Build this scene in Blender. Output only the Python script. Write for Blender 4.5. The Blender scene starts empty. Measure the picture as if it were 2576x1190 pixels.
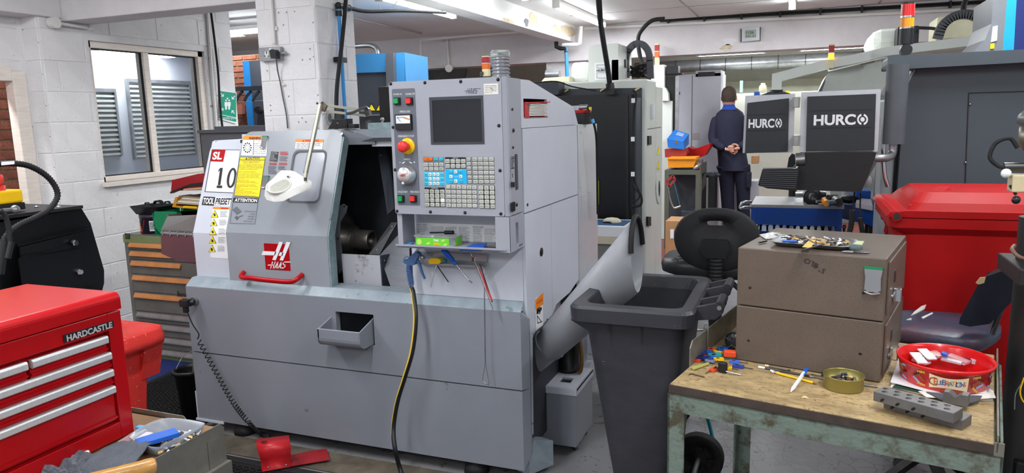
import bpy,math,random
import numpy as np
from mathutils import Vector,Matrix,Euler
random.seed(7)
SC=bpy.context.scene
COL=SC.collection
PI=math.pi
R=math.radians
# ---------------------------------------------------------------- camera
CAMH,FPX,YAW,PITCH,ROLL=1.5,1830.0,R(21.7),R(9.3),R(-1.5)
_f=np.array([-math.sin(YAW)*math.cos(PITCH),math.cos(YAW)*math.cos(PITCH),-math.sin(PITCH)])
_r0=np.array([math.cos(YAW),math.sin(YAW),0.0]);_u0=np.cross(_r0,_f)
_r=_r0*math.cos(ROLL)+_u0*math.sin(ROLL);_u=-_r0*math.sin(ROLL)+_u0*math.cos(ROLL)
cam=bpy.data.objects.new('camera',bpy.data.cameras.new('camera'))
COL.objects.link(cam)
cam.data.sensor_width=36;cam.data.lens=36*FPX/2576;cam.data.clip_start=.05;cam.data.clip_end=60
cam.matrix_world=Matrix(((_r[0],_u[0],-_f[0],0),(_r[1],_u[1],-_f[1],0),(_r[2],_u[2],-_f[2],CAMH),(0,0,0,1)))
SC.camera=cam
SC.view_settings.view_transform='Standard'
SC.view_settings.look='None'
SC.view_settings.gamma=1
SC.view_settings.use_curve_mapping=False
SC.view_settings.exposure=0.45
w=bpy.data.worlds.new('world');SC.world=w;w.use_nodes=True
w.node_tree.nodes['Background'].inputs[0].default_value=(.85,.9,1,1)
w.node_tree.nodes['Background'].inputs[1].default_value=.4
SC.cycles.max_bounces=6;SC.cycles.diffuse_bounces=4;SC.cycles.glossy_bounces=3;SC.cycles.transmission_bounces=6
LIGHT_W=12.0      # watts per metre of fluorescent tube
TUBES=[  # x, y0, y1 (tubes that run front to back under the ceiling)
    (-3.32,5.3,6.9),(-2.28,4.5,6.2),(-2.18,6.75,8.5),(-.13,6.6,8.15),
    (-3.25,1.0,2.5),(-1.5,.3,1.8),(-1.5,-2.2,-.7),(.6,.5,2.0),(.6,-2.2,-.7),(.9,3.2,4.7),(2.6,1.0,2.5),(-3.25,-2.0,-.5),(2.4,5.8,7.3)]
ZC=2.58

def at(x,y,X=None,Y=None,Z=None):
    "world point seen at pixel x, y of the 2576x1190 photograph on the plane X=, Y= or Z="
    d=_f + _r*(x-1288)/FPX - _u*(y-595)/FPX
    t=X/d[0] if X is not None else (Y/d[1] if Y is not None else (Z-CAMH)/d[2])
    return Vector((t*d[0],t*d[1],CAMH+t*d[2]))
def RY(x0,y0,x1,y1,Y):
    xm,ym=(x0+x1)/2,(y0+y1)/2
    return at(x0,ym,Y=Y).x,at(x1,ym,Y=Y).x,at(xm,y1,Y=Y).z,at(xm,y0,Y=Y).z
def RX(x0,y0,x1,y1,X):
    xm,ym=(x0+x1)/2,(y0+y1)/2
    return at(x0,ym,X=X).y,at(x1,ym,X=X).y,at(xm,y1,X=X).z,at(xm,y0,X=X).z
# ---------------------------------------------------------------- materials
MATS={}
def lin(c):
    return tuple(((v/255)/12.92 if v/255 <= .04045 else ((v/255+.055)/1.055)**2.4) for v in c)
def mat(name,c=(128,128,128),rough=.5,metal=0,var=.06,scale=6,bump=0,bscale=60,spots=None,coat=0,emit=0,trans=0,alpha=1,ior=1.45,stretch=None,c2=None,thr=.6,spec=.5):
    if name in MATS: return MATS[name]
    m=bpy.data.materials.new(name);m.use_nodes=True;nt=m.node_tree;N=nt.nodes;L=nt.links
    b=N['Principled BSDF'];col=lin(c)
    b.inputs['Roughness'].default_value=rough;b.inputs['Metallic'].default_value=metal
    b.inputs['Base Color'].default_value=(*col,1);b.inputs['IOR'].default_value=ior
    b.inputs['Specular IOR Level'].default_value=spec
    b.inputs['Coat Weight'].default_value=coat;b.inputs['Coat Roughness'].default_value=.12
    b.inputs['Transmission Weight'].default_value=trans;b.inputs['Alpha'].default_value=alpha
    if emit:
        b.inputs['Emission Color'].default_value=(*col,1);b.inputs['Emission Strength'].default_value=emit
    if var or c2 or bump:
        tc=N.new('ShaderNodeTexCoord');src=tc.outputs['Object']
        if stretch:
            mp=N.new('ShaderNodeMapping');mp.inputs['Scale'].default_value=stretch;L.new(src,mp.inputs[0]);src=mp.outputs[0]
    if var or c2:
        n=N.new('ShaderNodeTexNoise');n.inputs['Scale'].default_value=scale;n.inputs['Detail'].default_value=6;n.inputs['Roughness'].default_value=.65
        L.new(src,n.inputs['Vector'])
        rp=N.new('ShaderNodeValToRGB')
        if c2:
            rp.color_ramp.elements[0].position=thr-.06;rp.color_ramp.elements[1].position=thr+.06
            rp.color_ramp.elements[0].color=(*col,1);rp.color_ramp.elements[1].color=(*lin(c2),1)
        else:
            rp.color_ramp.elements[0].position=.3;rp.color_ramp.elements[1].position=.7
            rp.color_ramp.elements[0].color=(*[v*(1-var*1.6) for v in col],1);rp.color_ramp.elements[1].color=(*[min(1,v*(1+var)) for v in col],1)
        L.new(n.outputs['Fac'],rp.inputs[0]);last=rp.outputs[0]
        if spots:   # (color, scale, threshold): small dark or pale specks
            n2=N.new('ShaderNodeTexNoise');n2.inputs['Scale'].default_value=spots[1];n2.inputs['Detail'].default_value=3
            L.new(src,n2.inputs['Vector'])
            r2=N.new('ShaderNodeValToRGB');r2.color_ramp.elements[0].position=spots[2];r2.color_ramp.elements[1].position=spots[2]+.03
            L.new(n2.outputs['Fac'],r2.inputs[0])
            mx=N.new('ShaderNodeMix');mx.data_type='RGBA';mx.inputs['B'].default_value=(*lin(spots[0]),1)
            L.new(r2.outputs[0],mx.inputs['Factor']);L.new(last,mx.inputs['A']);last=mx.outputs['Result']
        L.new(last,b.inputs['Base Color'])
    if bump:
        nb=N.new('ShaderNodeTexNoise');nb.inputs['Scale'].default_value=bscale;nb.inputs['Detail'].default_value=4
        L.new(src,nb.inputs['Vector'])
        bp=N.new('ShaderNodeBump');bp.inputs['Strength'].default_value=bump;bp.inputs['Distance'].default_value=.01
        L.new(nb.outputs['Fac'],bp.inputs['Height']);L.new(bp.outputs[0],b.inputs['Normal'])
    MATS[name]=m
    return m
# ---------------------------------------------------------------- mesh builder
TXT={}
def glyphs(s):
    if s in TXT: return TXT[s]
    k0=s;bold=s.startswith('*');s=s.lstrip('*')
    cu=bpy.data.curves.new('t','FONT');cu.body=s;cu.resolution_u=5 if bold else 2;cu.align_x='LEFT';cu.space_line=.9;cu.offset=.035 if bold else 0
    o=bpy.data.objects.new('t',cu);COL.objects.link(o)
    dg=bpy.context.evaluated_depsgraph_get()
    me=bpy.data.meshes.new_from_object(o.evaluated_get(dg))
    V=[tuple(v.co[:2]) for v in me.vertices];F=[tuple(p.vertices) for p in me.polygons]
    bpy.data.objects.remove(o);bpy.data.curves.remove(cu);bpy.data.meshes.remove(me)
    xs=[v[0] for v in V] or [0,1];ys=[v[1] for v in V] or [0,1]
    TXT[k0]=(V,F,min(xs),max(xs),min(ys),max(ys))
    return TXT[k0]
def catmull(P,k=6):
    P=[Vector(p) for p in P]
    if len(P) < 3: return P
    Q=[P[0]*2-P[1]]+P+[P[-1]*2-P[-2]];out=[]
    for i in range(1,len(Q)-2):
        a,b,c,d=Q[i-1:i+3]
        for j in range(k):
            t=j/k
            out.append(.5*((2*b)+(c-a)*t+(2*a-5*b+4*c-d)*t*t+(3*b-a-3*c+d)*t**3))
    out.append(P[-1]);return out
INV={}
class MB:
    def __init__(s,M=None): s.V=[];s.F=[];s.S=[];s.M=M
    def add(s,V,F,smooth=False):
        n=len(s.V)
        for v in V:
            v=Vector(v)
            s.V.append(tuple(s.M @ v) if s.M else tuple(v))
        for f in F: s.F.append(tuple(i+n for i in f));s.S.append(smooth)
        return s
    def box(s,x0,x1,y0,y1,z0,z1):
        x0,x1=sorted((x0,x1));y0,y1=sorted((y0,y1));z0,z1=sorted((z0,z1))
        V=[(x,y,z) for z in (z0,z1) for y in (y0,y1) for x in (x0,x1)]
        return s.add(V,[(0,2,3,1),(4,5,7,6),(0,1,5,4),(1,3,7,5),(3,2,6,7),(2,0,4,6)])
    def obox(s,c,u,v,w):
        c,u,v,w=map(Vector,(c,u,v,w))
        V=[c+u*a+v*b+w*d for d in (-.5,.5) for b in (-.5,.5) for a in (-.5,.5)]
        return s.add(V,[(0,2,3,1),(4,5,7,6),(0,1,5,4),(1,3,7,5),(3,2,6,7),(2,0,4,6)])
    def prism(s,P,off,smooth=False):
        P=[Vector(p) for p in P];off=Vector(off);n=len(P)
        nrm=Vector((0,0,0))
        for i in range(n): nrm += P[i].cross(P[(i+1) % n])
        if nrm.dot(off) > 0: P.reverse()
        s.add(P+[p+off for p in P],[tuple(range(n)),tuple(range(2*n-1,n-1,-1))])
        return s.add(P+[p+off for p in P],[(i,i+n,(i+1) % n+n,(i+1) % n) for i in range(n)],smooth)
    def bar(s,a,b,w,h=None,up=(0,0,1)):
        a,b=Vector(a),Vector(b);d=b-a;h=h or w;up=Vector(up)
        if abs(d.normalized().dot(up)) > .98: up=Vector((0,1,0))
        sd=d.cross(up).normalized();u2=sd.cross(d).normalized()
        return s.obox((a+b)/2,sd*w,u2*h,d)
    def ring(s,c,u,v,n): return [Vector(c)+Vector(u)*math.cos(2*PI*i/n)+Vector(v)*math.sin(2*PI*i/n) for i in range(n)]
    def tube(s,P,r,n=10,k=0,caps=True,smooth=True):
        P=catmull(P,k) if k else [Vector(p) for p in P]
        m=len(P);rr=(lambda i: r) if not hasattr(r,'__len__') else (lambda i: r[0]+(r[-1]-r[0])*i/(m-1) if len(r) == 2 else r[i] if len(r) == m else np.interp(i/(m-1),np.linspace(0,1,len(r)),r))
        d=(P[1]-P[0]).normalized();up=Vector((0,0,1)) if abs(d.z) < .9 else Vector((1,0,0))
        sd=d.cross(up).normalized();V=[]
        for i,p in enumerate(P):
            if 0 < i < m-1: d2=(P[i+1]-P[i-1])
            elif i == 0: d2=P[1]-P[0]
            else: d2=P[-1]-P[-2]
            d2=d2.normalized() if d2.length > 1e-9 else d
            sd=(sd-d2*sd.dot(d2)).normalized();u2=sd.cross(d2)
            V += [p+(sd*math.cos(2*PI*j/n)+u2*math.sin(2*PI*j/n))*rr(i) for j in range(n)]
        F=[(i*n+j,(i+1)*n+j,(i+1)*n+(j+1) % n,i*n+(j+1) % n) for i in range(m-1) for j in range(n)]
        s.add(V,F,smooth)
        if caps: s.add(V[:n],[tuple(range(n))]);s.add(V[-n:],[tuple(range(n-1,-1,-1))])
        return s
    def cyl(s,a,b,r,n=16,r2=None): return s.tube([a,b],[r,r if r2 is None else r2],n)
    def lathe(s,prof,c=(0,0,0),ax=(0,0,1),n=24,smooth=True,sx=1,sy=1,a0=0):
        ax=Vector(ax).normalized();u=ax.orthogonal().normalized() if abs(ax.z) < .9 else Vector((1,0,0));v=ax.cross(u)
        c=Vector(c);V=[]
        for (r,z) in prof: V += [c+ax*z+(u*sx*math.cos(a0+2*PI*j/n)+v*sy*math.sin(a0+2*PI*j/n))*max(r,1e-5) for j in range(n)]
        F=[(i*n+j,i*n+(j+1) % n,(i+1)*n+(j+1) % n,(i+1)*n+j) for i in range(len(prof)-1) for j in range(n)]
        return s.add(V,F,smooth)
    def loft(s,rings,caps=True,smooth=True):
        n=len(rings[0]);V=[p for r in rings for p in r]
        F=[(i*n+j,i*n+(j+1) % n,(i+1)*n+(j+1) % n,(i+1)*n+j) for i in range(len(rings)-1) for j in range(n)]
        s.add(V,F,smooth)
        if caps: s.add(rings[0],[tuple(range(n-1,-1,-1))]);s.add(rings[-1],[tuple(range(n))])
        return s
    def ball(s,c,r,n=12,sc=(1,1,1)):
        V=[];m=n//2
        for i in range(m+1):
            a=PI*i/m
            for j in range(n): V.append(Vector(c)+Vector((r*sc[0]*math.sin(a)*math.cos(2*PI*j/n),r*sc[1]*math.sin(a)*math.sin(2*PI*j/n),r*sc[2]*math.cos(a))))
        return s.add(V,[(i*n+j,(i+1)*n+j,(i+1)*n+(j+1) % n,i*n+(j+1) % n) for i in range(m) for j in range(n)],True)
    def text(s,t,O,u,v,w=None,h=None,align='C',lift=0):
        """text whose box is centred ('C') or starts ('L') at O; u right, v up (unit vectors, v may be skewed)"""
        V,F,x0,x1,y0,y1=glyphs(t)
        O,u,v=Vector(O),Vector(u),Vector(v);nn=u.cross(v).normalized()
        W,Hh=max(x1-x0,1e-6),max(y1-y0,1e-6)
        if w and h: sx,sy=w/W,h/Hh
        elif w: sx=sy=w/W
        else: sx=sy=h/Hh
        ox=-(x0+x1)/2 if align == 'C' else -x0;oy=-(y0+y1)/2
        return s.add([O+u*(p[0]+ox)*sx+v*(p[1]+oy)*sy+nn*lift for p in V],F)
    def build(s,name,m,parent=None,smooth=None,bevel=0,seg=2,ang=35):
        me=bpy.data.meshes.new(name)
        V=s.V
        if parent is not None:
            Mi=INV[parent.name];V=[tuple(Mi @ Vector(v)) for v in V]
            off=None
        else:
            A=np.array(V);off=Vector(((A[:,0].min()+A[:,0].max())/2,(A[:,1].min()+A[:,1].max())/2,A[:,2].min()))
            V=[tuple(Vector(v)-off) for v in V]
        me.from_pydata(V,[],s.F);me.polygons.foreach_set('use_smooth',s.S if smooth is None else [smooth]*len(s.F))
        me.update()
        o=bpy.data.objects.new(name,me);COL.objects.link(o)
        if parent is not None and any(k in name for k in ('lettering','_print','handwriting','small_print','socket_slots','window_corner','meter_scale','end_cap','papers','torn_lining','vent_slots')): o['kind']='stuff'
        if m is not None: me.materials.append(m)
        if parent is not None: o.parent=parent;INV[o.name]=Mi
        else: o.location=off;INV[o.name]=Matrix.Translation(-off)
        if bevel:
            b=o.modifiers.new('bevel','BEVEL');b.width=bevel;b.segments=seg;b.limit_method='ANGLE';b.angle_limit=R(ang);b.harden_normals=False
        return o
def tag(o,label=None,cat=None,group=None,kind=None):
    if label: o['label']=label
    if cat: o['category']=cat
    if group: o['group']=group
    if kind: o['kind']=kind
    return o
def thing(name,label,cat,loc=(0,0,0),rz=0,group=None):
    o=bpy.data.objects.new(name,None);o.empty_display_size=.05;COL.objects.link(o)
    o.location=loc;o.rotation_euler=(0,0,rz)
    INV[o.name]=(Matrix.Translation(Vector(loc)) @ Matrix.Rotation(rz,4,'Z')).inverted()
    return tag(o,label,cat,group)
def struct(name,mb,m,parent=None,bevel=0):
    o=mb.build(name,m,parent,bevel=bevel)
    if parent is None: o['kind']='structure'
    return o
def copy_tree(o,M=None,parent=None,**kw):
    c=o.copy();COL.objects.link(c)
    if parent is not None: c.parent=parent
    for ch in list(o.children): copy_tree(ch,None,c)
    if M is not None: c.matrix_world=M
    if kw: tag(c,**kw)
    return c
def frame(x,y,z,rz): return Matrix.Translation((x,y,z)) @ Matrix.Rotation(rz,4,'Z')
def rrect(x0,x1,z0,z1,r,n=4):
    out=[]
    for cx,cz,a in ((x1-r,z1-r,0),(x0+r,z1-r,90),(x0+r,z0+r,180),(x1-r,z0+r,270)):
        out += [(cx+r*math.cos(R(a+90*i/n)),cz+r*math.sin(R(a+90*i/n))) for i in range(n+1)]
    return out
class Plane:
    "a flat surface for labels: origin O, right u, up v (unit), outward n"
    def __init__(s,O,u,v): s.O,s.u,s.v=Vector(O),Vector(u).normalized(),Vector(v).normalized();s.n=s.u.cross(s.v).normalized()
    def px(s,x,y):
        d=Vector(_f + _r*(x-1288)/FPX - _u*(y-595)/FPX);c=Vector((0,0,CAMH))
        t=(s.O-c).dot(s.n)/d.dot(s.n);p=c+d*t-s.O
        return p.dot(s.u),p.dot(s.v)
    def P(s,a,b,l=0): return s.O+s.u*a+s.v*b+s.n*l
    def quad(s,mb,pts,l0=0,t=.001):
        return mb.prism([s.P(a,b,l0) for a,b in pts],s.n*t)
    def rect(s,x0,y0,x1,y1):
        a0,b1=s.px(x0,y0);a1,b0=s.px(x1,y1);return a0,a1,b0,b1
    def text(s,mb,t,x0,y0,x1,y1,l=.0016,skew=0,fit=True):
        "fit text between pixels (x0,y0) top left and (x1,y1) bottom right"
        ym,xm=(y0+y1)/2,(x0+x1)/2
        a0=s.px(x0,ym)[0];a1=s.px(x1,ym)[0];b0=s.px(xm,y1)[1];b1=s.px(xm,y0)[1]
        return mb.text(t,s.P((a0+a1)/2,(b0+b1)/2,l),s.u,s.v+s.u*skew,abs(a1-a0),abs(b1-b0) if fit else None)
# ---------------------------------------------------------------- shared materials
mWall=mat('white painted blockwork',(226,224,225),.75,var=.05,scale=5,bump=.35,bscale=70,spots=((150,145,145),22,.71))
mWall2=mat('white painted plaster',(222,221,221),.75,var=.05,scale=2,bump=.2,bscale=40)
mCeil=mat('ceiling board',(226,227,226),.85,var=.05,scale=1.5)
mBeam=mat('beam plaster',(214,210,212),.8,var=.06,scale=3,bump=.3,bscale=30)
mPatch=mat('bare plaster',(205,188,160),.9,var=.2,scale=20,bump=.5)
mTrim=mat('cream timber',(232,222,212),.5,var=.08,scale=10,stretch=(1,1,8))
mTube=mat('lit tube',(248,252,255),.4,var=0,emit=20)
mGlass=mat('window glass',(235,240,240),.03,var=0,trans=1,ior=1.3)
mPlasticW=mat('white plastic',(222,220,216),.35,var=.03)
mBrick=mat('red brick',(128,76,58),.9,var=.35,scale=9,bump=.6,bscale=90)
mMortar=mat('mortar',(150,125,95),.95,var=.15,scale=30)
mHaas=mat('grey machine paint',(134,138,147),.33,var=.03,scale=4,bump=.02,bscale=400,spots=((110,108,105),14,.76))
mHaasD=mat('door grey paint',(148,153,161),.28,var=.03,scale=4,spots=((120,118,115),14,.78))
mHaasL=mat('pale grey machine paint',(200,204,215),.32,var=.03,scale=3,spots=((150,146,138),10,.77))
mConsole=mat('console grey paint',(158,161,171),.45,var=.03,scale=3,bump=.05,bscale=500)
mLedge=mat('worn blue grey ledge',(146,158,167),.35,var=.12,scale=12,spots=((110,135,135),30,.68))
mEdge=mat('coolant stained edge',(140,163,166),.35,var=.2,scale=25)
mBlack=mat('black plastic',(24,25,28),.42,var=.05)
mBlackG=mat('gloss black steel',(14,15,18),.28,var=.05,scale=3)
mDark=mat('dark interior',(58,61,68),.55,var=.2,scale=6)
mChar=mat('charcoal panel',(58,62,70),.4,var=.04)
mSteel=mat('bare steel',(170,170,172),.3,1,var=.12,scale=14)
mChrome=mat('chrome',(215,216,220),.12,1,var=0)
mDSteel=mat('dark steel',(92,90,90),.35,.9,var=.2,scale=25)
mGal=mat('galvanised steel',(158,160,163),.38,.8,var=.14,scale=14)
mRed=mat('red gloss paint',(172,8,18),.3,var=.04,coat=.08,spec=.35)
mRedP=mat('red plastic',(168,16,18),.5,var=.08,scale=4,spec=.22)
mRedD=mat('dark red paint',(150,18,28),.35,var=.1)
mYel=mat('yellow label',(250,226,20),.45,var=.02)
mYelP=mat('yellow plastic',(238,190,10),.35,var=.03)
mOrg=mat('orange label',(245,140,25),.45,var=.02)
mOrgP=mat('orange plastic',(242,150,20),.45,var=.06)
mWhite=mat('white label',(236,237,240),.4,var=.015)
mInk=mat('black ink',(22,22,26),.5,var=0)
mInkG=mat('grey ink',(90,92,98),.5,var=0)
mInkR=mat('red ink',(200,30,35),.5,var=0)
mGreen=mat('green plastic',(20,130,85),.4,var=.04)
mBlue=mat('blue plastic',(28,92,190),.35,var=.04)
mBlueD=mat('blue enamel',(10,62,140),.35,var=.05)
mSky=mat('machine blue',(52,122,175),.35,var=.04)
mCyan=mat('cyan panel',(75,195,232),.4,var=.02)
mKey=mat('pale key',(188,190,182),.35,var=.03)
mWhiteK=mat('white key',(228,230,226),.35,var=.02)
mRub=mat('black rubber',(26,26,28),.7,var=.15,scale=20,bump=.2,bscale=200)
mHurco=mat('off white machine paint',(216,220,214),.3,var=.03,scale=2)
mGreyCab=mat('grey cabinet paint',(184,187,197),.45,var=.03)
mWood=mat('wood',(190,140,85),.55,var=.2,scale=6,stretch=(1,8,8),bump=.1)
mCard=mat('cardboard',(178,135,95),.85,var=.08)
mPaper=mat('paper',(225,223,215),.8,var=.04)
mClear=mat('clear plastic',(228,232,235),.18,var=0,trans=.75,alpha=.9,ior=1.2)
mDkGrey=mat('dark grey enamel',(78,80,86),.4,var=.04)
mPipe=mat('blue air pipe',(55,150,220),.3,var=.03)
# ---------------------------------------------------------------- room
def floor_mat():
    m=mat('worn grey floor paint',(124,124,127),.42,var=.14,scale=2.2,bump=.15,bscale=30,spots=((84,82,80),26,.64))
    nt=m.node_tree;N=nt.nodes;L=nt.links;b=N['Principled BSDF']
    src=b.inputs['Base Color'].links[0].from_socket
    tc=N.new('ShaderNodeTexCoord');geo=N.new('ShaderNodeNewGeometry');sx=N.new('ShaderNodeSeparateXYZ');L.new(geo.outputs['Position'],sx.inputs[0])
    def math_(op,a,v): 
        n=N.new('ShaderNodeMath');n.operation=op;L.new(a,n.inputs[0])
        if hasattr(v,'links'): L.new(v,n.inputs[1])
        else: n.inputs[1].default_value=v
        return n.outputs[0]
    def layer(last,fac,c):
        mx=N.new('ShaderNodeMix');mx.data_type='RGBA';mx.inputs['B'].default_value=(*lin(c),1)
        L.new(fac,mx.inputs['Factor']);L.new(last,mx.inputs['A']);return mx.outputs['Result']
    # cracks and scratches
    for sc,th,c in ((3.1,.022,(60,58,56)),(14,.03,(92,90,88))):
        v=N.new('ShaderNodeTexVoronoi');v.feature='DISTANCE_TO_EDGE';v.inputs['Scale'].default_value=sc
        ns=N.new('ShaderNodeTexNoise');ns.inputs['Scale'].default_value=sc*2;ns.inputs['Detail'].default_value=5
        ad=N.new('ShaderNodeMixRGB');ad.blend_type='ADD';ad.inputs[0].default_value=.35;L.new(geo.outputs['Position'],ad.inputs[1]);L.new(ns.outputs['Color'],ad.inputs[2]);L.new(ad.outputs[0],v.inputs['Vector'])
        n2=N.new('ShaderNodeTexNoise');n2.inputs['Scale'].default_value=1.7+sc*.1;n2.inputs['Detail'].default_value=4
        a=math_('LESS_THAN',v.outputs['Distance'],th);a=math_('MULTIPLY',a,math_('GREATER_THAN',n2.outputs['Fac'],.52));a=math_('MULTIPLY',a,.75)
        src=layer(src,a,c)
    red=math_('GREATER_THAN',sx.outputs['Y'],7.3)
    src=layer(src,red,(128,66,60))
    bl=math_('MULTIPLY',math_('LESS_THAN',sx.outputs['X'],-2.9),math_('GREATER_THAN',sx.outputs['Y'],2.8));bl=math_('MULTIPLY',bl,math_('LESS_THAN',sx.outputs['Y'],3.6))
    src=layer(src,bl,(34,50,110))
    L.new(src,b.inputs['Base Color'])
    return m
struct('floor',MB().box(-9,5,-3.2,13,-.1,0),floor_mat())
ceil_mb=MB().box(-9,5,-3.2,13,ZC,ZC+.1)
ceiling=struct('ceiling',ceil_mb,mCeil)
jb=MB()
for y in (5.6,7.9): jb.box(-2.4,4.9,y,y+.012,ZC-.004,ZC)
for x in (-1.15,.7): jb.box(x,x+.02,3,8.8,ZC-.006,ZC)
jb.build('ceiling_joint',mGal,ceiling)
struct('wall_back',MB().box(-9,5,12.4,12.6,0,ZC),mat('far wall',(226,226,214),.8,var=.04))
struct('wall_rear',MB().box(-9,5,-3.4,-3.2,0,ZC),mWall2)
struct('wall_right',MB().box(4.9,5.1,-3.2,12.4,0,ZC),mWall2)
struct('wall_outer',MB().box(-9.1,-8.9,-3.2,12.4,0,ZC),mWall2)
# left wall made of painted blocks
BL,BH=.40,.1925
def block_mesh():
    mb=MB();mb.box(-.5,.5,0,1,-.5,.5);return mb
def blocks(parent,faces,m=mWall,name='block',jt=.006,proud=.004):
    """faces: (origin, u, n, length, z0, z1, holes, shift, bl, bh); each block an object sharing one mesh per size"""
    cache={}
    for (O,u,n,Ln,z0,z1,holes,sh,bl,bh) in faces:
        O,u,n=Vector(O),Vector(u),Vector(n);k=int(round(z0/bh));
        z=z0
        while z < z1-.02:
            zb=min((math.floor(z/bh+1e-4)+1)*bh,z1);row=int(math.floor(z/bh+1e-4))
            a=-(bl/2 if row % 2 else 0)-sh
            while a < Ln-.01:
                b0,b1=max(a,0),min(a+bl,Ln);a += bl
                if b1-b0 < .03: continue
                segs=[(b0,b1)]
                for (h0,h1,hz0,hz1) in holes:
                    if zb > hz0+.01 and z < hz1-.01:
                        ns=[]
                        for s0,s1 in segs:
                            if s1 <= h0 or s0 >= h1: ns.append((s0,s1));continue
                            if s0 < h0: ns.append((s0,h0))
                            if s1 > h1: ns.append((h1,s1))
                        segs=ns
                for s0,s1 in segs:
                    if s1-s0 < .02 or zb-z < .02: continue
                    W,Hh=round(s1-s0-jt,3),round(zb-z-jt,3)
                    key=(W,Hh,tuple(u))
                    if key not in cache:
                        q=MB();c=.003
                        A=[u*(-W/2)+Vector((0,0,-Hh/2)),u*(W/2)+Vector((0,0,-Hh/2)),u*(W/2)+Vector((0,0,Hh/2)),u*(-W/2)+Vector((0,0,Hh/2))]
                        Bt=[p*(1-0)+n*proud-Vector((math.copysign(c,p.x) if abs(u.x) > .5 else 0,math.copysign(c,p.y) if abs(u.y) > .5 else 0,math.copysign(c,p.z))) for p in A]
                        fl=[(3,2,1,0),(4,5,6,7)]+[(i,(i+1) % 4,(i+1) % 4+4,i+4) for i in range(4)]
                        if u.cross(Vector((0,0,1))).dot(n) < 0: fl=[f[::-1] for f in fl]
                        me=bpy.data.meshes.new(name);me.from_pydata([tuple(p) for p in A+Bt],[],fl);me.materials.append(m);cache[key]=me
                    o=bpy.data.objects.new(name,cache[key]);COL.objects.link(o);o.parent=parent
                    o.location=INV[parent.name] @ (O+u*(s0+s1)/2+Vector((0,0,(z+zb)/2))+n*random.uniform(-.0008,.0008))
            z=zb
XW=-4.4
wy0,wy1,wz0,wz1=3.585,4.60,1.135,2.075     # window opening
wl=MB()
wl.box(XW-.14,XW,3.25,wy0,0,ZC).box(XW-.14,XW,wy1,4.91,0,ZC).box(XW-.14,XW,wy0,wy1,0,wz0).box(XW-.14,XW,wy0,wy1,wz1,ZC)
wl.box(XW-.3,XW-.14,3.215,3.25,0,ZC)
wall_left=struct('wall_left',wl,mWall)
blocks(wall_left,[((XW,3.25,0),(0,1,0),(1,0,0),1.66,0,ZC,[(wy0-3.25,wy1-3.25,wz0,wz1)],.1,BL,BH),
                   ((XW-.145,4.91,0),(1,0,0),(0,1,0),.145,0,ZC,[],0,BL,BH)])
# recessed wall with the doorway to the yard
XD=-4.55;dy1=3.19;dz1=1.86
wd=MB().box(XD-.14,XD,-3.2,2.3,0,ZC).box(XD-.14,XD,2.3,3.25,dz1,ZC).box(XD-.14,XD,dy1+.02,3.25,0,dz1).box(XD-.14,XW-.001,3.245,3.27,0,ZC)
wall_side=struct('wall_doorway',wd,mWall)
blocks(wall_side,[((XD,2.3,0),(0,1,0),(1,0,0),.95,dz1,ZC,[],.05,BL,BH)])
blocks(wall_side,[((XD,3.245,0),(1,0,0),(0,-1,0),.148,0,ZC,[],0,BL,BH)])
dfm=MB().box(XD-.05,XD+.025,dy1-.055,dy1+.03,0,dz1).box(XD-.05,XD+.025,2.3,dy1-.055,dz1-.06,dz1+.03)
struct('trim_1',dfm,mTrim,bevel=.004)
# yard brickwork through the doorway
def brickwall(name,O,u,n,L_,z0,z1,lab=None):
    O,u,n=Vector(O),Vector(u),Vector(n)
    base=MB();base.prism([O+Vector((0,0,z0)),O+u*L_+Vector((0,0,z0)),O+u*L_+Vector((0,0,z1)),O+Vector((0,0,z1))],n*-.1)
    w_=struct(name,base,mMortar)
    blocks(w_,[(O,u,n,L_,z0,z1,[],0,.213,.0715)],mBrick,'brick',.011,.01)
    return w_
brickwall('wall_yard',(-5.3,2.55,0),(0,1,0),(1,0,0),1.5,.55,2.0)
struct('wall_yard_end',MB().box(-5.4,-5.3,1.0,2.55,0,2.2).box(-5.4,-5.3,2.55,4.05,0,.55).box(-5.4,-5.3,2.55,4.05,2.0,2.4),mBrick)
brickwall('wall_gap',(-7.15,7.45,0),(1,0,0),(0,-1,0),1.12,.9,2.35)
# cross beam and block column
bm=MB().box(-5,-2.45,3.393,3.60,2.172,ZC).box(-4.56,XW+.03,.5,3.393,2.19,ZC)
struct('beam_cross',bm,mBeam,bevel=.006)
colb=MB().box(-2.85,-2.457,3.395,3.76,0,ZC)
column=struct('column',colb,mWall)
CX0,CX1,CY0,CY1=-2.85,-2.457,3.395,3.76
blocks(column,[((CX0,CY0,0),(1,0,0),(0,-1,0),CX1-CX0,0,ZC,[],.09,.31,BH),((CX1,CY0,0),(0,1,0),(1,0,0),CY1-CY0,0,ZC,[],.2,.31,BH)])
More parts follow.
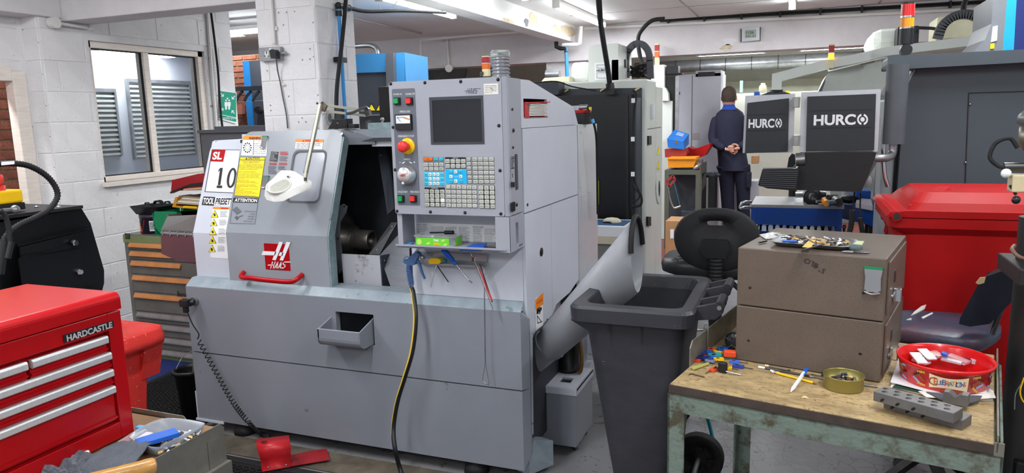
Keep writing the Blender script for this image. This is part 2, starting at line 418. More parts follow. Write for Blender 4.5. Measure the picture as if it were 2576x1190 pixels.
# white down-stand beam running back to the far cross beam, plaster broken away near its end
XB=-2.62
b2=MB().box(XB-.19,XB,3.6,8.86,2.385,ZC)
beam2=struct('beam_long',b2,mWall2)
def at_(x,y,**k): return at(x,y,**k)
for (x0,y0,x1,y1,seed) in ((1318,45,1330,68,1),(1330,30,1352,70,2),(1384,62,1412,92,3),(1412,62,1452,95,4),(1260,48,1300,60,5)):
    rr=random.Random(seed);P=[]
    cy,cz=at((x0+x1)/2,(y0+y1)/2,X=XB).yz if False else (at((x0+x1)/2,(y0+y1)/2,X=XB).y,at((x0+x1)/2,(y0+y1)/2,X=XB).z)
    hy=abs(at(x1,(y0+y1)/2,X=XB).y-at(x0,(y0+y1)/2,X=XB).y)/2;hz=abs(at((x0+x1)/2,y0,X=XB).z-at((x0+x1)/2,y1,X=XB).z)/2
    for i in range(14):
        a=2*PI*i/14;k=rr.uniform(.7,1.1)
        P.append((XB,cy+hy*k*math.cos(a),max(2.388,min(ZC-.002,cz+hz*k*math.sin(a)))))
    MB().prism(P,(.004,0,0)).build('bare_patch',mDark if seed in (1,) else mPatch,beam2)
# far cross beam (carries the clock)
bf=MB().box(-9,4.9,8.9,9.25,2.172,ZC)
beam_far=struct('beam_far',bf,mBeam)
rr=random.Random(5)
for (cx,cy,s,pale) in ((1835,105,13,1),(1828,118,12,0)):
    c=at(cx,cy,Y=8.9);P=[]
    for i in range(12):
        a=2*PI*i/12;k=rr.uniform(.5,1.1)*s/190
        P.append((c.x+k*math.cos(a)*1.4,8.9,c.z+k*math.sin(a)*.6))
    MB().prism(P,(0,-.003,0)).build('flaking_paint',mPatch if not pale else mWall2,beam_far)
struct('wall_mid',MB().box(-9,-4.55,9.0,9.2,0,2.2),mat('back room wall',(205,203,196),.8,var=.05))
struct('wall_stub',MB().box(-3.05,-2.2,9.0,9.2,0,2.3),mWall)
# window: timber frame, two lights, glass, office behind, reflected shutters built as solid slats
wf=MB();t=.05;x0,x1=XW-.11,XW-.02
ym=at(368,200,X=XW-.05).y
wf.box(x0,x1,wy0,wy0+t*.6,wz0,wz1).box(x0,x1,wy1-t,wy1,wz0,wz1).box(x0,x1,wy0,wy1,wz0,wz0+.035).box(x0,x1,wy0,wy1,wz1-.045,wz1).box(x0,x1-.01,ym-.024,ym+.024,wz0,wz1)
window=struct('window_1',wf,mTrim,bevel=.003)
for a,b in ((wy0+.03,ym-.024),(ym+.024,wy1-t)):
    MB().box(XW-.075,XW-.069,a,b,wz0+.035,wz1-.045).build('pane',mGlass,window)
    g=MB();c=.008
    g.box(XW-.066,XW-.05,a,a+c,wz0+.035,wz1-.045).box(XW-.066,XW-.05,b-c,b,wz0+.035,wz1-.045).box(XW-.066,XW-.05,a,b,wz0+.035,wz0+.035+c).box(XW-.066,XW-.05,a,b,wz1-.045-c,wz1-.045)
    g.build('glazing_bead',mBlack,window)
MB().box(XW-.02,XW+.035,wy0-.02,wy1+.02,wz0-.03,wz0).build('window_sill',mTrim,window)
mOff=mat('office wall',(185,188,198),.8,var=.03)
ow=MB().box(-5.5,-5.4,3.98,5.95,0,ZC)
ow.prism([(-4.54,3.27,0),(-5.46,3.99,0),(-5.46,4.03,0),(-4.54,3.31,0)],(0,0,ZC))
ow.prism([(-4.54,4.88,0),(-5.42,5.86,0),(-5.42,5.90,0),(-4.54,4.91,0)],(0,0,ZC))
struct('wall_office',ow,mOff)
sh=thing('reflected_shutter','grey slatted roller shutters seen through the office window','shutter',(-5.39,5,.6))  # stands behind the glass in place of a shutter reflected in it
mSh=mat('shutter slats',(178,180,178),.4,.3,var=.15)
for (xa,ya,xb,yb) in ((245,232,292,395),(330,210,480,395)):
    ya_,yb_,za,zb=RX(xa,ya,xb,yb,-5.39);z=za;g=MB()
    yb_=min(yb_,5.8)
    while z < zb:
        g.prism([(-5.4,ya_,z),(-5.375,ya_,z+.012),(-5.378,ya_,z+.03),(-5.4,ya_,z+.034)],(0,yb_-ya_,0));z += .04
    g.build('slat_panel',mSh,sh)
    MB().box(-5.4,-5.37,ya_-.02,ya_,za,zb).box(-5.4,-5.37,yb_,yb_+.02,za,zb).box(-5.4,-5.37,ya_-.02,yb_+.02,zb,zb+.03).build('shutter_frame',mGal,sh)
# ---------------------------------------------------------------- the turning centre
H=thing('cnc_lathe','large grey and white turning centre with a control console, in the middle','machine',(-1.87,3.0,0))
YF=2.61;HX0,HX1=-2.744,-1.012
dx0,dx1,dz0,dz1_=RY(803,786,941,862,YF)   # slot of the parts drawer
dx0=at(845,800,Y=YF).x
b=MB().box(HX0,dx0,YF,YF+.03,.41,.735).box(dx1,HX1,YF,YF+.03,.41,.735).box(dx0,dx1,YF,YF+.03,.41,dz0).box(dx0,dx1,YF,YF+.03,dz1_,.735)
b.prism([(HX1,YF,.41),(HX1+.022,YF+.035,.41),(HX1+.022,YF+.035,.70),(HX1,YF,.735)],(0,.012,0))
b.box(HX0,HX0+.02,YF+.03,3.36,.41,.733)
b.build('upper_base_panel',mHaas,H)
b=MB().box(HX0,HX1,YF,YF+.03,.062,.404).box(HX0,HX0+.02,YF+.03,3.36,.062,.404)
b.prism([(HX1,YF,.055),(HX1+.022,YF+.035,.13),(HX1+.022,YF+.035,.41),(HX1,YF,.404)],(0,.012,0))
b.build('lower_base_panel',mHaas,H)
MB().box(HX0+.03,HX1-.01,YF+.03,3.3,.1,.56).build('machine_base',mDark,H)
MB().box(HX0+.1,HX1-.1,YF+.06,3.2,.03,.1).build('underframe',mBlackG,H)
MB().box(HX0-.012,HX0-.001,YF+.004,YF+.05,.06,.20).box(HX0-.012,HX0+.16,YF-.006,YF-.001,.052,.064).build('corner_trim',mHaasL,H)
for x in (-2.5,-1.25):
    MB().lathe([(.0,0),(.055,0),(.05,.03),(.03,.05),(.03,.1),(0,.1)],(x,YF+.05,0),n=18).build('levelling_foot',mRub,H)
l=MB().prism([(HX0,YF,.735),(HX0,YF+.045,.77),(HX0,YF+.13,.772),(HX0,YF+.13,.74),(HX0,YF+.03,.72)],(HX1-HX0,0,0))
l.build('sill',mLedge,H,bevel=.004)
# corner foot bracket at the right
c=MB().prism([(HX1+.005,2.66,.02),(HX1+.07,2.78,.02),(HX1+.07,2.78,.13),(HX1+.005,2.72,.15),(HX1+.005,2.66,.1)],(-.06,.02,0))
c.build('corner_bracket',mLedge,H)
# parts drawer (open tilt-out chute)
pd=MB();dw0,dw1=at(800,830,Y=YF-.09).x,at(905,840,Y=YF-.09).x
zt,zb=dz1_-.02,dz0+.005
prof=[(YF+.0,zt+.0),(YF-.10,zt-.03)]
arc=[(YF-.10+.04*(1-math.cos(a)),zb+.04-.04*math.sin(a)) for a in np.linspace(0,PI/2,6)]
out=[(YF+.02,zt),(YF-.1,zt-.035)]+arc+[(YF+.02,zb)]
for x in (dw0+.01,dw1+.005):
    pd.prism([(x,y,z) for y,z in out],(-.006,0,0))
sk=[(YF-.1,zt-.035)]+arc+[(YF+.02,zb)]
V=[]
for i,(y,z) in enumerate(sk): V += [(dw0,y,z),(dw1,y,z),(dw0,y+.006,z+.003),(dw1,y+.006,z+.003)]
F=[]
for i in range(len(sk)-1):
    a=i*4;F += [(a,a+1,a+5,a+4),(a+2,a+6,a+7,a+3),(a,a+4,a+6,a+2),(a+1,a+3,a+7,a+5)]
F += [(0,2,3,1)]
pd.add(V,F)
pd.build('parts_drawer',mHaas,H)
MB().box(dx0,dx1,YF+.03,YF+.034,dz0,dz1_).build('drawer_slot',mBlackG,H)
# left fixed panel (pale) and sliding door (grey): lower upright face, bend, leaning upper face
def leaning(name,xl,xr,y0,zb,ybend,zbend,yt,zt,m,r=.05,th=.012,hole=None,side=None):
    mb=MB()
    mb.prism([(xl,y0,zb),(xr,y0,zb),(xr,ybend,zbend),(xl,ybend,zbend)],(0,th,0))
    L_=math.hypot(yt-ybend,zt-zbend);v=Vector((0,yt-ybend,zt-zbend)).normalized()
    pl=Plane((xl,ybend,zbend),(1,0,0),v);W_=xr-xl
    outl=[(0,0),(W_,0)]+[(W_-r+r*math.cos(a),L_-r+r*math.sin(a)) for a in np.linspace(0,PI/2,6)]+[(r-r*math.sin(a),L_-r+r*math.cos(a)) for a in np.linspace(0,PI/2,6)]
    if hole is None:
        mb.prism([pl.P(a,c_) for a,c_ in outl],-pl.n*th)
    else:
        h0,h1,g0,g1=hole
        lo=[(0,0),(W_,0),(W_,g0),(0,g0)];mb.prism([pl.P(a,c_) for a,c_ in lo],-pl.n*th)
        up=[(0,g1),(W_,g1)]+outl[2:];mb.prism([pl.P(a,c_) for a,c_ in up],-pl.n*th)
        mb.prism([pl.P(a,c_) for a,c_ in [(0,g0),(h0,g0),(h0,g1),(0,g1)]],-pl.n*th)
        mb.prism([pl.P(a,c_) for a,c_ in [(h1,g0),(W_,g0),(W_,g1),(h1,g1)]],-pl.n*th)
    o=mb.build(name,m,H)
    return o,pl,Plane((xl,y0,zb),(1,0,0),(0,ybend-y0,zbend-zb)),L_
SLX0=-2.745
slp,PS,PS0,LS=leaning('fixed_panel',SLX0,-2.40,2.69,.77,2.69,.985,2.868,1.425,mHaasL,.06)
MB().box(-2.56,-1.9,2.875,3.3,1.425,1.452).box(-2.735,-2.3,2.87,3.3,1.40,1.425).build('roof_panel',mHaasL,H)
MB().box(-2.744,-2.72,2.87,3.3,.77,1.42).prism([(-2.744,2.70,.77),(-2.744,2.70,.985),(-2.744,2.87,1.42),(-2.744,2.9,1.42),(-2.744,2.9,.77)],(.02,0,0)).build('left_side_panel',mHaasL,H)
DX0,DX1=-2.508,-1.938
PD_tmp=Plane((DX0,2.655,1.0),(1,0,0),(0,.178,.465))
hw=(PD_tmp.px(731,440)[0],PD_tmp.px(812,440)[0],PD_tmp.px(762,508)[1],PD_tmp.px(775,380)[1])
door,PD,PD0,LD=leaning('sliding_door',DX0,DX1,2.655,.757,2.655,1.0,2.833,1.465,mHaasD,.05,hole=hw)
e=MB()   # returned edge of the door, stained by coolant
for A in ([(2.656,.758),(2.656,1.0),(2.705,1.0),(2.705,.758)],[(2.656,1.0),(2.822,1.432),(2.868,1.432),(2.705,1.0)]): e.prism([(DX1+.001,y,z) for y,z in A],(.006,0,0))
e.build('door_edge',mEdge,door)
pw=MB();PD.quad(pw,rrect(hw[0]-.003,hw[1]+.003,hw[2]-.003,hw[3]+.003,.002),-.009,.004);pw.build('window_pane',mat('lathe window',(176,180,190),.12,var=.03,coat=.3),door)
wb=MB();o_=rrect(hw[0]-.006,hw[1]+.006,hw[2]-.006,hw[3]+.006,.03,5);i_=rrect(hw[0]+.004,hw[1]-.004,hw[2]+.004,hw[3]-.004,.025,5)
# rounded corner fillets and dark gasket round the window
n_=len(o_)
wb.add([PD.P(a,c_,.0012) for a,c_ in o_]+[PD.P(a,c_,.0012) for a,c_ in i_],[(k,(k+1) % n_,(k+1) % n_+n_,k+n_) for k in range(n_)])
wb.build('window_gasket',mInkG,door)
fl=MB()
for sx_,sz_ in ((0,0),(1,0),(0,1),(1,1)):
    cx=hw[1] if sx_ else hw[0];cz=hw[3] if sz_ else hw[2];dx=-1 if sx_ else 1;dz=-1 if sz_ else 1;r_=.024
    pts=[(cx-dx*.001,cz-dz*.001)]+[(cx+dx*(r_-r_*math.sin(a)),cz+dz*(r_-r_*math.cos(a))) for a in np.linspace(0,PI/2,6)]
    PD.quad(fl,pts,-.006,.0062)
fl.build('window_corner',mHaasD,door)
# red handle on the door
hp=[PD0.px(*p) for p in ((618,683),(622,692),(650,694),(700,700),(745,703),(760,698),(762,690))]
hl=[.012,.04,.05,.05,.05,.04,.005]
MB().tube([PD0.P(a,c_,l_) for (a,c_),l_ in zip(hp,hl)],.0115,12,k=5).build('door_handle',mRed,door)
for x,y in ((861,337),(831,549)):
    a,c_=PD.px(x,y);MB().cyl(PD.P(a,c_,0),PD.P(a,c_,.004),.006).build('bolt',mGal,door)
# label helpers -------------------------------------------------
def label(parent,PL,px,col,name='label',m=None,border=None,l=.0008,r=None):
    a0,a1,b0,b1=PL.rect(*px)
    mb=MB();PL.quad(mb,rrect(a0,a1,b0,b1,r) if r else [(a0,b0),(a1,b0),(a1,b1),(a0,b1)],l,.0006)
    return mb.build(name,m or mWhite,parent)
def lines(mb,PL,x0,y0,x1,y1,n,fill=.45,words=(3,6),seed=0,l=.0018):
    """rows of unreadably small print, as flat word bars"""
    rr=random.Random(seed)
    for i in range(n):
        ya,yb=y0+(y1-y0)*(i+.5-fill/2)/n,y0+(y1-y0)*(i+.5+fill/2)/n
        k=rr.randint(*words);xs=x0;end=x1-(x1-x0)*(rr.random()*.35 if rr.random() < .5 else .03)
        while xs < end:
            xe=min(end,xs+(x1-x0)/k*rr.uniform(.6,1.3));a0,a1,b0,b1=PL.rect(xs,ya,xe,yb);PL.quad(mb,[(a0,b0),(a1,b0),(a1,b1),(a0,b1)],l,.0003);xs=xe+(x1-x0)*.03
# emblem on the door
a0,a1,b0,b1=PD0.rect(669,612,729,681)
a0=PD0.px(667,650)[0];a1=PD0.px(729,650)[0]
emb=MB();PD0.quad(emb,rrect(a0,a1,b0,b1,.003),.0008,.0008);emb=emb.build('maker_emblem',mRed,door)
ew=MB();eb=MB();LT=.0024
def epoly(mb,pts,l): PD0.quad(mb,[PD0.px(600+x/5.409,560+y/5.409) for x,y in pts],l,.0006)
for pts in ([(465,505),(512,512),(612,262),(560,257)],[(565,510),(610,517),(715,265),(658,260)],[(318,440),(500,445),(523,395),(338,385)],[(550,450),(602,452),(618,408),(570,402)]):
    epoly(ew,pts,LT)
    cx=sum(p[0] for p in pts)/4;cy=sum(p[1] for p in pts)/4
    epoly(eb,[(cx+(x-cx)*1.01+math.copysign(2.5,x-cx),cy+(y-cy)*1.0+math.copysign(2.5,y-cy)) for x,y in pts],LT-.0012)
def haas_word(mb,PLq,tx,l):
    "slanted maker's word from strokes; tx maps unit box (0..1, 0..1) to the plane"
    def st(pts): mb.prism([PLq.P(*tx(x+.14*y,y),l) for x,y in pts],PLq.n*.0005)
    st([(-.12,.42),(.26,.42),(.26,.56),(-.12,.56)])                        # bar of the H
    st([(.06,0),(.11,0),(.11,1),(.06,1)]);st([(.20,0),(.25,0),(.25,1),(.20,1)])
    for x in (.28,.47):
        st([(x,0),(x+.05,0),(x+.13,1),(x+.07,1)]);st([(x+.12,0),(x+.17,0),(x+.13,1),(x+.08,1)]);st([(x+.06,.22),(x+.14,.22),(x+.13,.36),(x+.07,.36)])
    st([(.66,0),(.86,0),(.86,.14),(.66,.14)]);st([(.81,0),(.86,0),(.86,.56),(.81,.56)]);st([(.67,.44),(.86,.44),(.86,.58),(.67,.58)]);st([(.67,.44),(.72,.44),(.72,1),(.67,1)]);st([(.67,.86),(1.06,.86),(1.06,1),(.67,1)])
def tx_(PLq,x0,y0,x1,y1,x2=None):
    a0,c0=PLq.px(x0,y1);a1,c1=PLq.px(x1,y1);a2,c2=PLq.px(x0,y0)
    return lambda x,y: (a0+(a1-a0)*x,c0+(c1-c0)*x+(c2-c0)*y)
haas_word(ew,PD0,tx_(PD0,678,658,724,675),LT)
ew.build('emblem_lettering',mWhite,emb);eb.build('emblem_outline',mInk,emb)
# labels on the door's upper face (pixels of the photograph)
tl=label(door,PD,(605,343,673,391),0,'warning_label')
def q4(PL,mb,pts,l,t=.0006): return PL.quad(mb,[PL.px(x,y) for x,y in pts],l,t)
def lab4(parent,PL,pts,m,name): mb=MB();q4(PL,mb,pts,.0008);return mb.build(name,m,parent)
bpy.data.objects.remove(tl)
def zc(x,y): return 480+x/2.5875,300+y/2.5875      # pixel in the door close-up
P4=lambda *p: [zc(*q) for q in p]
tl=lab4(door,PD,P4((328,236),(493,240),(505,110),(343,107)),mWhite,'warning_label')
o=MB();q4(PD,o,P4((341,134),(460,137),(463,111),(344,108)),.0018);o.build('label_header',mOrg,tl)
t_=MB();PD.text(t_,'*WARNING',*zc(380,116),*zc(458,132),l=.0032);q4(PD,t_,P4((405,234),(407,234),(413,138),(411,138)),.0018)
for i,s_ in enumerate(('HOW','TURRET L','LOADING C','TOOLS ON','TOOL POSITI','WILL CAUSE','ENCLOSURE DAMAGE')):
    PD.text(t_,s_,*zc(412-i*1.2+ (0 if i else 30),143+i*13),*zc((488 if len(s_) > 8 else 455),151+i*13))
for k in range(12):
    a=PI*k/6;c0=zc(370+24*math.cos(a),186+30*math.sin(a));q4(PD,t_,[(c0[0]-2.2,c0[1]),(c0[0],c0[1]+2.2),(c0[0]+2.2,c0[1]),(c0[0],c0[1]-2.2)],.0018)
for r0 in (12,19):
    for k in range(16):
        a=2*PI*k/16;b_=2*PI*(k+.6)/16
        q4(PD,t_,[zc(370+r0*.85*math.cos(a),186+r0*math.sin(a)),zc(370+r0*.85*math.cos(b_),186+r0*math.sin(b_)),zc(370+(r0+1.6)*.85*math.cos(b_),186+(r0+1.6)*math.sin(b_)),zc(370+(r0+1.6)*.85*math.cos(a),186+(r0+1.6)*math.sin(a))],.0018)
t_.build('lettering',mInk,tl)
yl=lab4(door,PD,P4((283,500),(449,508),(487,247),(321,246)),mYel,'caution_label')
t_=MB();bd=3
for a,b_ in (((283,500),(449,508)),((449,508),(487,247)),((487,247),(321,246)),((321,246),(283,500))):
    q4(PD,t_,P4(a,b_,(b_[0]+(2 if b_[0] < 400 else -2),b_[1]+(-2 if b_[1] > 400 else 2)),(a[0]+(2 if a[0] < 400 else -2),a[1]+(-2 if a[1] > 400 else 2))),.0018)
q4(PD,t_,P4((319,267),(484,268),(484,265),(319,264)),.0018)
PD.text(t_,'*CAUTION',*zc(372,249),*zc(450,262))
q4(PD,t_,P4((357,262),(370,262),(364,249)),.0018)
rowsY=[(335,270,455,279,'CHUCK MAINTENANCE'),(345,280,440,289,'AND LUBRICATION'),(315,294,470,302,'LACK OF GREASE SIGNIFICANTLY'),(314,304,468,312,'REDUCES CLAMPING FORCE AND'),(312,314,470,322,'CAN RESULT IN CHATTER, IMPROPER'),(311,324,440,332,'CLAMPING, OR THROWN PARTS.'),
         (308,338,425,345,'LUBRICATION REQUIREMENTS:'),(306,348,450,354,'WITH JAW REMOVED THIS AMOUNT OF'),(305,357,452,363,'GREASE EVERY 1000 CLAMP/UNCLAMP'),(304,366,440,372,'CYCLES OR AT LEAST ONCE A WEEK'),(303,375,452,381,'USE PROVIDED GREASE GUN FOR CHUCK'),(302,383,350,388,'LUBRICATION'),
         (300,394,378,400,'LUBRICATION TYPE:'),(298,403,420,409,'MOLYBDENUM DISULFIDE GREASE'),(297,411,445,417,'(20% TO 25% MOLY CONTENT)'),(296,424,425,431,'MAINTENANCE REQUIREMENTS:'),(295,434,440,440,'DISASSEMBLE AND INSPECT CHUCK ONCE A'),(294,442,320,447,'YEAR'),(294,450,440,455,'REFER TO CHUCK MANUAL FOR DISASSEMBLY'),
         (293,458,345,463,'PROCEDURES'),(292,466,400,471,'CHECK FOR EXCESSIVE WEAR'),(291,473,420,478,'CHECK FOR GALLING OR SCRATCHES'),(290,480,440,485,'CLEAN CHUCK OF CONTAMINATION,'),(289,487,380,492,'CHIPS AND COOLANT'),(289,494,430,499,'LUBRICATE CHUCK BEFORE REASSEMBLY')]
for x0,y0,x1,y1,s_ in rowsY:
    PD.text(t_,s_,*zc(x0,y0+(2 if y0 > 330 else 0)),*zc(x1,y1+(2 if y0 > 330 else 0)))
t_.build('lettering',mInk,yl)
al=lab4(door,PD,P4((273,541),(437,545),(443,514),(279,510)),mInk,'attention_label')
t_=MB();PD.text(t_,'*ATTENTION',*zc(287,517),*zc(434,539));t_.build('lettering',mWhite,al)
t_=MB()
for i,s_ in enumerate(('IMPORTANT!','CLEAN','BASKET','FILTER','REGULARLY')):
    wl_=len(s_)*7.2;PD.text(t_,s_,*zc(424-i*3-wl_,596+i*16),*zc(424-i*3,606+i*16))
q4(PD,t_,P4((254,678),(417,682),(417.5,680),(254,676)),.0018);q4(PD,t_,P4((254,678),(256,678),(276,545),(274,545)),.0018);q4(PD,t_,P4((417,682),(419,682),(439,548),(437,548)),.0018)
q4(PD,t_,P4((270,590),(300,568),(332,600),(300,622)),.0012);q4(PD,t_,P4((315,630),(342,626),(342,628),(315,636)),.0018)
k_=MB();q4(PD,k_,P4((285,640),(300,628),(316,640),(300,658)),.0012);k_.build('basket_drawing',mInkG,door)
t_.build('attention_lettering',mat('attention print',(98,104,112),.5,var=0),door)
wl2=lab4(door,PD,P4((680,192),(856,197),(866,132),(687,129)),mWhite,'warning_label')
o=MB();q4(PD,o,P4((683,149),(862,152),(866,132),(687,129)),.0018);o.build('label_header',mOrg,wl2)
t_=MB();PD.text(t_,'*WARNING',*zc(745,133),*zc(835,148),l=.0032);q4(PD,t_,P4((727,148),(742,148),(735,134)),.0028);t_.build('lettering',mInkR,wl2)
t_=MB();lines(t_,PD,*zc(690,154),*zc(856,192),5,.3,(5,9),3,.0018);t_.build('small_print',mInkG,wl2)
bk=lab4(door,PD,P4((513,272),(563,277),(573,213),(525,209)),mInk,'safety_label')
t_=MB()
for i,s_ in enumerate(('Safety Glass','Use and Clothing','Must Be','Removed.','Do Not Touch','Rotating Parts.')): PD.text(t_,s_,*zc(527-i*1.4,213+i*10),*zc(527-i*1.4+len(s_)*2.9,219+i*10))
t_.build('lettering',mWhite,bk)
t_=MB();tr=MB()
lines(tr,PD,*zc(583,210),*zc(636,235),3,.5,(3,5),5);lines(t_,PD,*zc(578,240),*zc(632,275),4,.4,(3,6),6)
lines(tr,PD,*zc(512,282),*zc(562,300),3,.5,(3,5),7);lines(t_,PD,*zc(505,304),*zc(560,358),8,.4,(3,6),8);lines(tr,PD,*zc(575,282),*zc(630,300),2,.5,(3,5),9);lines(t_,PD,*zc(570,304),*zc(625,330),4,.4,(3,6),10)
t_.build('fine_print',mInkG,door);tr.build('red_print',mInkR,door)
# fixed-panel labels: model numbers
nl=lab4(slp,PS,P4((92,473),(285,481),(320,200),(140,197)),mWhite,'model_label')
t_=MB()
for a,b_,c_,d_ in (((92,473),(285,481),(285,478),(92,470)),((92,473),(96,473),(144,197),(140,197)),((140,200),(320,203),(320,200),(140,197))): q4(PS,t_,P4(a,b_,c_,d_),.0018)
bx=MB();q4(PS,bx,P4((128,275),(212,278),(228,202),(141,200)),.0016);bx=bx.build('letter_panel',mRed,nl)
tw=MB();PS.text(tw,'*SL',*zc(146,213),*zc(207,264),l=.0028);tw.build('letters',mWhite,nl)
def blk(pts): q4(PS,t_,P4(*pts),.0022)
blk([(178,430),(194,430),(210,318),(194,318)]);blk([(170,448),(205,449),(207,433),(172,432)]);blk([(180,345),(196,325),(194,318),(183,332)])
for k in range(20):
    a,b_=2*PI*k/20,2*PI*(k+1)/20
    f=lambda a,rx,ry: (266+rx*math.cos(a)+.12*-ry*math.sin(a)*-1,383+ry*math.sin(a))
    g=lambda a,rx,ry: (268+rx*math.cos(a)-.16*(ry*math.sin(a)),383+ry*math.sin(a))
    blk([g(a,30,66),g(b_,30,66),g(b_,15,52),g(a,15,52)])
t_.build('model_number',mInk,nl)
tp=lab4(slp,PS,P4((72,558),(150,563),(160,507),(84,503)),mInk,'name_label')
t_=MB();PS.text(t_,'*TOOL',*zc(82,512),*zc(152,553));t_.build('letters',mWhite,tp)
tp=lab4(slp,PS,P4((152,560),(256,566),(266,511),(162,507)),mWhite,'name_label')
t_=MB();PS.text(t_,'*PRESETTER',*zc(164,514),*zc(312,558));t_.build('letters',mInk,tp)
wl3=MB()
q4(PS,wl3,P4((134,742),(238,742),(255,572),(147,571)),.0008);wl3.prism([PS0.P(*PS0.px(*zc(x,y)),.0008) for x,y in ((134,742),(238,742),(243,908),(128,900))],PS0.n*.0006)
wl3=wl3.build('hazard_label',mWhite,slp)
o=MB();q4(PS,o,P4((145,585),(252,588),(255,574),(147,571)),.0018);o.build('label_header',mOrg,wl3)
t_=MB();PS.text(t_,'*WARNING',*zc(196,575),*zc(246,586),l=.0032);t_.build('header_lettering',mInkR,wl3)
ty=MB();t_=MB();tg=MB()
for i in range(5):
    cx,cy=158-i*6+(i > 2)*4,616+i*56;PLq=PS if i < 3 else PS0
    if i == 4: cx += 2
    q4(PLq,t_,P4((cx-24,cy+24),(cx+24,cy+24),(cx,cy-26)),.0016);q4(PLq,ty,P4((cx-20,cy+22),(cx+20,cy+22),(cx,cy-21)),.0024)
    q4(PLq,tg,P4((cx-6,cy+16),(cx+8,cy+14),(cx+3,cy),(cx-3,cy-4)),.0032);q4(PLq,tg,P4((cx-10,cy+5),(cx+6,cy+2),(cx+6,cy-1),(cx-8,cy+1)),.0032)
    lines(tg,PLq,*zc(cx+36,cy-18),*zc(cx+82,cy+22),6,.3,(3,5),20+i)
ty.build('hazard_triangle',mYel,wl3);t_.build('triangle_border',mInk,wl3);tg.build('small_print',mInk,wl3)
# magnetic clips stuck on the door
def clip(px,py,PL,w_=.028,h_=.05,lab='',cat='clip'):
    a,c_=PL.px(px,py);c0=PL.P(a,c_,.001)
    t=thing('magnetic_clip',lab,cat,c0)
    m_=MB();pts=[(-.5,.5),(.5,.5),(.42,.1),(.45,-.4),(.25,-.5),(-.25,-.5),(-.45,-.4),(-.42,.1)]
    m_.prism([PL.P(a+x*w_,c_+y*h_,.003) for x,y in pts],PL.n*.006);m_.build('spring_body',mChrome,t,bevel=.0015)
    m_=MB();PL.quad(m_,[(a-w_*.5,c_+h_*.5),(a+w_*.5,c_+h_*.5),(a+w_*.5,c_+h_*.6),(a-w_*.5,c_+h_*.6)],.002,.008);m_.build('green_grip',mGreen,t)
    m_=MB();m_.tube([PL.P(a-w_*.42,c_-h_*.5,.01),PL.P(a,c_-h_*.58,.013),PL.P(a+w_*.42,c_-h_*.5,.01)],.003,8,k=3);m_.build('jaw',mChrome,t)
clip(666,359,PD,.032,.052,'steel spring clip with a green edge on the orange-topped white label of the lathe door')
clip(669,459,PD,.032,.052,'steel spring clip with a green edge behind the white lamp head on the lathe door')
# interior of the lathe seen through the open door
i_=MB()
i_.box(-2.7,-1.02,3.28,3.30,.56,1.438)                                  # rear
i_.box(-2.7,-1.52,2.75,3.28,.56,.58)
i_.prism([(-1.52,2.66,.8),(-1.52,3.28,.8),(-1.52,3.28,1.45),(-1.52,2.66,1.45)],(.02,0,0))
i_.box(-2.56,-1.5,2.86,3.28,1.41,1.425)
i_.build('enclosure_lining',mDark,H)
m=MB();m.prism([(-1.80,3.26,1.40),(-1.74,3.26,1.40),(-1.56,2.80,1.0),(-1.62,2.80,1.0)],(0,.01,.01));
pA=[at(945,352,Y=3.1),at(968,352,Y=3.1),at(992,525,Y=2.9),at(975,540,Y=2.9)]
m.prism(pA,(.004,.01,0));m.build('seal_strip',mChar,H)
for p in ((958,391),(978,466)): MB().ball(at(*p,Y=2.98),.007).build('bolt',mDSteel,H)
m=MB().prism([at(984,560,Y=2.92),at(999,560,Y=2.9),at(955,640,Y=2.85),at(927,640,Y=2.85)],(0,.01,0));m.build('seal_strip',mat('inner strip',(96,98,102),.4,.3),H)
for p in ((987,571),(948,629)): MB().ball(at(*p,Y=2.86),.006).build('bolt',mGal,H)
m=MB().prism([at(955,642,Y=2.83),at(1030,560,Y=2.9),at(1030,745,Y=2.72),at(992,748,Y=2.72)],(0,.01,0));m.build('splash_plate',mat('grey splash plate',(108,111,118),.45,.2,var=.1,scale=10,stretch=(1,1,6)),H)
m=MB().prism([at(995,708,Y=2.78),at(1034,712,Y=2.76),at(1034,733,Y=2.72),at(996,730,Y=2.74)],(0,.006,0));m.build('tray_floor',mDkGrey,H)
# front rail pieces above the opening
r_=MB().box(*[at(921,340,Y=2.86).x,-1.50],2.86,2.95,1.425,1.462);r_.build('top_rail',mLedge,H)
r_=MB().box(at(935,350,Y=2.88).x,-1.50,2.88,2.95,1.385,1.425);r_.build('top_rail',mHaasL,H)
r_=MB().box(at(925,312,Y=2.90).x,-1.50,2.90,2.99,1.462,1.492);r_.build('top_rail',mEdge,H)
r_=MB().prism([(DX1+.0,2.85,1.425),(DX1+.14,2.86,1.425),(DX1+.14,2.9,1.462),(DX1-.04,2.9,1.467),(DX1-.02,2.84,1.462)],(0,.01,-.03));r_.build('corner_rail',mHaas,H)
# chuck, spindle and guard plate
s_=MB();a=at(858,610,Y=2.95);b_=at(935,614,Y=2.95);ax=(Vector((b_.x,a.y,b_.z))-a);ax=Vector((1,0,0))
c0=Vector((a.x-.02,2.95,.935))
ln=b_.x-c0.x
s_.lathe([(0,0),(.16,0),(.16,.02),(.1,.04),(.07,.05),(.068,.1),(.052,.1),(.052,ln*.55),(.048,ln*.6),(.048,ln*.62),(.05,ln*.65),(.05,ln),(.047,ln+.006),(.036,ln+.006),(.034,ln-.03),(0,ln-.05)],c0,ax,n=36)
s_.build('chuck',mat('machined spindle steel',(120,115,108),.32,.75,var=.2,scale=9),H)
g=MB()
P=[(860,642),(876,651),(958,655),(962,742),(866,735)]
P=[(859,639),(955,643),(962,741),(866,736)]
g.prism([at(x,y,Y=2.78) for x,y in P],(0,.008,0));g.build('chuck_guard',mat('worn guard plate',(190,190,198),.4,var=.05,c2=(120,112,112),scale=16,thr=.66),H)
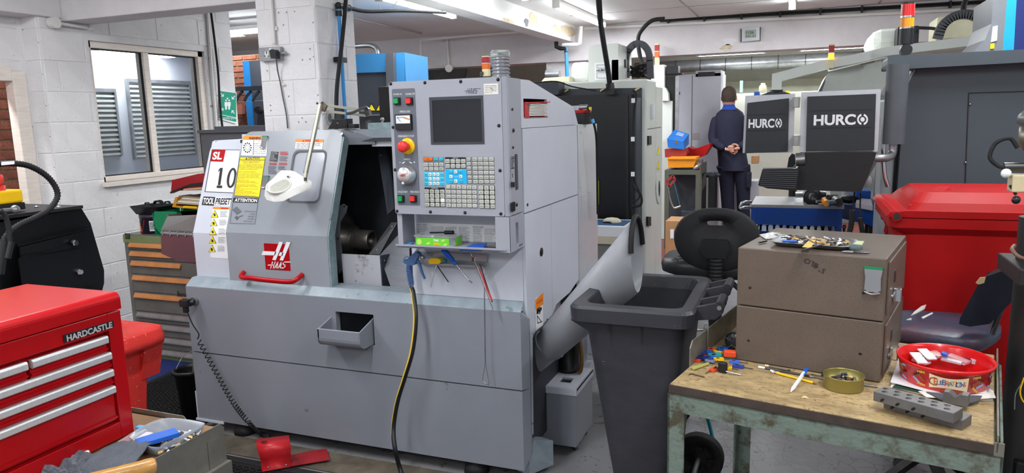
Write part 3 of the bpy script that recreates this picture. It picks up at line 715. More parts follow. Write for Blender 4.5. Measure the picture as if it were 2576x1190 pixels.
g=MB();p1,p2=at(956,643,Y=2.78),at(962,741,Y=2.78);g.prism([p1,p2,(p2.x+.09,p2.y+.25,p2.z+.0),(p1.x+.09,p1.y+.25,p1.z)],(.005,0,0));g.build('guard_side',mChar,H)
MB().ball(at(968,656,Y=2.8),.008).build('bolt',mDSteel,H)
g=MB();P=[(851,520),(862,513),(871,520),(868,535),(853,560),(852,590),(858,640),(866,672),(852,690),(843,640),(838,590),(840,545)]
g.prism([at(x,y,Y=2.84) for x,y in P],(0,.012,0));g.build('guard_arm',mat('grey guard arm',(140,143,150),.4,var=.1),H)
for p in ((846,553),(850,600),(866,520)): MB().ball(at(*p,Y=2.835),.004).build('screw',mBlack,H)
MB().cyl(at(846,700,Y=2.9),at(856,668,Y=3.1),.05).build('coolant_pipe',mDSteel,H)
# front panel to the right of the opening, side panels and sloping hood
f_=MB().box(-1.512,-1.013,2.652,2.667,.77,1.456);f_.build('front_panel',mHaasL,H)
XS=-1.0
def sp(px): return [(XS,at(x,y,X=XS).y,at(x,y,X=XS).z) for x,y in px]
yb=3.745
seam=[(1310,541),(1454,489)]
zf=at(1310,541,X=XS).z;zbk=at(1454,489,X=XS).z
m=MB().prism([(XS,2.652,1.456),(XS,2.652,zf+.002),(XS,3.39,zbk+.002),(XS,3.39,1.456)],(-.012,0,0));m.build('side_panel',mHaasL,H)
ysp=at(1388,700,X=XS).y
low=sp([(1342,1091),(1340,850),(1343,838),(1350,830),(1383,803)])
m=MB().prism([(XS,2.652,zf-.003),(XS,2.66,low[0][2]),low[0],low[1],low[2],low[3],(XS,ysp,low[4][2]+.01),(XS,ysp,zf-.003+(zbk-zf)*(ysp-2.652)/(3.39-2.652))],(-.012,0,0));m.build('side_panel',mHaasL,H)
lw2=sp([(1390,790),(1400,765),(1434,735)])
m=MB().prism([(XS,ysp+.004,zf-.003+(zbk-zf)*(ysp-2.652)/(3.39-2.652)),(XS,ysp+.004,lw2[0][2]),lw2[1],lw2[2],(XS,3.39,.70),(XS,3.39,zbk-.003)],(-.012,0,0));m.build('side_panel',mHaasL,H)
mRearP=mat('glossy rear panel',(196,198,204),.16,var=.03,coat=.5)
m=MB().prism([(XS+.004,3.394,1.456),(XS+.004,3.394,.55),(XS+.004,yb,.55),(XS+.004,yb,1.456)],(-.016,0,0));m.build('rear_side_panel',mRearP,H)
m=MB().box(-2.1,XS,yb+.001,yb+.015,.2,1.456).box(-2.1,XS-.014,3.3,yb,1.44,1.4555).box(-1.95,XS-.02,3.3,yb,.1,.16);m.build('rear_cabinet',mHaasL,H)
MB().box(-1.5,XS-.06,2.75,3.74,.15,.62).build('inner_side',mHaas,H)
for p in ((1362,634,.018),(1327,515,.006),(1412,775,.016)):
    c=at(p[0],p[1],X=XS+.001);r_=p[2]
    MB().lathe([(0,.002),(r_,.002),(r_*1.08,0)],c,(1,0,0),n=20,sx=1,sy=1).build('access_hole',mBlack,H)
for p in ((1459,332),(1459,471),(1458,623),(1377,802),(1342,840),(1339,1065)):
    MB().ball(at(*p,X=XS+.002),.005,8).build('screw',mGal,H)
# smudges of small print on the rear panel
t_=MB();PR=Plane((XS+.005,3.394,.6),(0,1,0),(0,0,1))
rr=random.Random(31)
for (z0,n) in ((.98,16),(.80,12),(.62,14)):
    for c_ in (.04,.15):
        for k in range(n): z=z0+.13-k*.009;PR.quad(t_,[(c_,z-.6),(c_+rr.uniform(.03,.09),z-.6),(c_+rr.uniform(.03,.09),z-.598),(c_,z-.598)],.0004,.0003)
t_.build('faint_print',mat('faint print',(176,179,186),.5,var=0),H)
wlb=MB();PSd=Plane((XS+.001,2.66,.6),(0,1,0),(0,0,1))
a=PSd.rect(1346,752,1366,817);PSd.quad(wlb,[(a[0],a[2]),(a[1],a[2]),(a[1],a[3]),(a[0],a[3])],0,.001);wlb=wlb.build('warning_label',mWhite,H)
m=MB();a=PSd.rect(1346,752,1366,765);PSd.quad(m,[(a[0],a[2]),(a[1],a[2]),(a[1],a[3]+.004),(a[0],a[3]-.004)],.0012,.0005);m.build('label_header',mOrg,wlb)
t_=MB();PSd.text(t_,'WARNING',1348,755,1364,762,.002);t_.build('lettering',mInkR,wlb)
t_=MB();lines(t_,PSd,1349,768,1363,790,5,.3,(2,4),41,.0012);q4(PSd,t_,[(1350,793),(1351,793),(1352,812),(1351,812)],.0012);q4(PSd,t_,[(1351,812),(1363,808),(1363,810),(1351,814)],.0012);q4(PSd,t_,[(1352,795),(1361,808),(1360,809),(1351,796)],.0012);t_.build('small_print',mInk,wlb)
# sloping hood with pocket
hy0,hy1,hz0,hz1=RX(1317,249,1376,294,XS)
hood_top=lambda y: 1.642 if y < 2.74 else 1.642+(1.540-1.642)*(y-2.74)/(3.34-2.74)
m=MB()
m.prism([(XS,2.64,1.458),(XS,2.64,1.642),(XS,hy0,1.642),(XS,hy0,1.458)],(-.012,0,0))
m.prism([(XS,hy0,hz1),(XS,hy0,hood_top(hy0)),(XS,2.74,1.642),(XS,hy1,hood_top(hy1)),(XS,hy1,hz1)],(-.012,0,0))
m.prism([(XS,hy0,1.458),(XS,hy0,hz0),(XS,hy1,hz0),(XS,hy1,1.458)],(-.012,0,0))
m.prism([(XS,hy1,1.458),(XS,hy1,hood_top(hy1)),(XS,3.34,1.540),(XS,3.41,1.458)],(-.012,0,0))
m.prism([(XS-.0125,2.64,1.6415),(XS-.0125,2.74,1.6415),(XS-.0125,3.34,1.5395),(XS-.0125,3.41,1.458),(XS-.0125,3.41,1.452),(XS-.0125,3.335,1.532),(XS-.0125,2.74,1.632),(XS-.0125,2.64,1.632)],(-.5,0,0))
m.build('hood',mHaasL,H)
MB().box(XS-.25,XS-.012,hy0-.005,hy1+.005,hz0-.012,hz0-.004).box(XS-.25,XS-.24,hy0,hy1,hz0,hz1).box(XS-.25,XS-.012,hy1,hy1+.008,hz0,hz1).box(XS-.25,XS-.012,hy0,hy1,hz1,hz1+.006).build('pocket',mDkGrey,H)
bnd=thing('ring_binder','red ring binder of dog-eared papers lying in the pocket of the lathe hood','binder',(XS-.1,(hy0+hy1)/2,hz0-.004))
y0,y1=hy0+.004,hy1-.004
MB().box(XS-.22,XS+.004,y0,y1+.006,hz0-.003,hz0+.0).prism([(XS+.004,y0,hz0),(XS+.004,y0+.05,hz0),(XS+.004,y0+.03,hz1-.012),(XS+.004,y0,hz1-.02)],(-.22,0,0)).prism([(XS+.006,y0,hz1-.02),(XS+.014,y1+.008,hz0+.058),(XS+.014,y1+.008,hz0+.062),(XS+.006,y0,hz1-.014)],(-.22,0,0)).build('cover',mat('red binder board',(180,36,42),.5),bnd)
m=MB();rr=random.Random(2)
for k in range(9): m.prism([(XS+.002,y0+.05+.003*k,hz0+.004+k*.006),(XS+.008,y1-rr.uniform(.004,.03),hz0+.004+k*.0055),(XS+.008,y1-.02,hz0+.0075+k*.0055),(XS+.002,y0+.045+.002*k,hz0+.0085+k*.006)],(-.2,0,0))
m.build('papers',mPaper,bnd)
# ---------------------------------------------------------------- control console
YC=2.50;PC=Plane((-1.3,YC,1.3),(1,0,0),(0,0,1))
cx0,cx1=-1.492,-1.022;cz0,cz1=1.134,1.647
con=MB();con.prism([(x,YC,z) for x,z in rrect(cx0,cx1,cz0,cz1,.01)],(0,.014,0))
con=con.build('console',mConsole,H,bevel=.002)
m=MB().box(cx0+.002,-1.001,YC+.0145,2.639,cz0+.002,cz1-.003)
m.prism([(cx1,YC+.002,cz0),(cx1+.018,YC+.012,cz0),(cx1+.018,YC+.03,cz0),(cx1,YC+.03,cz0)],(0,0,cz1-cz0));m.build('console_case',mConsole,H,bevel=.002)
for p in ((983,211),(1069,208),(1159,205),(1253,200),(989,320),(994,427),(999,531),(1083,533),(1170,535),(1260,538),(1255,316),(1258,429)):
    a,c_=PC.px(*p);MB().lathe([(.0065,-.001),(.0062,.002),(.004,.0045),(0,.005)],PC.P(a,c_),PC.n,n=14).build('screw',mBlack,con)
a=PC.rect(990,223,1049,515);a0=PC.px(990,300)[0];a1=PC.px(1046,300)[0]
m=MB();PC.quad(m,rrect(a0,PC.px(1052,400)[0],PC.px(1020,516)[1],PC.px(1016,223)[1],.006),0,.0012);m.build('button_panel',mat('slate panel',(100,105,115),.4,var=.02),con)
def button(px,py,m,s=.024):
    a,c_=PC.px(px,py);q=MB();PC.quad(q,rrect(a-s/2-.001,a+s/2+.003,c_-s/2-.003,c_+s/2+.001,.003),.001,.008);q.build('button_bezel',mBlack,con)
    q=MB();PC.quad(q,rrect(a-s*.4,a+s*.4,c_-s*.4,c_+s*.4,.002),.009,.008);q.build('push_button',m,con,bevel=.0015)
mGB,mRB=mat('green button',(24,150,80),.35,var=.02),mat('red button',(222,52,48),.35,var=.02)
button(1000,254,mGB);button(1031,254,mRB);button(1010,499,mGB);button(1041,499,mRB)
t_=MB()
for s_,r4 in (('POWER ON',(990,235,1011,239)),('POWER OFF',(1021,234,1044,239)),('SPINDLE LOAD',(1006,278,1032,283)),('EMERGENCY STOP',(1002,340,1042,345)),('HANDLE',(1017,398,1032,403)),('CYCLE START',(1001,480,1026,485)),('FEED HOLD',(1033,480,1055,485)),('+',(1040,405,1045,411))): PC.text(t_,s_,*r4)
q4(PC,t_,[(1005,408),(1009,408),(1009,409),(1005,409)],.0016);q4(PC,t_,[(1012,410),(1019,406),(1019,408),(1013,412)],.0016);q4(PC,t_,[(1030,406),(1037,409),(1036,412),(1030,408)],.0016)
t_.build('panel_lettering',mWhite,con)
m=MB();a0,a1,b0,b1=PC.rect(997,288,1039,326);PC.quad(m,rrect(a0,a1,b0,b1,.002),.001,.012);mt=m.build('load_meter',mBlack,con)
m=MB();a0,a1,b0,b1=PC.rect(1000,291,1036,310);PC.quad(m,[(a0,b0),(a1,b0),(a1,b1),(a0,b1)],.013,.001);m.build('meter_dial',mat('meter dial',(226,232,236),.25),con)
m=MB();q4(PC,m,[(1003,294),(1004,294),(1013,306),(1012,306)],.0145)
for k in range(9): 
    x=1003+k*3.6;y=296-3.2*math.sin(k/8*PI)+k*.4;q4(PC,m,[(x,y),(x+3.2,y-.2),(x+3.2,y+.8),(x,y+1)],.0145)
m.build('meter_scale',mInk,con)
m=MB();q4(PC,m,[(1020,295),(1034,299),(1034,301),(1020,297)],.015);m.build('meter_scale',mOrg,con)
# emergency stop
a,c_=PC.px(1026,368);e_=MB();e_.lathe([(0,0),(.032,0),(.032,.003),(.02,.004),(0,.004)],PC.P(a,c_,.001),PC.n,n=28);e_.build('stop_disc',mYelP,con)
e_=MB();e_.lathe([(.013,0),(.013,.022),(.021,.026),(.0225,.036),(.019,.046),(.01,.049),(0,.0495)],PC.P(a,c_,.004),PC.n,n=24);e_.build('emergency_stop',mRB,con)
# hand wheel
a,c_=PC.px(1026,440);w_=MB();w_.lathe([(0,.0),(.039,0),(.039,.006),(.036,.010),(.0325,.028),(.030,.0305),(0,.031)],PC.P(a,c_,.001),PC.n,n=36);w_.build('hand_wheel',mat('brushed aluminium',(205,206,208),.28,.9,var=.05),con)
w_=MB();w_.lathe([(0,.0),(.0265,0),(.0265,.001),(0,.001)],PC.P(a,c_,.032),PC.n,n=28);w_.build('wheel_badge',mat('badge silver',(206,206,208),.35,.3),con)
w_=MB();PCw=Plane(PC.P(0,0,.0335),PC.u,PC.v);haas_word(w_,PCw,(lambda x,y: (a-.016+.028*x,c_-.005+.008*x*.3+.011*y)),.0);w_.build('badge_lettering',mInkR,con)
w_=MB();w_.lathe([(.006,0),(.006,.012),(.003,.014),(0,.014)],PC.P(a-.006,c_-.0295,.02),PC.n,n=14);w_.build('wheel_knob',mWhiteK,con)
# screen
a0,a1,b0,b1=PC.rect(1080,245,1219,362);m=MB()
for (u0,u1,v0,v1) in ((a0,a0+.012,b0,b1),(a1-.008,a1,b0,b1),(a0+.012,a1-.008,b0,b0+.008),(a0+.012,a1-.008,b1-.012,b1)): PC.quad(m,[(u0,v0),(u1,v0),(u1,v1),(u0,v1)],0,.0025)
m.build('screen_bezel',mChar,con)
m=MB();PC.quad(m,[(a0+.01,b0+.006),(a1-.006,b0+.006),(a1-.006,b1-.01),(a0+.01,b1-.01)],.0002,.0008);m.build('screen',mat('dark screen',(34,36,42),.08,var=0,spec=.6),con)
hl_=MB();haas_word(hl_,PC,tx_(PC,1171,222,1203,235),.0006);hl_.build('console_lettering',mat('slate print',(110,116,126),.5,var=0),con)
st_=MB();a0,a1,b0,b1=PC.rect(1217,211,1254,237);PC.quad(st_,[(a0,b0),(a1,b0),(a1,b1),(a0,b1)],.0006,.0006);st_=st_.build('paper_sticker',mPaper,con)
t_=MB();lines(t_,PC,1220,214,1250,235,5,.12,(2,4),55,.0014);q4(PC,t_,[(1233,221),(1238,222),(1241,229),(1240,229),(1237,223),(1233,222)],.0014);t_.build('handwriting',mInkG,st_)
# keyboard: coordinates in the key close-up (1 unit = 1/7.932 px)
def kp(x,y): return (1060+x/7.932,390+y/7.932)
def kpanel(P,m):
    q=MB();q4(PC,q,[kp(*p) for p in P],0,.0012);q.build('key_panel',m,con,bevel=.0)
mKP=mat('slate key field',(118,120,130),.45,var=0)
kpanel([(58,315),(458,318),(450,40),(42,38)],mKP);kpanel([(485,265),(892,270),(886,45),(475,42)],mInk)
kpanel([(65,622),(468,620),(455,345),(52,340)],mCyan);kpanel([(498,566),(910,574),(900,292),(486,286)],mat('bright cyan panel',(20,178,236),.4,var=0))
kpanel([(915,575),(1462,578),(1452,42),(902,40)],mKP);kpanel([(84,1028),(482,1040),(468,648),(66,645)],mInk)
kpanel([(508,1040),(1126,1052),(1112,604),(497,600)],mKP);kpanel([(1158,1056),(1475,1070),(1468,615),(1146,610)],mInk)
KM={}
kl=MB();kw=MB();kly=MB()
def key(cx,cy,w_=88,h_=68,m=None,leg=None,mb=None):
    m=m or mKey;a,c_=PC.px(*kp(cx,cy));W_,H_=w_/7.932/592,h_/7.932/592
    k_=(w_,h_,m.name)
    if k_ not in KM:
        q=MB();b0=rrect(-W_/2,W_/2,-H_/2,H_/2,.0028,2);b1=rrect(-W_/2+.0018,W_/2-.0018,-H_/2+.0018,H_/2-.0018,.002,2)
        q.loft([[Vector((x,0,z)) for x,z in b0],[Vector((x,-.0025,z)) for x,z in b0],[Vector((x,-.0042,z)) for x,z in b1]],True,False)
        me=bpy.data.meshes.new('key');me.from_pydata(q.V,[],q.F);me.materials.append(m);KM[k_]=me
    o=bpy.data.objects.new('key',KM[k_]);COL.objects.link(o);o.parent=con;o.location=INV[con.name] @ PC.P(a,c_,.001)
    if leg:
        tgt=mb or kl
        hh=.0065 if len(leg) < 3 else .0036
        
        for j,s_ in enumerate(leg.split('/')):
            n_=len(leg.split('/'));h2=hh if n_ == 1 else .0034;w2=min(W_*.75,h2*.8*len(s_)) if len(s_) > 2 else None;h2=.0012 if s_ in '-.' else h2
            tgt.text(s_,PC.P(a,c_+(n_-1)*.0024-j*.0048,.0056),PC.u,PC.v,w2,h2)
key(145,83,178,62,mat('orange key',(225,112,30),.4,var=0),'RESET');
mCK=mat('cyan key',(70,196,222),.4,var=0)
key(295,80,78,60,mCK,'POWER/UP');key(400,82,78,60,mCK,'TOOL')
for j,row in enumerate((('F1','F2','F3','F4'),('TOOL/OFSET','NEXT','X/Z','ZERO/SET'))):
    for k,s_ in enumerate(row): key(96+k*103+j*4,192+j*86,84,66,None,s_)
for j,row in enumerate((('PRGRM','POSIT','OFSET','CURNT'),('ALARM','PARAM','SETNG','HELP'))):
    for k,s_ in enumerate(row): key(528+k*104+j*4,123+j*96,88,74,None,s_)
for j in range(3):
    for k in range(5):
        x=(100,180,262,336,416)[k]+j*2;y=(390,480,570)[j]
        key(x,y,60 if k in (0,4) else 58,62,mCK if k in (0,4) else mWhiteK,(('TS','v','^','v','CHIP'),('TS','<','RAPID','>','FWD'),('TS','v','v','v','REV'))[j][k])
for j,(x,y,c_,s_) in enumerate(((595,337,1,'HOME'),(690,337,0,'^'),(785,337,1,'UP'),(597,430,0,'<'),(790,430,0,'>'),(600,523,1,'END'),(694,523,0,'v'),(795,523,1,'PAGE'))): key(x,y,62,64,mCK if c_ else mWhiteK,s_)
kw.text('CURSOR',PC.P(*PC.px(*kp(693,432)),.0015),PC.u,PC.v,.015,.003)
kw.text('DISPLAY',PC.P(*PC.px(*kp(685,60)),.0015),PC.u,PC.v,.023,.0033);kw.text('OVERRIDES',PC.P(*PC.px(*kp(266,662)),.0015),PC.u,PC.v,.028,.0033)
L1=('EDIT','MEM','MDI','HAND','ZERO','LIST');L2=(('INSERT','ALTER','DELETE','UNDO'),('SINGLE','DRY/RUN','OPT/STOP','BLOCK'),('COOLNT','SPNDL','TURRET','MAIN'),('.0001','.001','.01','.1'),('ALL','ORIGIN','SINGL','HOME'),('PROG','SEND','RECV','ERASE'))
for j in range(6):
    key(948+j*5,(84,174,263,352,442,532)[j],72,62,None,L1[j])
    for k in range(4): key(1070+k*110+j*4,(84,174,263,353,444,533)[j],90,64,None,L2[j][k])
L3=(('FEED/-10','FEED/100%','FEED/+10','HNDL/FEED'),('SPIN/-10','SPIN/100%','SPIN/+10','HNDL/SPIN'),('CW','STOP','CCW',''),('5%','25%','50%','100%'))
for j in range(4):
    for k in range(4): key(114+k*103+j*3.5,(726,815,900,988)[j]+k*2,86,76 if j < 2 else 70,mWhiteK if (j,k) == (2,3) else None,L3[j][k])
abc='ABCDEFGHIJKLMNOPQRSTUVWXYZ';ii=0
for j in range(5):
    for k in range(6):
        x,y=546+k*104+j*2,(638,735,825,915,1004)[j]+k*2
        if (j,k) == (0,0): key(x,y,86,66,None,'SHIFT',kly);continue
        s_=abc[ii] if ii < 26 else ('EOB','(',')')[ii-26];ii += 1;key(x,y,88,68,None,s_)
for j,row in enumerate(('789','456','123','-0.','   ')):
    for k,s_ in enumerate(row): key(1196+k*109+j*3.5,(655,746,838,930,1020)[j]+k*2,88,72,None,s_ if j < 4 else ('CANCEL','SPACE','ENTER')[k])
kl.build('key_lettering',mInk,con);kw.build('panel_print',mWhite,con);kly.build('key_lettering',mYel,con)
# details on the console's right side
PK=Plane((-.9985,2.55,1.3),(0,1,0),(0,0,1))
for p in ((1289,275,.004),(1292,328,.006),(1291,371,.004),(1300,515,.006)):
    a,c_=PK.px(p[0],p[1]);MB().lathe([(0,.003),(p[2]*.9,.003),(p[2]*1.3,0)],PK.P(a,c_),PK.n,n=14).build('socket_hole',mBlack,con)
m=MB();a0,a1,b0,b1=PK.rect(1296,388,1303,476);PK.quad(m,[(a0,b0),(a1,b0),(a1,b1),(a0,b1)],.0,.002);m.build('disk_slot',mDkGrey,con)
m=MB();a0,a1,b0,b1=PK.rect(1284,391,1294,472);PK.quad(m,[(a0,b0),(a1,b0),(a1,b1),(a0,b1)],.0,.001);sl=m.build('side_label',mConsole,con)
t_=MB();lines(t_,PK,1285,393,1293,425,8,.35,(1,3),60,.0014);q4(PK,t_,[(1288,437),(1289,437),(1289,446),(1288,446)],.0014);q4(PK,t_,[(1284,458),(1294,458),(1294,471),(1284,471)],.0014);t_.build('side_print',mInk,con)
m=MB();a0,a1,b0,b1=PK.rect(1284,510,1293,530);PK.quad(m,[(a0,b0),(a1,b0),(a1,b1),(a0,b1)],.0,.006);m.build('rocker_switch',mBlack,con,bevel=.002)
# tray under the console
tz=1.002;tt=cz0-.002
tr_=MB()
tr_.box(cx0,cx0+.022,YC+.012,YC+.018,tz,tt)                        # left front post
tr_.prism([(cx0,YC+.02,tz),(cx0,YC+.02,tt),(cx0,2.645,tt),(cx0,2.645,tz)],(.004,0,0))
tr_.prism([(cx0,YC+.018,tz),(-1.015,YC+.018,tz),(-1.015,YC-.012,tz+.012),(cx0,YC-.012,tz+.012)],(0,0,-.008))
tr_.box(cx0,-1.002,YC+.005,2.65,tz-.006,tz)
# right side with window
xr_=-1.0;y0_,y1_=YC-.01,2.645;w0,w1,wz_0,wz_1=YC+.055,YC+.085,tz+.02,tt-.03
tr_.box(xr_-.004,xr_,y0_,w0,tz-.006,tt).box(xr_-.004,xr_,w1,y1_,tz+.01,tt).box(xr_-.004,xr_,w0,w1,tz-.003,wz_0).box(xr_-.004,xr_,w0,w1,wz_1,tt)
tr_.prism([(-1.06,YC-.004,tz),(-1.045,YC-.004,tz),(-1.045,YC-.004,tt),(-1.06,YC-.004,tt)],(0,.006,0)).prism([(-1.045,YC-.004,tz-.004),(-1.0,YC-.01,tz-.004),(-1.0,YC-.01,tt),(-1.045,YC-.004,tt)],(0,.006,0))
tr_.build('console_tray',mConsole,H,bevel=.0015)
PT=Plane((-1.3,2.65,1.05),(1,0,0),(0,0,1))
card=MB();a0=PT.px(1048,590)[0];a1=PT.px(1262,600)[0];b1=PT.px(1150,563)[1];PT.quad(card,[(a0,tz+.004),(a1,tz+.004),(a1,b1),(a0,b1)] if False else [(a0,tz+.004-1.05),(a1,tz+.004-1.05),(a1,b1),(a0,b1)],.0,.002)
card=card.build('code_card',mWhite,H)
t_=MB();PT.text(t_,'HAAS G CODES',1049,563,1074,567,.0025);PT.text(t_,'HAAS M CODES',1190,569,1217,573,.0025)
for c_,(x0,x1) in enumerate(((1049,1078),(1085,1118),(1121,1150),(1155,1183),(1191,1214),(1219,1248),(1253,1262))): lines(t_,PT,x0,568+c_*.7+(3 if c_ > 3 else 0),x1,610,15,.32,(2,4),70+c_,.0025)
t_.build('card_print',mInk,card)
# tool holder bracket below the tray
hb=MB();y_=2.64;P=[(1034,632),(1226,640),(1222,674),(1198,672),(1036,662)]
hb.prism([at(x,y,Y=y_) for x,y in ((1050,633),(1227,641),(1222,672),(1052,660))],(0,.004,0))
p0,p1=at(1040,663,Y=2.59),at(1215,677,Y=2.59);
hb.prism([(p0.x,2.60,p0.z),(p1.x,2.60,p0.z),(p1.x,2.644,p0.z+.012),(p0.x,2.644,p0.z+.012)],(0,0,.003))
hb.prism([(p0.x,2.598,p0.z-.004),(p1.x,2.598,p0.z-.004),(p1.x,2.598,p0.z+.004),(p0.x,2.598,p0.z+.004)],(0,.003,0))
hb.build('tool_holder',mat('brushed bracket',(178,180,184),.3,.6,var=.06),H)
m=MB();c=at(1057,649,Y=2.638);m.lathe([(0,.004),(.004,.004),(.006,.002),(.018,.002),(.018,0)],c,(0,-1,0),n=24);m.build('washer',mChrome,H)
HZ=p0.z
# beacon on the console roof
c=at(1260,192,Y=2.60);c=Vector((c.x,2.60,1.645))
bx_=MB();prof=[(.0,0)]
for k in range(6):
    z=.002+k*.013;prof += [(.031,z),(.036,z+.004),(.036,z+.0065),(.031,z+.010)]
prof += [(.036,.078),(.036,.081),(0,.081)]
bx_.lathe(prof,c,n=32);bx_.build('beacon_column',mat('ribbed silver plastic',(150,152,158),.28,.6,var=.02),H)
bx_=MB();bx_.lathe([(.0365,.081),(.0365,.098),(.033,.103),(.031,.104),(0,.104)],c,n=32);bx_.build('beacon_lens',mClear,H)
bx_=MB();bx_.lathe([(0,.082),(.022,.082),(.022,.085),(.008,.086),(.008,.092),(.025,.092),(.025,.095),(0,.096)],c,n=20);bx_.build('beacon_lamp',mat('green circuit',(70,120,90),.5,var=.2,scale=80),H)
# chip chute
P0_=at(1322,930,Y=2.9)
mth=at(1603,641,Y=2.68)
ct=MB();dirc=(mth-P0_).normalized();n_=36;u_=Vector((0,1,0));v_=dirc.cross(u_).normalized();u_=v_.cross(dirc).normalized()
r_=.104
def ringat(c,rr_,cut=False):
    out=[]
    for i in range(n_):
        o_=u_*math.cos(2*PI*i/n_)*rr_+v_*math.sin(2*PI*i/n_)*rr_
        p=c+o_
        if cut: p=p+dirc*((mth.x-p.x)/dirc.x)     # vertical mouth facing +X
        out.append(p)
    return out
Lc=(mth-P0_).length
rings=[ringat(P0_,.05),ringat(P0_+dirc*.2,.066),ringat(P0_+dirc*.205,.071),ringat(mth,r_,True),ringat(mth,r_-.004,True),ringat(P0_+dirc*.205,.067)]
ct.loft(rings,False);ct=ct.build('chip_chute',mat('grey chute paint',(160,162,168),.4,var=.05,scale=5),H)
# rim trim over the top half, rubber
rt=MB();R0=ringat(mth,r_-.002,True);idx=sorted(range(n_),key=lambda i: R0[i].z)
zs=[p.z for p in R0];zmid=mth.z+.02
order=[i for i in range(n_) if R0[i].z > zmid]
st=max(range(len(order)),key=lambda j: (order[j]-order[j-1]) % n_)
order=order[st:]+order[:st]
rt.tube([R0[i]+Vector((.0,0,0)) for i in order],.010,8);rt.build('rubber_edging',mRub,ct)
cb=MB();q0=ringat(P0_+dirc*.198,.072);q1=ringat(P0_+dirc*.21,.074);cb.loft([q0,q1],True);cb.build('chute_collar',mHaas,ct)
# ---------------------------------------------------------------- coolant tank standing under the chute
tk=thing('coolant_tank','grey steel coolant tank with a pump, between the lathe and the wheelie bin','tank',(-.97,3.05,0))
x0,x1,y0,y1,zt_=-1.09,-.885,2.935,3.21,.30
MB().box(x0,x1,y0,y1,.035,zt_).build('tank_body',mHaas,tk,bevel=.004)
h0,h1=-.985,-.93;k0,k1=3.0,3.06
m=MB().box(-1.03,h0,y0-.006,y1,zt_,zt_+.012).box(h1,x1+.006,y0-.006,y1,zt_,zt_+.012).box(h0,h1,y0-.006,k0,zt_,zt_+.012).box(h0,h1,k1,y1,zt_,zt_+.012).box(-1.03,x1+.006,y0-.008,y0,zt_-.02,zt_+.012).box(x1,x1+.006,y0-.006,y1,zt_-.02,zt_+.012)
m.build('tank_lid',mHaasL,tk,bevel=.002)
MB().box(h0,h1,k0,k1,zt_-.01,zt_+.001).build('filler_opening',mBlackG,tk)
m=MB();m.lathe([(0,0),(.055,0),(.058,.015),(.05,.02),(.05,.13),(.055,.14),(.05,.155),(0,.16)],(-.985,3.16,zt_+.012),n=28);m.build('pump',mBlack,tk)
MB().tube([(-.93,3.12,zt_+.02),(-.915,3.12,zt_+.03),(-.91,3.12,zt_+.1),(-.93,3.14,zt_+.2),(-.97,3.2,zt_+.26)],.010,10,k=5).build('pump_hose',mat('amber hose',(120,88,48),.35),tk)
for x in (x0+.03,x1-.03): MB().cyl((x,y0+.05,.02),(x+.015,y0+.05,.02),.02).cyl((x,y1-.05,.02),(x+.015,y1-.05,.02),.02).build('castor',mBlack,tk)
# ---------------------------------------------------------------- dark wheelie bin under the chute
bn=thing('wheelie_bin','dark grey open wheelie bin catching chips below the lathe chute','bin',(-.53,2.68,0))
mBin=mat('dark grey bin plastic',(54,54,60),.45,var=.12,scale=7,bump=.1,bscale=120,spots=((120,120,122),45,.74),stretch=(1,1,3))
def rr3(x0,x1,y0,y1,r,z,n=5): return [Vector((x,y,z)) for x,y in rrect(x0,x1,y0,y1,r,n)]
m=MB();m.loft([rr3(-.605,-.405,2.50,2.86,.05,.06),rr3(-.645,-.385,2.47,2.89,.05,.35),rr3(-.705,-.345,2.425,2.935,.05,.795)],False)
m.add(rr3(-.605,-.405,2.50,2.86,.05,.06),[tuple(range(23,-1,-1))])
m.loft([rr3(-.68,-.37,2.455,2.905,.05,.80),rr3(-.60,-.41,2.51,2.85,.05,.12)],False);m.add(rr3(-.60,-.41,2.51,2.85,.05,.12),[tuple(range(24))])
m.build('bin_body',mBin,bn)
m=MB();m.loft([rr3(-.70,-.35,2.43,2.93,.05,.78),rr3(-.745,-.315,2.385,2.975,.05,.785),rr3(-.748,-.312,2.382,2.978,.05,.832),rr3(-.74,-.32,2.39,2.97,.05,.842),rr3(-.70,-.355,2.435,2.925,.045,.842),rr3(-.695,-.36,2.44,2.92,.04,.838),rr3(-.68,-.37,2.455,2.905,.05,.79)],False,False);m.build('rim',mBin,bn)
for y in (2.55,2.70): MB().prism([(-.70+.0,y,.76),(-.64,y-.0,.5),(-.66,y,.76)],(0,.004,0)).build('moulded_rib',mBin,bn)
for x in (-.60,-.49): MB().tube([(x,2.425,.78),(x,2.432,.74),(x,2.448,.62)],.004,6).build('moulded_rib',mBin,bn)
MB().prism([(-.74,2.40,.785),(-.60,2.42,.785),(-.62,2.44,.70),(-.66,2.445,.72)],(0,.01,0)).build('lip_gusset',mBin,bn)
for y in (2.49,2.60,2.76,2.87):
    MB().prism([(-.325,y,.835),(-.25,y,.855),(-.225,y,.85),(-.225,y,.825),(-.25,y,.80),(-.325,y,.79)],(0,.022,0)).build('hinge_bracket',mBin,bn,bevel=.004)
for a,b_ in ((2.495,2.62),(2.765,2.89)): MB().cyl((-.238,a,.845),(-.238,b_,.845),.017,16).build('hinge_bar',mBin,bn)
for y in (2.487,2.893): MB().cyl((-.238,y-.003,.842),(-.238,y+.002,.842),.008,12).build('hinge_pin',mGal,bn)
for y in (2.44,2.86):
    w_=MB();w_.lathe([(0,.0),(.03,.0),(.032,.012),(.06,.012),(.065,.004),(.098,.004),(.1,.012),(.1,.045),(.098,.052),(.065,.052),(.06,.042),(.03,.042),(0,.045)],(-.345,y,.1),(0,1,0),n=36)
    for k in range(6): a=PI*k/3;w_.bar((-.345+.03*math.cos(a),y+.02,.1+.03*math.sin(a)),(-.345+.065*math.cos(a),y+.02,.1+.065*math.sin(a)),.008,.03,(0,1,0))
    w_.build('wheel',mRub,bn)
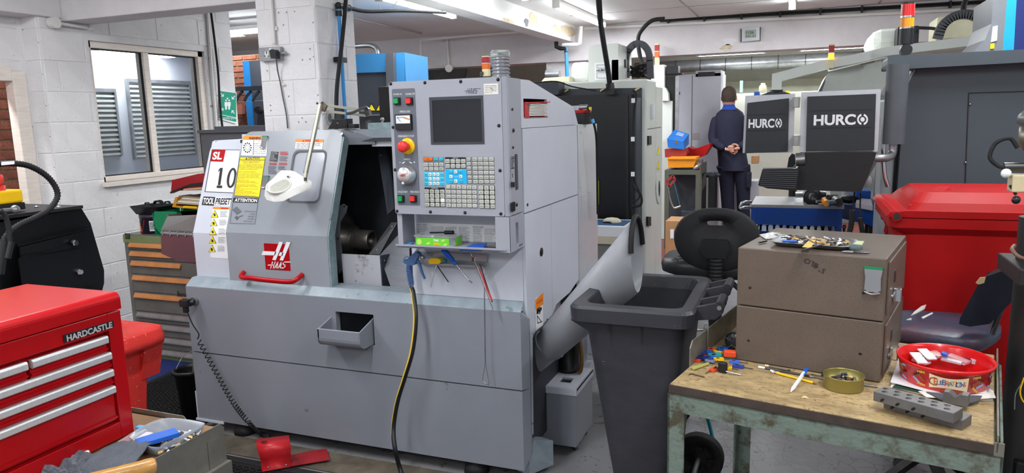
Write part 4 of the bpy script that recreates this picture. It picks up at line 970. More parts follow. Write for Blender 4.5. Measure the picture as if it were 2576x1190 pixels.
MB().cyl((-.345,2.44,.1),(-.345,2.90,.1),.01).build('axle',mGal,bn)
# ---------------------------------------------------------------- worn bench in the foreground
TZ,TR=.72,R(-11.7);TO=(-.337,2.049)
TM=frame(TO[0],TO[1],0,TR);TW,TD=.818,.735
def tl_(p,z=None):
    "pixel on the table top -> table-local x, y"
    q=at(p[0],p[1],Z=TZ if z is None else z);q=TM.inverted() @ q;return q.x,q.y
tb=thing('workbench','worn bench with a chipboard top and flaking green steel frame, nearest the camera','table',(TO[0],TO[1],0),TR)
mTop=mat('worn chipboard',(174,150,108),.6,var=.26,scale=16,bump=.25,bscale=120,spots=((136,108,76),70,.6),stretch=(1,1.8,1))
mGreenS=mat('flaking green steel',(112,126,116),.55,var=.1,scale=14,c2=(78,74,58),thr=.54,bump=.3,bscale=60)
mRust=mat('stained steel upstand',(128,124,112),.4,.4,var=.25,scale=7)
MB(TM).box(.004,TW-.02,.006,TD,TZ-.022,TZ).build('top_board',mTop,tb,bevel=.003)
MB(TM).box(.002,TW,.002,.008,TZ-.03,TZ-.004).build('board_edge',mat('dark board edge',(70,58,52),.6,var=.2,scale=20),tb)
m=MB(TM).box(0,TW,0,.006,TZ-.083,TZ-.028).box(0,.006,0,TD,TZ-.083,TZ-.028).box(TW-.006,TW,0,TD,TZ-.083,TZ-.028).box(0,TW,TD-.006,TD,TZ-.083,TZ-.028).box(0,TW,0,.04,TZ-.033,TZ-.028);m.build('frame_rail',mGreenS,tb)
for x,y in ((0,0),(TW-.05,0),(0,TD-.05),(TW-.05,TD-.05)):
    m=MB(TM);yy=y if y == 0 else y+.044;xx=x if x == 0 else x+.044
    m.box(x,x+.05,yy,yy+.006,0,TZ-.08).box(xx,xx+.006,y,y+.05,0,TZ-.08);m.build('leg',mGreenS,tb)
m=MB(TM);m.prism([(0,.18,TZ-.01),(0,.18,TZ+.055),(0,.2,TZ+.075),(0,TD,TZ+.078),(0,TD,TZ-.01)],(.004,0,0)).box(0,.30,TD-.004,TD,TZ-.01,TZ+.078);m.build('upstand',mRust,tb)
MB(TM).box(TW-.016,TW-.012,.0,TD,TZ-.02,TZ+.022).box(TW-.02,TW,0,.004,TZ-.03,TZ+.004).build('side_lip',mRust,tb)
m=MB(TM);m.tube([(-.004,.33,TZ+.03),(-.004,.33,TZ+.09),(.008,.33,TZ+.092),(.008,.33,TZ+.01)],.0022,8,k=4);tag(m.build('wire_hook',mGal),'bent wire hook over the left upstand of the chipboard bench','hook')
# ---------------------------------------------------------------- stacked two-unit steel cabinet on the bench
KM_=frame(-.17,2.322,0,R(-12.6));KW,KD=.415,.45
mTan=mat('taupe speckled enamel',(101,88,78),.4,var=.08,scale=7,spots=((86,75,66),220,.6),bump=.06,bscale=500)
def cab_unit(z0,z1,lab):
    t=thing('steel_drawer_unit',lab,'cabinet',tuple(KM_.translation[:2])+(z0,),R(-12.6))
    MB(KM_).box(0,KW,0,KD,z0+.002,z1-.001).build('cabinet_body',mTan,t,bevel=.003)
    for x,z in ((.04,z0+.07 if z0 < .8 else z0+.06),(KW-.055,z0+.08)):
        MB(KM_).lathe([(0,.0015),(.0035,.0015),(.0045,0)],(x,0,z),(0,-1,0),n=12).build('screw_hole',mBlack,t)
    MB(KM_).box(KW,KW+.006,.03,KD-.03,z0+.015,z1-.015).build('drawer_front',mTan,t,bevel=.002)
    m=MB(KM_);m.box(KW+.006,KW+.03,.12,.15,z0+.035,z0+.075).box(KW+.004,KW+.01,.09,.17,z0+.05,z0+.06);m.build('drawer_handle',mChrome,t,bevel=.004)
    m=MB(KM_);m.box(KW+.005,KW+.008,.13,.16,z0+.09,z0+.125);m.build('card_slot',mDSteel,t)
    return t
ZS,ZK=.900,1.084
cab_unit(TZ,ZS,'taupe speckled steel drawer unit standing on the chipboard bench, lower of two')
ku=cab_unit(ZS,ZK,'taupe speckled steel drawer unit, upper of two, carrying the tray of inserts')
PKf=Plane(KM_ @ Vector((0,-.0005,ZS)),KM_.to_3x3() @ Vector((1,0,0)),(0,0,1))
t_=MB();
for s_,x,y,a in (('8LO',2040,662,-28),('-',2056,672,-28),('5"',2068,680,-28)):
    u=Matrix.Rotation(R(180+a+28-25),3,PKf.n) @ PKf.u;v=PKf.n.cross(u);a_,c_=PKf.px(x,y);t_.text(s_,PKf.P(a_,c_,.001),u,v,None,.016 if s_ != '-' else .002)
t_.build('marker_writing',mInk,ku)
def kc(x,y,dx=0,dz=0): return KM_ @ Vector((x,y,ZK+dz))
def kpx(px,py,z=0): 
    q=KM_.inverted() @ at(px,py,Z=ZK+z);return q.x,q.y
# magnetic clip on its face
clip(2197,705,PKf,.047,.065,'large steel spring clip with a green edge on the taupe cabinet','clip')
# tray of worn inserts on top
ty0=thing('insert_tray','shallow grey metal tray heaped with worn inserts and scraps on the taupe cabinet','tray',kc(.2,.2))
q=[kpx(1925,622),kpx(2128,637),kpx(2150,606),kpx(1990,592)]
xa,xb,ya,yb_=q[0][0]+.005,q[1][0]+.005,.06,.215
m=MB(KM_)
def tray_ring(k,z): return [Vector((x,y,ZK+z)) for x,y in rrect(xa+k,xb-k,ya+k,yb_-k,.03-k*.5,4)]
m.loft([tray_ring(.012,.002),tray_ring(0,.013),tray_ring(-.003,.0135),tray_ring(-.003,.015),tray_ring(.001,.015),tray_ring(.013,.004)],False);m.add(tray_ring(.013,.004),[tuple(range(20))]);m.add(tray_ring(.012,.002),[tuple(range(19,-1,-1))])
m.build('tray_body',mGal,ty0)
rr=random.Random(11);cols=[mat('worn insert',(88,86,84),.4,.5),mat('gold insert',(200,160,96),.4,.3),mGal,mWhite,mDSteel,mat('tan scrap',(196,168,130),.7),mBlack]
SCR=[]
for k,mm in enumerate(cols):
    for v in range(2):
        qq=MB();L_,W_,T_=((.014,.009,.004),(.022,.006,.003))[v]
        qq.add([(-L_/2,-W_/2,0),(L_/2,-W_/2*.7,0),(L_/2*.8,W_/2,0),(-L_/2,W_/2*.9,0),(-L_/2*.9,-W_/2*.8,T_),(L_/2*.9,-W_/2*.6,T_),(L_/2*.7,W_/2*.8,T_),(-L_/2*.9,W_/2*.8,T_)],[(3,2,1,0),(4,5,6,7),(0,1,5,4),(1,2,6,5),(2,3,7,6),(3,0,4,7)])
        me=bpy.data.meshes.new('insert');me.from_pydata(qq.V,[],qq.F);me.materials.append(mm);SCR.append(me)
for k in range(230):
    x=rr.uniform(xa+.025,xb-.025);y=rr.uniform(ya+.025,yb_-.025);lay=k/230
    o=bpy.data.objects.new('insert',rr.choice(SCR));COL.objects.link(o)
    sc=rr.uniform(.6,1.25)
    o.matrix_world=KM_ @ Matrix.Translation((x,y,ZK+.006+lay*.010)) @ Euler((rr.uniform(-.4,.4),rr.uniform(-.4,.4),rr.uniform(0,6.3))).to_matrix().to_4x4() @ Matrix.Scale(sc,4)
    nm_=('dark worn','gold coloured','galvanised','white','dark steel','tan','black')[SCR.index(o.data)//2];tag(o,nm_+' insert or scrap in the grey tray on the cabinet','insert',nm_+' inserts in the tray')
for (p0,p1,r_,mm,lab) in (((2030,600),(2060,618),.002,mDSteel,'long dark steel pin across the tray of inserts'),((1968,607),(2004,607),.004,mBlue,'small blue-wrapped tool lying in the tray of inserts'),((2020,629),(2072,614),.0025,mDSteel,'dark rod lying across the front of the insert tray')):
    a,b_=at(*p0,Z=ZK+.022),at(*p1,Z=ZK+.022);tag(MB().cyl(a,b_,r_,8).build('pin',mm),lab,'pin')
P=[at(*p,Z=ZK+.02) for p in ((2018,622),(2040,624),(2052,604),(2037,603))];tag(MB().prism(P,(0,0,.001)).build('insert_packet',mat('mustard card',(205,172,90),.7)),'mustard coloured card packet lying on the heap of inserts','packet')
a,b_=kc(*kpx(1910,613),0,.004),kc(*kpx(1928,609),0,.004);tag(MB().bar(a,b_,.006,.005).build('insert_bar',mDSteel),'short dark steel bar left of the insert tray','bar')
P=[kpx(*p) for p in ((1910,592),(1945,586),(1983,592),(1965,600),(1925,603))]
m=MB(KM_);c=(sum(p[0] for p in P)/5,sum(p[1] for p in P)/5)
for i in range(5):
    a,b_=P[i],P[(i+1) % 5];m.add([(a[0],a[1],ZK+.003),(b_[0],b_[1],ZK+.002),((b_[0]+c[0])/2,(b_[1]+c[1])/2,ZK+.009),((a[0]+c[0])/2,(a[1]+c[1])/2,ZK+.006),(c[0],c[1],ZK+.004)],[(0,1,2,3),(3,2,4)])
tag(m.build('plastic_bag',mat('cloudy polythene',(215,218,212),.3,var=.1,scale=20,trans=.3)),'crumpled clear plastic bag behind the insert tray','bag')
# key fob and scriber in front of the tray
x,y=kpx(2152,632)
fb=thing('key_fob','dark green rounded key fob with a pale tag beside the insert tray','fob',kc(x,y))
m=MB(KM_);P=rrect(x-.019,x+.019,y-.013,y+.013,.011,4);m.loft([[Vector((a*1.0,b_,ZK+.007)) for a,b_ in P],[Vector((x+(a-x)*1.06,y+(b_-y)*1.06,ZK+.012)) for a,b_ in P],[Vector((x+(a-x)*.8,y+(b_-y)*.8,ZK+.019)) for a,b_ in P]],True);m.build('fob_body',mat('slate green fob',(82,96,96),.3),fb)
m=MB(KM_);m.prism([(x-.012,y+.012,ZK+.010),(x+.012,y+.012,ZK+.010),(x+.016,y+.045,ZK+.022),(x-.004,y+.045,ZK+.022)],(0,-.004,.003));m.build('fob_tag',mat('pale green tag',(178,190,150),.5),fb)
a,b_=kc(*kpx(2117,636),0,.004),kc(*kpx(2190,640),0,.004)
sb=thing('scriber','slim grey scriber lying in front of the key fob','tool',a)
MB().tube([a,a.lerp(b_,.12),a.lerp(b_,.4)],[.001,.0042,.0042],10).build('handle',mGal,sb);MB().tube([a.lerp(b_,.4),a.lerp(b_,.9),b_],[.0032,.0032,.0005],10).build('blade',mDSteel,sb)
# ---------------------------------------------------------------- things lying on the bench
def tpt(px,py,z=0): q=at(px,py,Z=TZ+z);return q
def flag_key(px,py,ang,m,s,lab,blade=True,g='torx flag keys on the bench',z=.0,tilt=0):
    c=tpt(px,py,z);M_=Matrix.Translation(c) @ Matrix.Rotation(ang,4,'Z') @ Matrix.Rotation(tilt,4,'X')
    t=thing('flag_key',lab,'key',c,0,g)
    q=MB(M_);P=rrect(-.016*s,.016*s,-.009*s,.009*s,.003*s,2);q.prism([(x,y,.001) for x,y in P],(0,0,.007));q.build('flag_grip',m,t,bevel=.001)
    if blade: MB(M_).cyl((.015*s,0,.004),(.042*s,0,.002),.0013,6).build('blade',mDSteel,t)
    q=MB(M_);q.box(-.008*s,.002*s,-.003*s,.003*s,.008,.0088);q.build('size_recess',mBlack if m != mBlack else mDSteel,t)
mTeal=mat('teal plastic',(40,150,170),.35);mNavy=mat('navy plastic',(30,44,110),.4);mOr2=mat('red orange plastic',(232,78,40),.4)
kk=[(1763,884,2.2,mOr2,1.2,'orange flag key against the left upstand'),(1765,892,.3,mNavy,1.3,'navy flag key at the back left of the key heap'),(1776,889,.5,mBlue,1.2,'bright blue flag key in the middle of the key heap'),(1790,883,-.2,mOr2,1.0,'orange flag key behind the yellow one'),(1806,888,-.5,mYelP,1.1,'yellow flag key behind the teal one'),(1818,881,.2,mBlue,1.2,'blue flag key at the back right of the heap'),
      (1828,878,.1,mNavy,1.0,'navy flag key topmost at the back of the heap'),(1766,903,-.2,mNavy,1.4,'navy flag key at the left of the heap'),(1785,903,.4,mBlue,1.2,'blue flag key below the teal one'),(1798,897,.5,mTeal,1.5,'teal rounded flag key in the heap'),(1786,911,-.3,mat('grey violet plastic',(120,125,165),.4),1.1,'pale violet flag key at the front of the heap'),(1808,907,.35,mYelP,1.1,'yellow flag key at the front of the heap'),
      (1835,903,0,mat('bottle green plastic',(48,82,66),.4),1.3,'bottle green flag key below the orange block'),(1752,910,-.35,mOr2,.95,'orange flag key lying alone at the left'),(1848,913,.1,mat('cornflower plastic',(70,110,210),.4),1.1,'cornflower blue flag key beside the cabinet'),(1857,925,-.1,mat('royal plastic',(42,70,160),.4),1.2,'royal blue flag key in front of the cornflower one'),
      (1796,933,1.0,mOr2,1.15,'orange flag key in front of the heap, blade towards the camera'),(1832,929,.0,mYelP,.8,'small yellow flag key behind the black one'),(1778,896,1.2,mRedD,1.0,'dark red flag key at the left of the heap')]
for i,(px,py,a,mm,s,lab) in enumerate(kk): flag_key(px,py,a if i != 16 else -2.1,mm,s*.88,lab,z=.004 if 0 < i < 12 else 0,tilt=random.uniform(-.25,.25) if i < 13 else 0)
t=thing('flag_key','large red orange block key on top of the heap beside the cabinet','key',tpt(1835,895,.008),0,'torx flag keys on the bench')
MB(frame(*tpt(1836,897,.008),.05)).box(-.019,.019,-.012,.012,0,.02).build('flag_grip',mOr2,t,bevel=.003)
t=thing('flag_key','black upright key with a long silver blade in front of the heap','key',tpt(1818,935),0,'torx flag keys on the bench')
MB(frame(*tpt(1818,938),-.2)).box(-.014,.014,-.006,.006,.0,.035).build('flag_grip',mBlack,t,bevel=.005);MB().cyl(tpt(1826,934,.01),tpt(1863,943,.002),.0022,8).build('blade',mChrome,t);MB().cyl(tpt(1800,923,.01),tpt(1812,930,.01),.003,8).build('blade',mDSteel,t)
tag(MB().tube([tpt(1733,943,.002),tpt(1738,940,.002),tpt(1772,949,.002)],.0015,6).build('hex_key',mat('rusty steel',(92,66,52),.6,.5)),'thin rusty hex key lying alone on the bench','key')
m=MB();P=[tpt(*p,.003) for p in ((1738,926),(1745,931),(1785,917),(1782,913),(1765,918))];m.prism(P,(0,0,.003));tag(m.build('key_holder',mat('olive plastic',(178,178,96),.4)),'olive green plastic key holder in front of the key heap','holder')
# tape reel leaning on the cabinet
c=tpt(1850,862,.033);d_=(KM_.to_3x3() @ Vector((-.25,-1,0))).normalized()
rl=thing('cable_reel','small black spoked reel leaning behind the taupe cabinet','reel',(c.x,c.y,TZ))
m=MB();m.lathe([(.036,0),(.038,.003),(.036,.006),(.033,.005),(.033,.001)],c,d_,n=28);m.lathe([(.016,.001),(.018,.004),(.016,.005),(.014,.003)],c,d_,n=20)
m.build('reel_rim',mBlack,rl);m=MB();m.lathe([(0,.001),(.034,.001),(.034,.003),(0,.003)],c,d_,n=28);m.build('reel_disc',mat('smoky plastic',(52,53,56),.25),rl)
for k in range(6):
    a=PI*k/3;u=d_.orthogonal().normalized();v=d_.cross(u);e=u*math.cos(a)+v*math.sin(a);MB().bar(c+e*.012+d_*.004,c+e*.034+d_*.004,.002).build('spoke',mGal,rl)
# pencils, pen and rule
def stick(p0,p1,r,m,lab,parts=(),cat='pencil',z=.004,grp=None):
    a,b_=tpt(*p0,z),tpt(*p1,z);t=thing('pencil' if cat == 'pencil' else cat,lab,cat,(a.x,a.y,TZ),0,grp)
    MB().cyl(a.lerp(b_,.05),a.lerp(b_,.9),r,8).build('barrel',m,t)
    for f0,f1,r0,r1,mm,nm in parts: MB().tube([a.lerp(b_,f0),a.lerp(b_,f1)],[r0,r1],8).build(nm,mm,t)
stick((1908,923),(2052,949),.0035,mDSteel,'grey pencil with a white end lying behind the yellow pencil',[(0,.12,.0036,.0036,mWhite,'end_cap'),(.9,1,.0035,.0006,mGal,'point')])
stick((1925,919),(1990,932),.003,mat('brown pencil',(118,108,96),.5),'thin brown pencil with a cream end, rearmost of the pencils',[(0,.15,.0032,.0032,mat('cream rubber',(230,210,180),.7),'eraser'),(.9,1,.003,.0005,mInk,'point')])
stick((1942,935),(2058,966),.0036,mYelP,'yellow pencil with a dark point lying on the bench',[(0,.06,.0037,.0037,mat('cream rubber',(230,210,180),.7),'eraser'),(.06,.1,.0038,.0038,mGal,'ferrule'),(.9,1,.0036,.0004,mat('sharpened wood',(150,90,60),.7),'point')])
stick((1938,932),(1965,938),.0028,mGal,'short silver rod end beside the yellow pencil',[(0,.3,.003,.003,mWhite,'end_cap')],'rod')
a,b_=tpt(2028,930,.012),tpt(1989,986,.006)
pn=thing('marker_pen','white pen with a blue cap lying across the pencils','pen',(a.x,a.y,TZ))
MB().cyl(a.lerp(b_,.12),a.lerp(b_,.85),.0055,14).build('barrel',mWhite,pn);MB().tube([a.lerp(b_,.85),a.lerp(b_,.97),b_],[.0055,.002,.0007],12).build('tip',mWhite,pn)
MB().cyl(a,a.lerp(b_,.16),.0062,14).bar(a+Vector((.006,0,.006)),a.lerp(b_,.32)+Vector((.007,0,.004)),.003,.002).build('cap',mBlue,pn)
m=MB();a,b_=tpt(2060,949,.004),tpt(2112,960,.004)
hp_=thing('toolholder','dark slotted boring bar holder behind the gold tin','tool',a)
m.bar(tpt(2040,944,.006),tpt(2075,952,.006),.007,.007);m.build('shank',mSteel,hp_)
M_=frame(*tpt(2073,951,0),R(-5));MB(M_).box(-.008,.016,-.012,.016,.001,.016).build('clamp_block',mDSteel,hp_,bevel=.002)
for dx,dy in ((.0,.006),(.006,-.005)): MB(M_).lathe([(0,.0165),(.003,.0165),(.003,.016)],(dx,dy,0),n=10).build('screw',mBlack,hp_)
a,b_=tpt(2150,965,.004),tpt(2208,973,.004);tag(MB().cyl(a,b_,.0032,10).build('steel_rod',mSteel),'silver steel rod between the gold tin and drilled block','rod')
# gold tin with bits
c=tpt(2121,975);tn=thing('gold_tin','shallow round gold tin holding bits, right of the pens','tin',c)
mGold=mat('gold lacquered tin',(158,150,92),.34,.7,var=.05)
m=MB();m.lathe([(0,.001),(.052,.001),(.053,.003),(.053,.036),(.0545,.038),(.0545,.040),(.052,.040),(.0515,.038),(.0515,.003),(0,.003)],c,n=48);m.build('tin_body',mGold,tn)
rr=random.Random(3)
for i in range(22):
    a_=rr.uniform(0,6.28);r0=rr.uniform(0,.036);p=c+Vector((r0*math.cos(a_),r0*math.sin(a_),.016+.016*rr.random()));d_=Vector((rr.uniform(-1,1),rr.uniform(-1,1),rr.uniform(-.2,.5))).normalized()*rr.uniform(.008,.016)
    o=MB().tube([p-d_,p+d_*.6,p+d_*.6,p+d_],[.003,.003,.0045,.0045] if i % 2 else [.0025,.0025,.0025,.0025],8).build('bit',rr.choice([mGal,mDSteel,mGal,mDkGrey]));tag(o,'small steel screw or bit lying in the gold tin','bit','bits in the gold tin')
tag(MB().lathe([(0,.016),(.046,.016),(.042,.02),(0,.02)],c,n=12).build('copper_scrap',mat('copper scrap',(190,92,58),.5,.4,var=.3,scale=60)),'copper coloured scrap lining the back of the gold tin','scrap')
p=tpt(2017,1001,.001);tag(MB().tube([p,p+Vector((.008,.001,.003)),p+Vector((.018,-.003,0))],[.002,.004,.001],8,k=3).build('wood_shaving',mat('pale wood',(232,200,150),.8)),'small curled wood shaving in front of the gold tin','shaving')
# papers under the tub
pp=thing('paper_stack','curled stack of papers and a green folder under the red tub','papers',tpt(2390,980))
for k,(P,mm,nm) in enumerate((([(2240,975),(2265,898),(2300,895),(2500,985),(2498,1008),(2390,1008)],mPaper,'sheet'),([(2262,960),(2330,975),(2330,992),(2245,975)],mat('dark green card',(36,70,52),.7),'folder'),([(2310,985),(2500,990),(2505,1002),(2440,1006),(2330,1000)],mPaper,'sheet'),([(2240,962),(2262,902),(2340,915),(2485,975),(2480,990),(2330,985)],mWhite,'sheet'))):
    MB().prism([tpt(x,y,.002+k*.003) for x,y in P],(0,0,.002)).build(nm,mm,pp)
m=MB();m.prism([tpt(x,y,.010) for x,y in ((2330,988),(2400,995),(2470,998),(2462,1010),(2440,1016),(2380,1014))],(0,0,.003));tag(m.build('emery_sheet',mat('grey emery',(84,86,92),.8)),'dark grey emery sheet behind the drilled steel blocks','sheet')
# red sweets tub
TC=Vector((.402,2.285,TZ+.012));tubz=.066
tu=thing('sweets_tub','round red plastic sweets tub full of small plastic cases','tub',TC)
mTub=mat('red tub plastic',(216,22,26),.3,var=.03,coat=.3)
ra,rb=.118,.125;TA=R(20)
def tubp(phi,z,k=0):
    f=.93+.07*z/tubz;x,y=(ra*f+k)*math.cos(phi),(rb*f+k)*math.sin(phi)
    return TC+Vector((x,y,z))
m=MB();N_=56
prof=[(.0,.0015,-.118),(.90,0,0)]
rings=[[tubp(2*PI*i/N_,z,k) for i in range(N_)] for z,k in ((0,-.004),(.003,0),(tubz-.012,0),(tubz-.011,.004),(tubz,.005),(tubz+.001,.003),(tubz,.001),(tubz-.008,-.002),(.006,-.003))]
m.loft(rings,False);m.add(rings[0],[tuple(range(N_-1,-1,-1))]);m.add(rings[-1],[tuple(range(N_))]);m.build('tub_body',mTub,tu)
def on_tub(phi,z): 
    p=tubp(phi,z,.0006);u=(tubp(phi+.01,z)-tubp(phi-.01,z)).normalized();v=(tubp(phi,z+.005)-tubp(phi,z-.005)).normalized();return p,u,v
# banner
ph0=R(-94);bn_=MB();V=[];nb=14
for i in range(nb+1):
    f=i/nb*2-1;hgt=.0145+.006*f*f;phi=ph0+f*.41;zc=.029-.001*f
    for sg in (-1,1): V.append(tubp(phi,zc+sg*hgt,.0007))
bn_.add(V,[(2*i,2*i+2,2*i+3,2*i+1) for i in range(nb)]);bn_.build('banner',mat('cream print',(240,220,176),.4),tu)
lc=[mat('brown print',(150,70,50),.4),mOr2,mSky,mat('purple print',(70,50,140),.4),mBlue,mOr2,mSky,mat('gold print',(214,160,60),.4),mRedD,mBlue,mSky,mOr2]
word='CELEBRATIONS'
for i,ch in enumerate(word):
    phi=ph0+(-.33+.66*i/(len(word)-1));p,u,v=on_tub(phi,.030+.0015*math.sin(i*2));q=MB();h_=.024 if i == 0 else .014+.002*math.sin(i*1.7)
    q.text(ch,p,u,v,None,h_,lift=.0008);q.build('letter',lc[i],tu)
rr=random.Random(9);sc_=[mat('gold print',(214,160,60),.4),mat('pale blue print',(150,165,205),.4),mat('bronze print',(150,80,40),.4),mat('dark brown print',(80,30,30),.4)]
for side in (-1,1):
    for k in range(5):
        for g in range(2):
            phi=ph0+side*(.60+.12*(k % 2)+.52*g);z=.012+.009*k;p,u,v=on_tub(phi,z);a_=rr.uniform(-.8,.8);uu=u*math.cos(a_)+v*math.sin(a_);vv=v*math.cos(a_)-u*math.sin(a_);s_=.007
            q=MB();q.prism([p+uu*x*s_+vv*y*s_ for x,y in ((-1.6,-.6),(-.8,-.2),(-.7,-.5),(.7,-.5),(.8,-.2),(1.6,-.6),(1.6,.6),(.8,.2),(.7,.5),(-.7,.5),(-.8,.2),(-1.6,.6))],u.cross(v)*.0004);q.build('sweet_print',sc_[(k+g) % 4],tu)
# small plastic cases in the tub
def case(p0,p1,w_,h_,m,lab,z=.04,z2=None):
    a,b_=at(*p0,Z=TZ+.012+z),at(*p1,Z=TZ+.012+(z2 if z2 else z));o=MB().bar(a,b_,w_,h_).build('plastic_case',m,bevel=.002);tag(o,lab,'case','small cases in the red tub');return o
mMilk=mat('milky plastic',(215,206,212),.3,var=0,trans=.3)
case((2300,888),(2322,915),0.030,.006,mMilk,'milky lilac case with black handwriting at the left of the tub',.045,.034)
case((2318,878),(2345,905),0.030,.006,mMilk,'second milky case leaning behind the written one',.05,.036)
case((2278,888),(2290,892),.012,.008,mWhite,'small white block at the left edge of the tub',.03)
case((2336,890),(2350,900),.02,.012,mat('yellowed plastic',(216,204,180),.35),'yellowed case in the middle of the tub',.04,.034)
case((2368,887),(2385,894),.022,.008,mBlue,'bright blue lidded case at the centre of the tub',.05,.045)
case((2385,894),(2435,914),0.032,.010,mClear,'long clear case across the centre of the tub',.042,.034)
case((2368,902),(2420,914),0.027,.006,mClear,'flat clear case lying in front of the long one',.038,.034)
case((2410,902),(2440,907),.014,.008,mNavy,'navy case half hidden at the right of the tub',.036)
case((2345,884),(2368,899),.026,.008,mClear,'clear case standing between the lilac and blue ones',.044,.036)
case((2300,903),(2335,915),.03,.008,mMilk,'milky case lying low at the front left of the tub',.026,.024)
case((2395,878),(2430,890),.03,.01,mPaper,'pale paper-wrapped case at the back of the tub',.034,.03)
o=case((2440,906),(2470,908),0.035,.014,mMilk,'milky case marked 12 at the right of the tub',.036)
t_=MB();a=at(2455,910,Z=TZ+.057);t_.text('12',at(2454,908,Y=2.255)+Vector((0,-.016,0)),(1,0,0),(0,.3,1),None,.006);t_.text('7 10',at(2325,898,Y=2.27)+Vector((0,-.012,0)),(1,0,-.6),(.3,0,1),None,.007)
tag(t_.build('handwritten_numbers',mInk),'black handwritten numbers on two milky cases in the tub','writing')
# two drilled steel blocks and a V block
def drilled(p0,p1,w_,z0,h_,lab,holes=6):
    a,b_=tpt(*p0,z0),tpt(*p1,z0);d_=(b_-a);L_=d_.length;ang=math.atan2(d_.y,d_.x);M_=frame(a.x,a.y,TZ+z0,ang)
    t=thing('angle_block',lab,'block',(a.x,a.y,TZ+z0),ang,'drilled steel blocks')
    MB(M_).box(0,L_,0,w_,0,h_).build('block_body',mDS2,t,bevel=.0012)
    for r_ in range(2):
        for k in range(holes):
            x=L_*(.07+.155*k+.04*r_);y=w_*(.72 if r_ == 0 else .3)
            q=MB(M_);q.lathe([(0,h_+.0004),(.0066,h_+.0004),(.0076,h_+.0001)],(x,y,0),n=18);q.build('drilled_hole',mBlack,t)
    for k in range(3): q=MB(M_);q.lathe([(0,.0004),(.006,.0004),(.007,0)],(L_*(.12+.2*k),0,h_*.1+.006),(0,-1,0),n=14,sy=.5);q.build('side_hole',mBlack,t)
mDS2=mat('ground steel',(116,114,113),.45,.45,var=.12,scale=20,bump=.05,bscale=200)
drilled((2222,1026),(2420,1084),.055,.0,.026,'long drilled steel block on the bench, lower of two')
drilled((2196,1008),(2398,1066),.055,.0265,.026,'long drilled steel block, upper of two, with two rows of holes')
M_=frame(*tpt(2372,1012,.014),R(-20));m=MB(M_);m.prism([(0,0,.0),(.055,0,.0),(.055,0,.03),(.04,0,.03),(.026,0,.018),(.012,0,.03),(0,0,.03)],(0,.03,0));tag(m.build('vee_block',mDS2,bevel=.001),'small notched steel vee block in front of the red tub','block')
# ---------------------------------------------------------------- draughtsman chair beyond the bin
chx,chy=-.36,3.52
ch=thing('draughtsman_chair','black plastic draughtsman chair with an oval back, seen from behind','chair',(chx,chy+.15,0),R(-6))
Pb=[(x,z) for x,z in [(math.copysign(abs(math.cos(a))**.85,math.cos(a))*.20,math.sin(a)*.146*(1 if math.sin(a) > 0 else 1.1)) for a in np.linspace(0,2*PI,41)[:-1]]]
bz=.905
def bring(k,dy): return [Vector((chx+x*k,chy+dy+.18*(x*k)**2*6*.25,bz+z*k)) for x,z in Pb]
m=MB();
hole=[(x,z) for x,z in rrect(-.044,.040,.062,.092,.012,9)]
hr=lambda dy: [Vector((chx+x,chy+dy,bz+z)) for x,z in hole]
# order the hole ring to match the outline
def match(Rg,ref):
    out=[]
    for p in ref:
        d_=Vector((p.x-chx,p.z-bz-.077));a=math.atan2(d_.y,d_.x);out.append(min(Rg,key=lambda q: abs((math.atan2(q.z-bz-.077,q.x-chx)-a+PI) % (2*PI)-PI)))
    return out
h1,h2=match(hr(-.0),bring(1,0)),match(hr(.03),bring(1,0))
m.loft([h2,bring(.9,.035),bring(1,.028),bring(1,.012),bring(.93,0),bring(.6,-.004),h1,h2],False);m.build('backrest',mRub,ch)
sh_=lambda k,z: [Vector((chx+.0+x*k,chy+.20+y*k,z)) for x,y in rrect(-.28,.25,-.19,.2,.13,6)]
m=MB();m.loft([sh_(.8,.70),sh_(.98,.72),sh_(1.0,.755),sh_(.96,.782),sh_(.6,.785),sh_(.1,.785)],True);m.build('seat',mat('moulded seat',(38,39,42),.45,bump=.1,bscale=60),ch)
for k,(dx,dy) in enumerate(((-.20,.05),(-.17,.09),(-.185,.15),(-.14,.05),(-.12,.12),(-.19,.22))):
    q=MB();q.tube([(chx+dx-.015,chy+dy+.0,.785),(chx+dx+.015,chy+dy-.005,.7865),(chx+dx+.01,chy+dy+.03,.7865),(chx+dx-.01,chy+dy+.035,.7865)],.0018,6);q.build('tread_groove',mBlack,ch)
m=MB();P=[(-.06,.02),(-.07,-.02),(-.045,-.07),(.045,-.07),(.07,-.02),(.06,.02)];m.prism([(chx+x,chy-.03,bz-.02+z) for x,z in P],(0,.03,0));m.build('back_bracket',mBlack,ch,bevel=.01)
m=MB();prof=[]
for k in range(12): z=k*.018;prof += [(.024,z),(.031,z+.004),(.031,z+.012),(.024,z+.016)]
m.lathe(prof,(chx+.005,chy-.02,.60),n=20);m.build('bellows',mRub,ch)
m=MB();m.prism([(chx-.02,chy-.03,.47),(chx+.03,chy-.03,.47),(chx+.04,chy-.03,.62),(chx-.035,chy-.03,.64)],(0,.05,0));m.box(chx-.02,chx+.03,chy-.02,chy+.25,.66,.70);m.build('back_post',mBlack,ch,bevel=.006)
m=MB();m.cyl((chx-.02,chy+.2,.48),(chx-.02,chy+.2,.72),.014).cyl((chx-.02,chy+.2,.22),(chx-.02,chy+.2,.50),.026);m.build('gas_lift',mDSteel,ch)
for a in range(5):
    a_=a*2*PI/5+.5;c_=Vector((chx-.02+.26*math.cos(a_),chy+.2+.26*math.sin(a_),0));m=MB();m.bar((chx-.02,chy+.2,.2),(c_.x,c_.y,.07),.035,.025);m.build('leg',mBlack,ch)
    MB().cyl(c_+Vector((0,-.012,.03)),c_+Vector((0,.012,.03)),.03).build('castor',mBlack,ch)
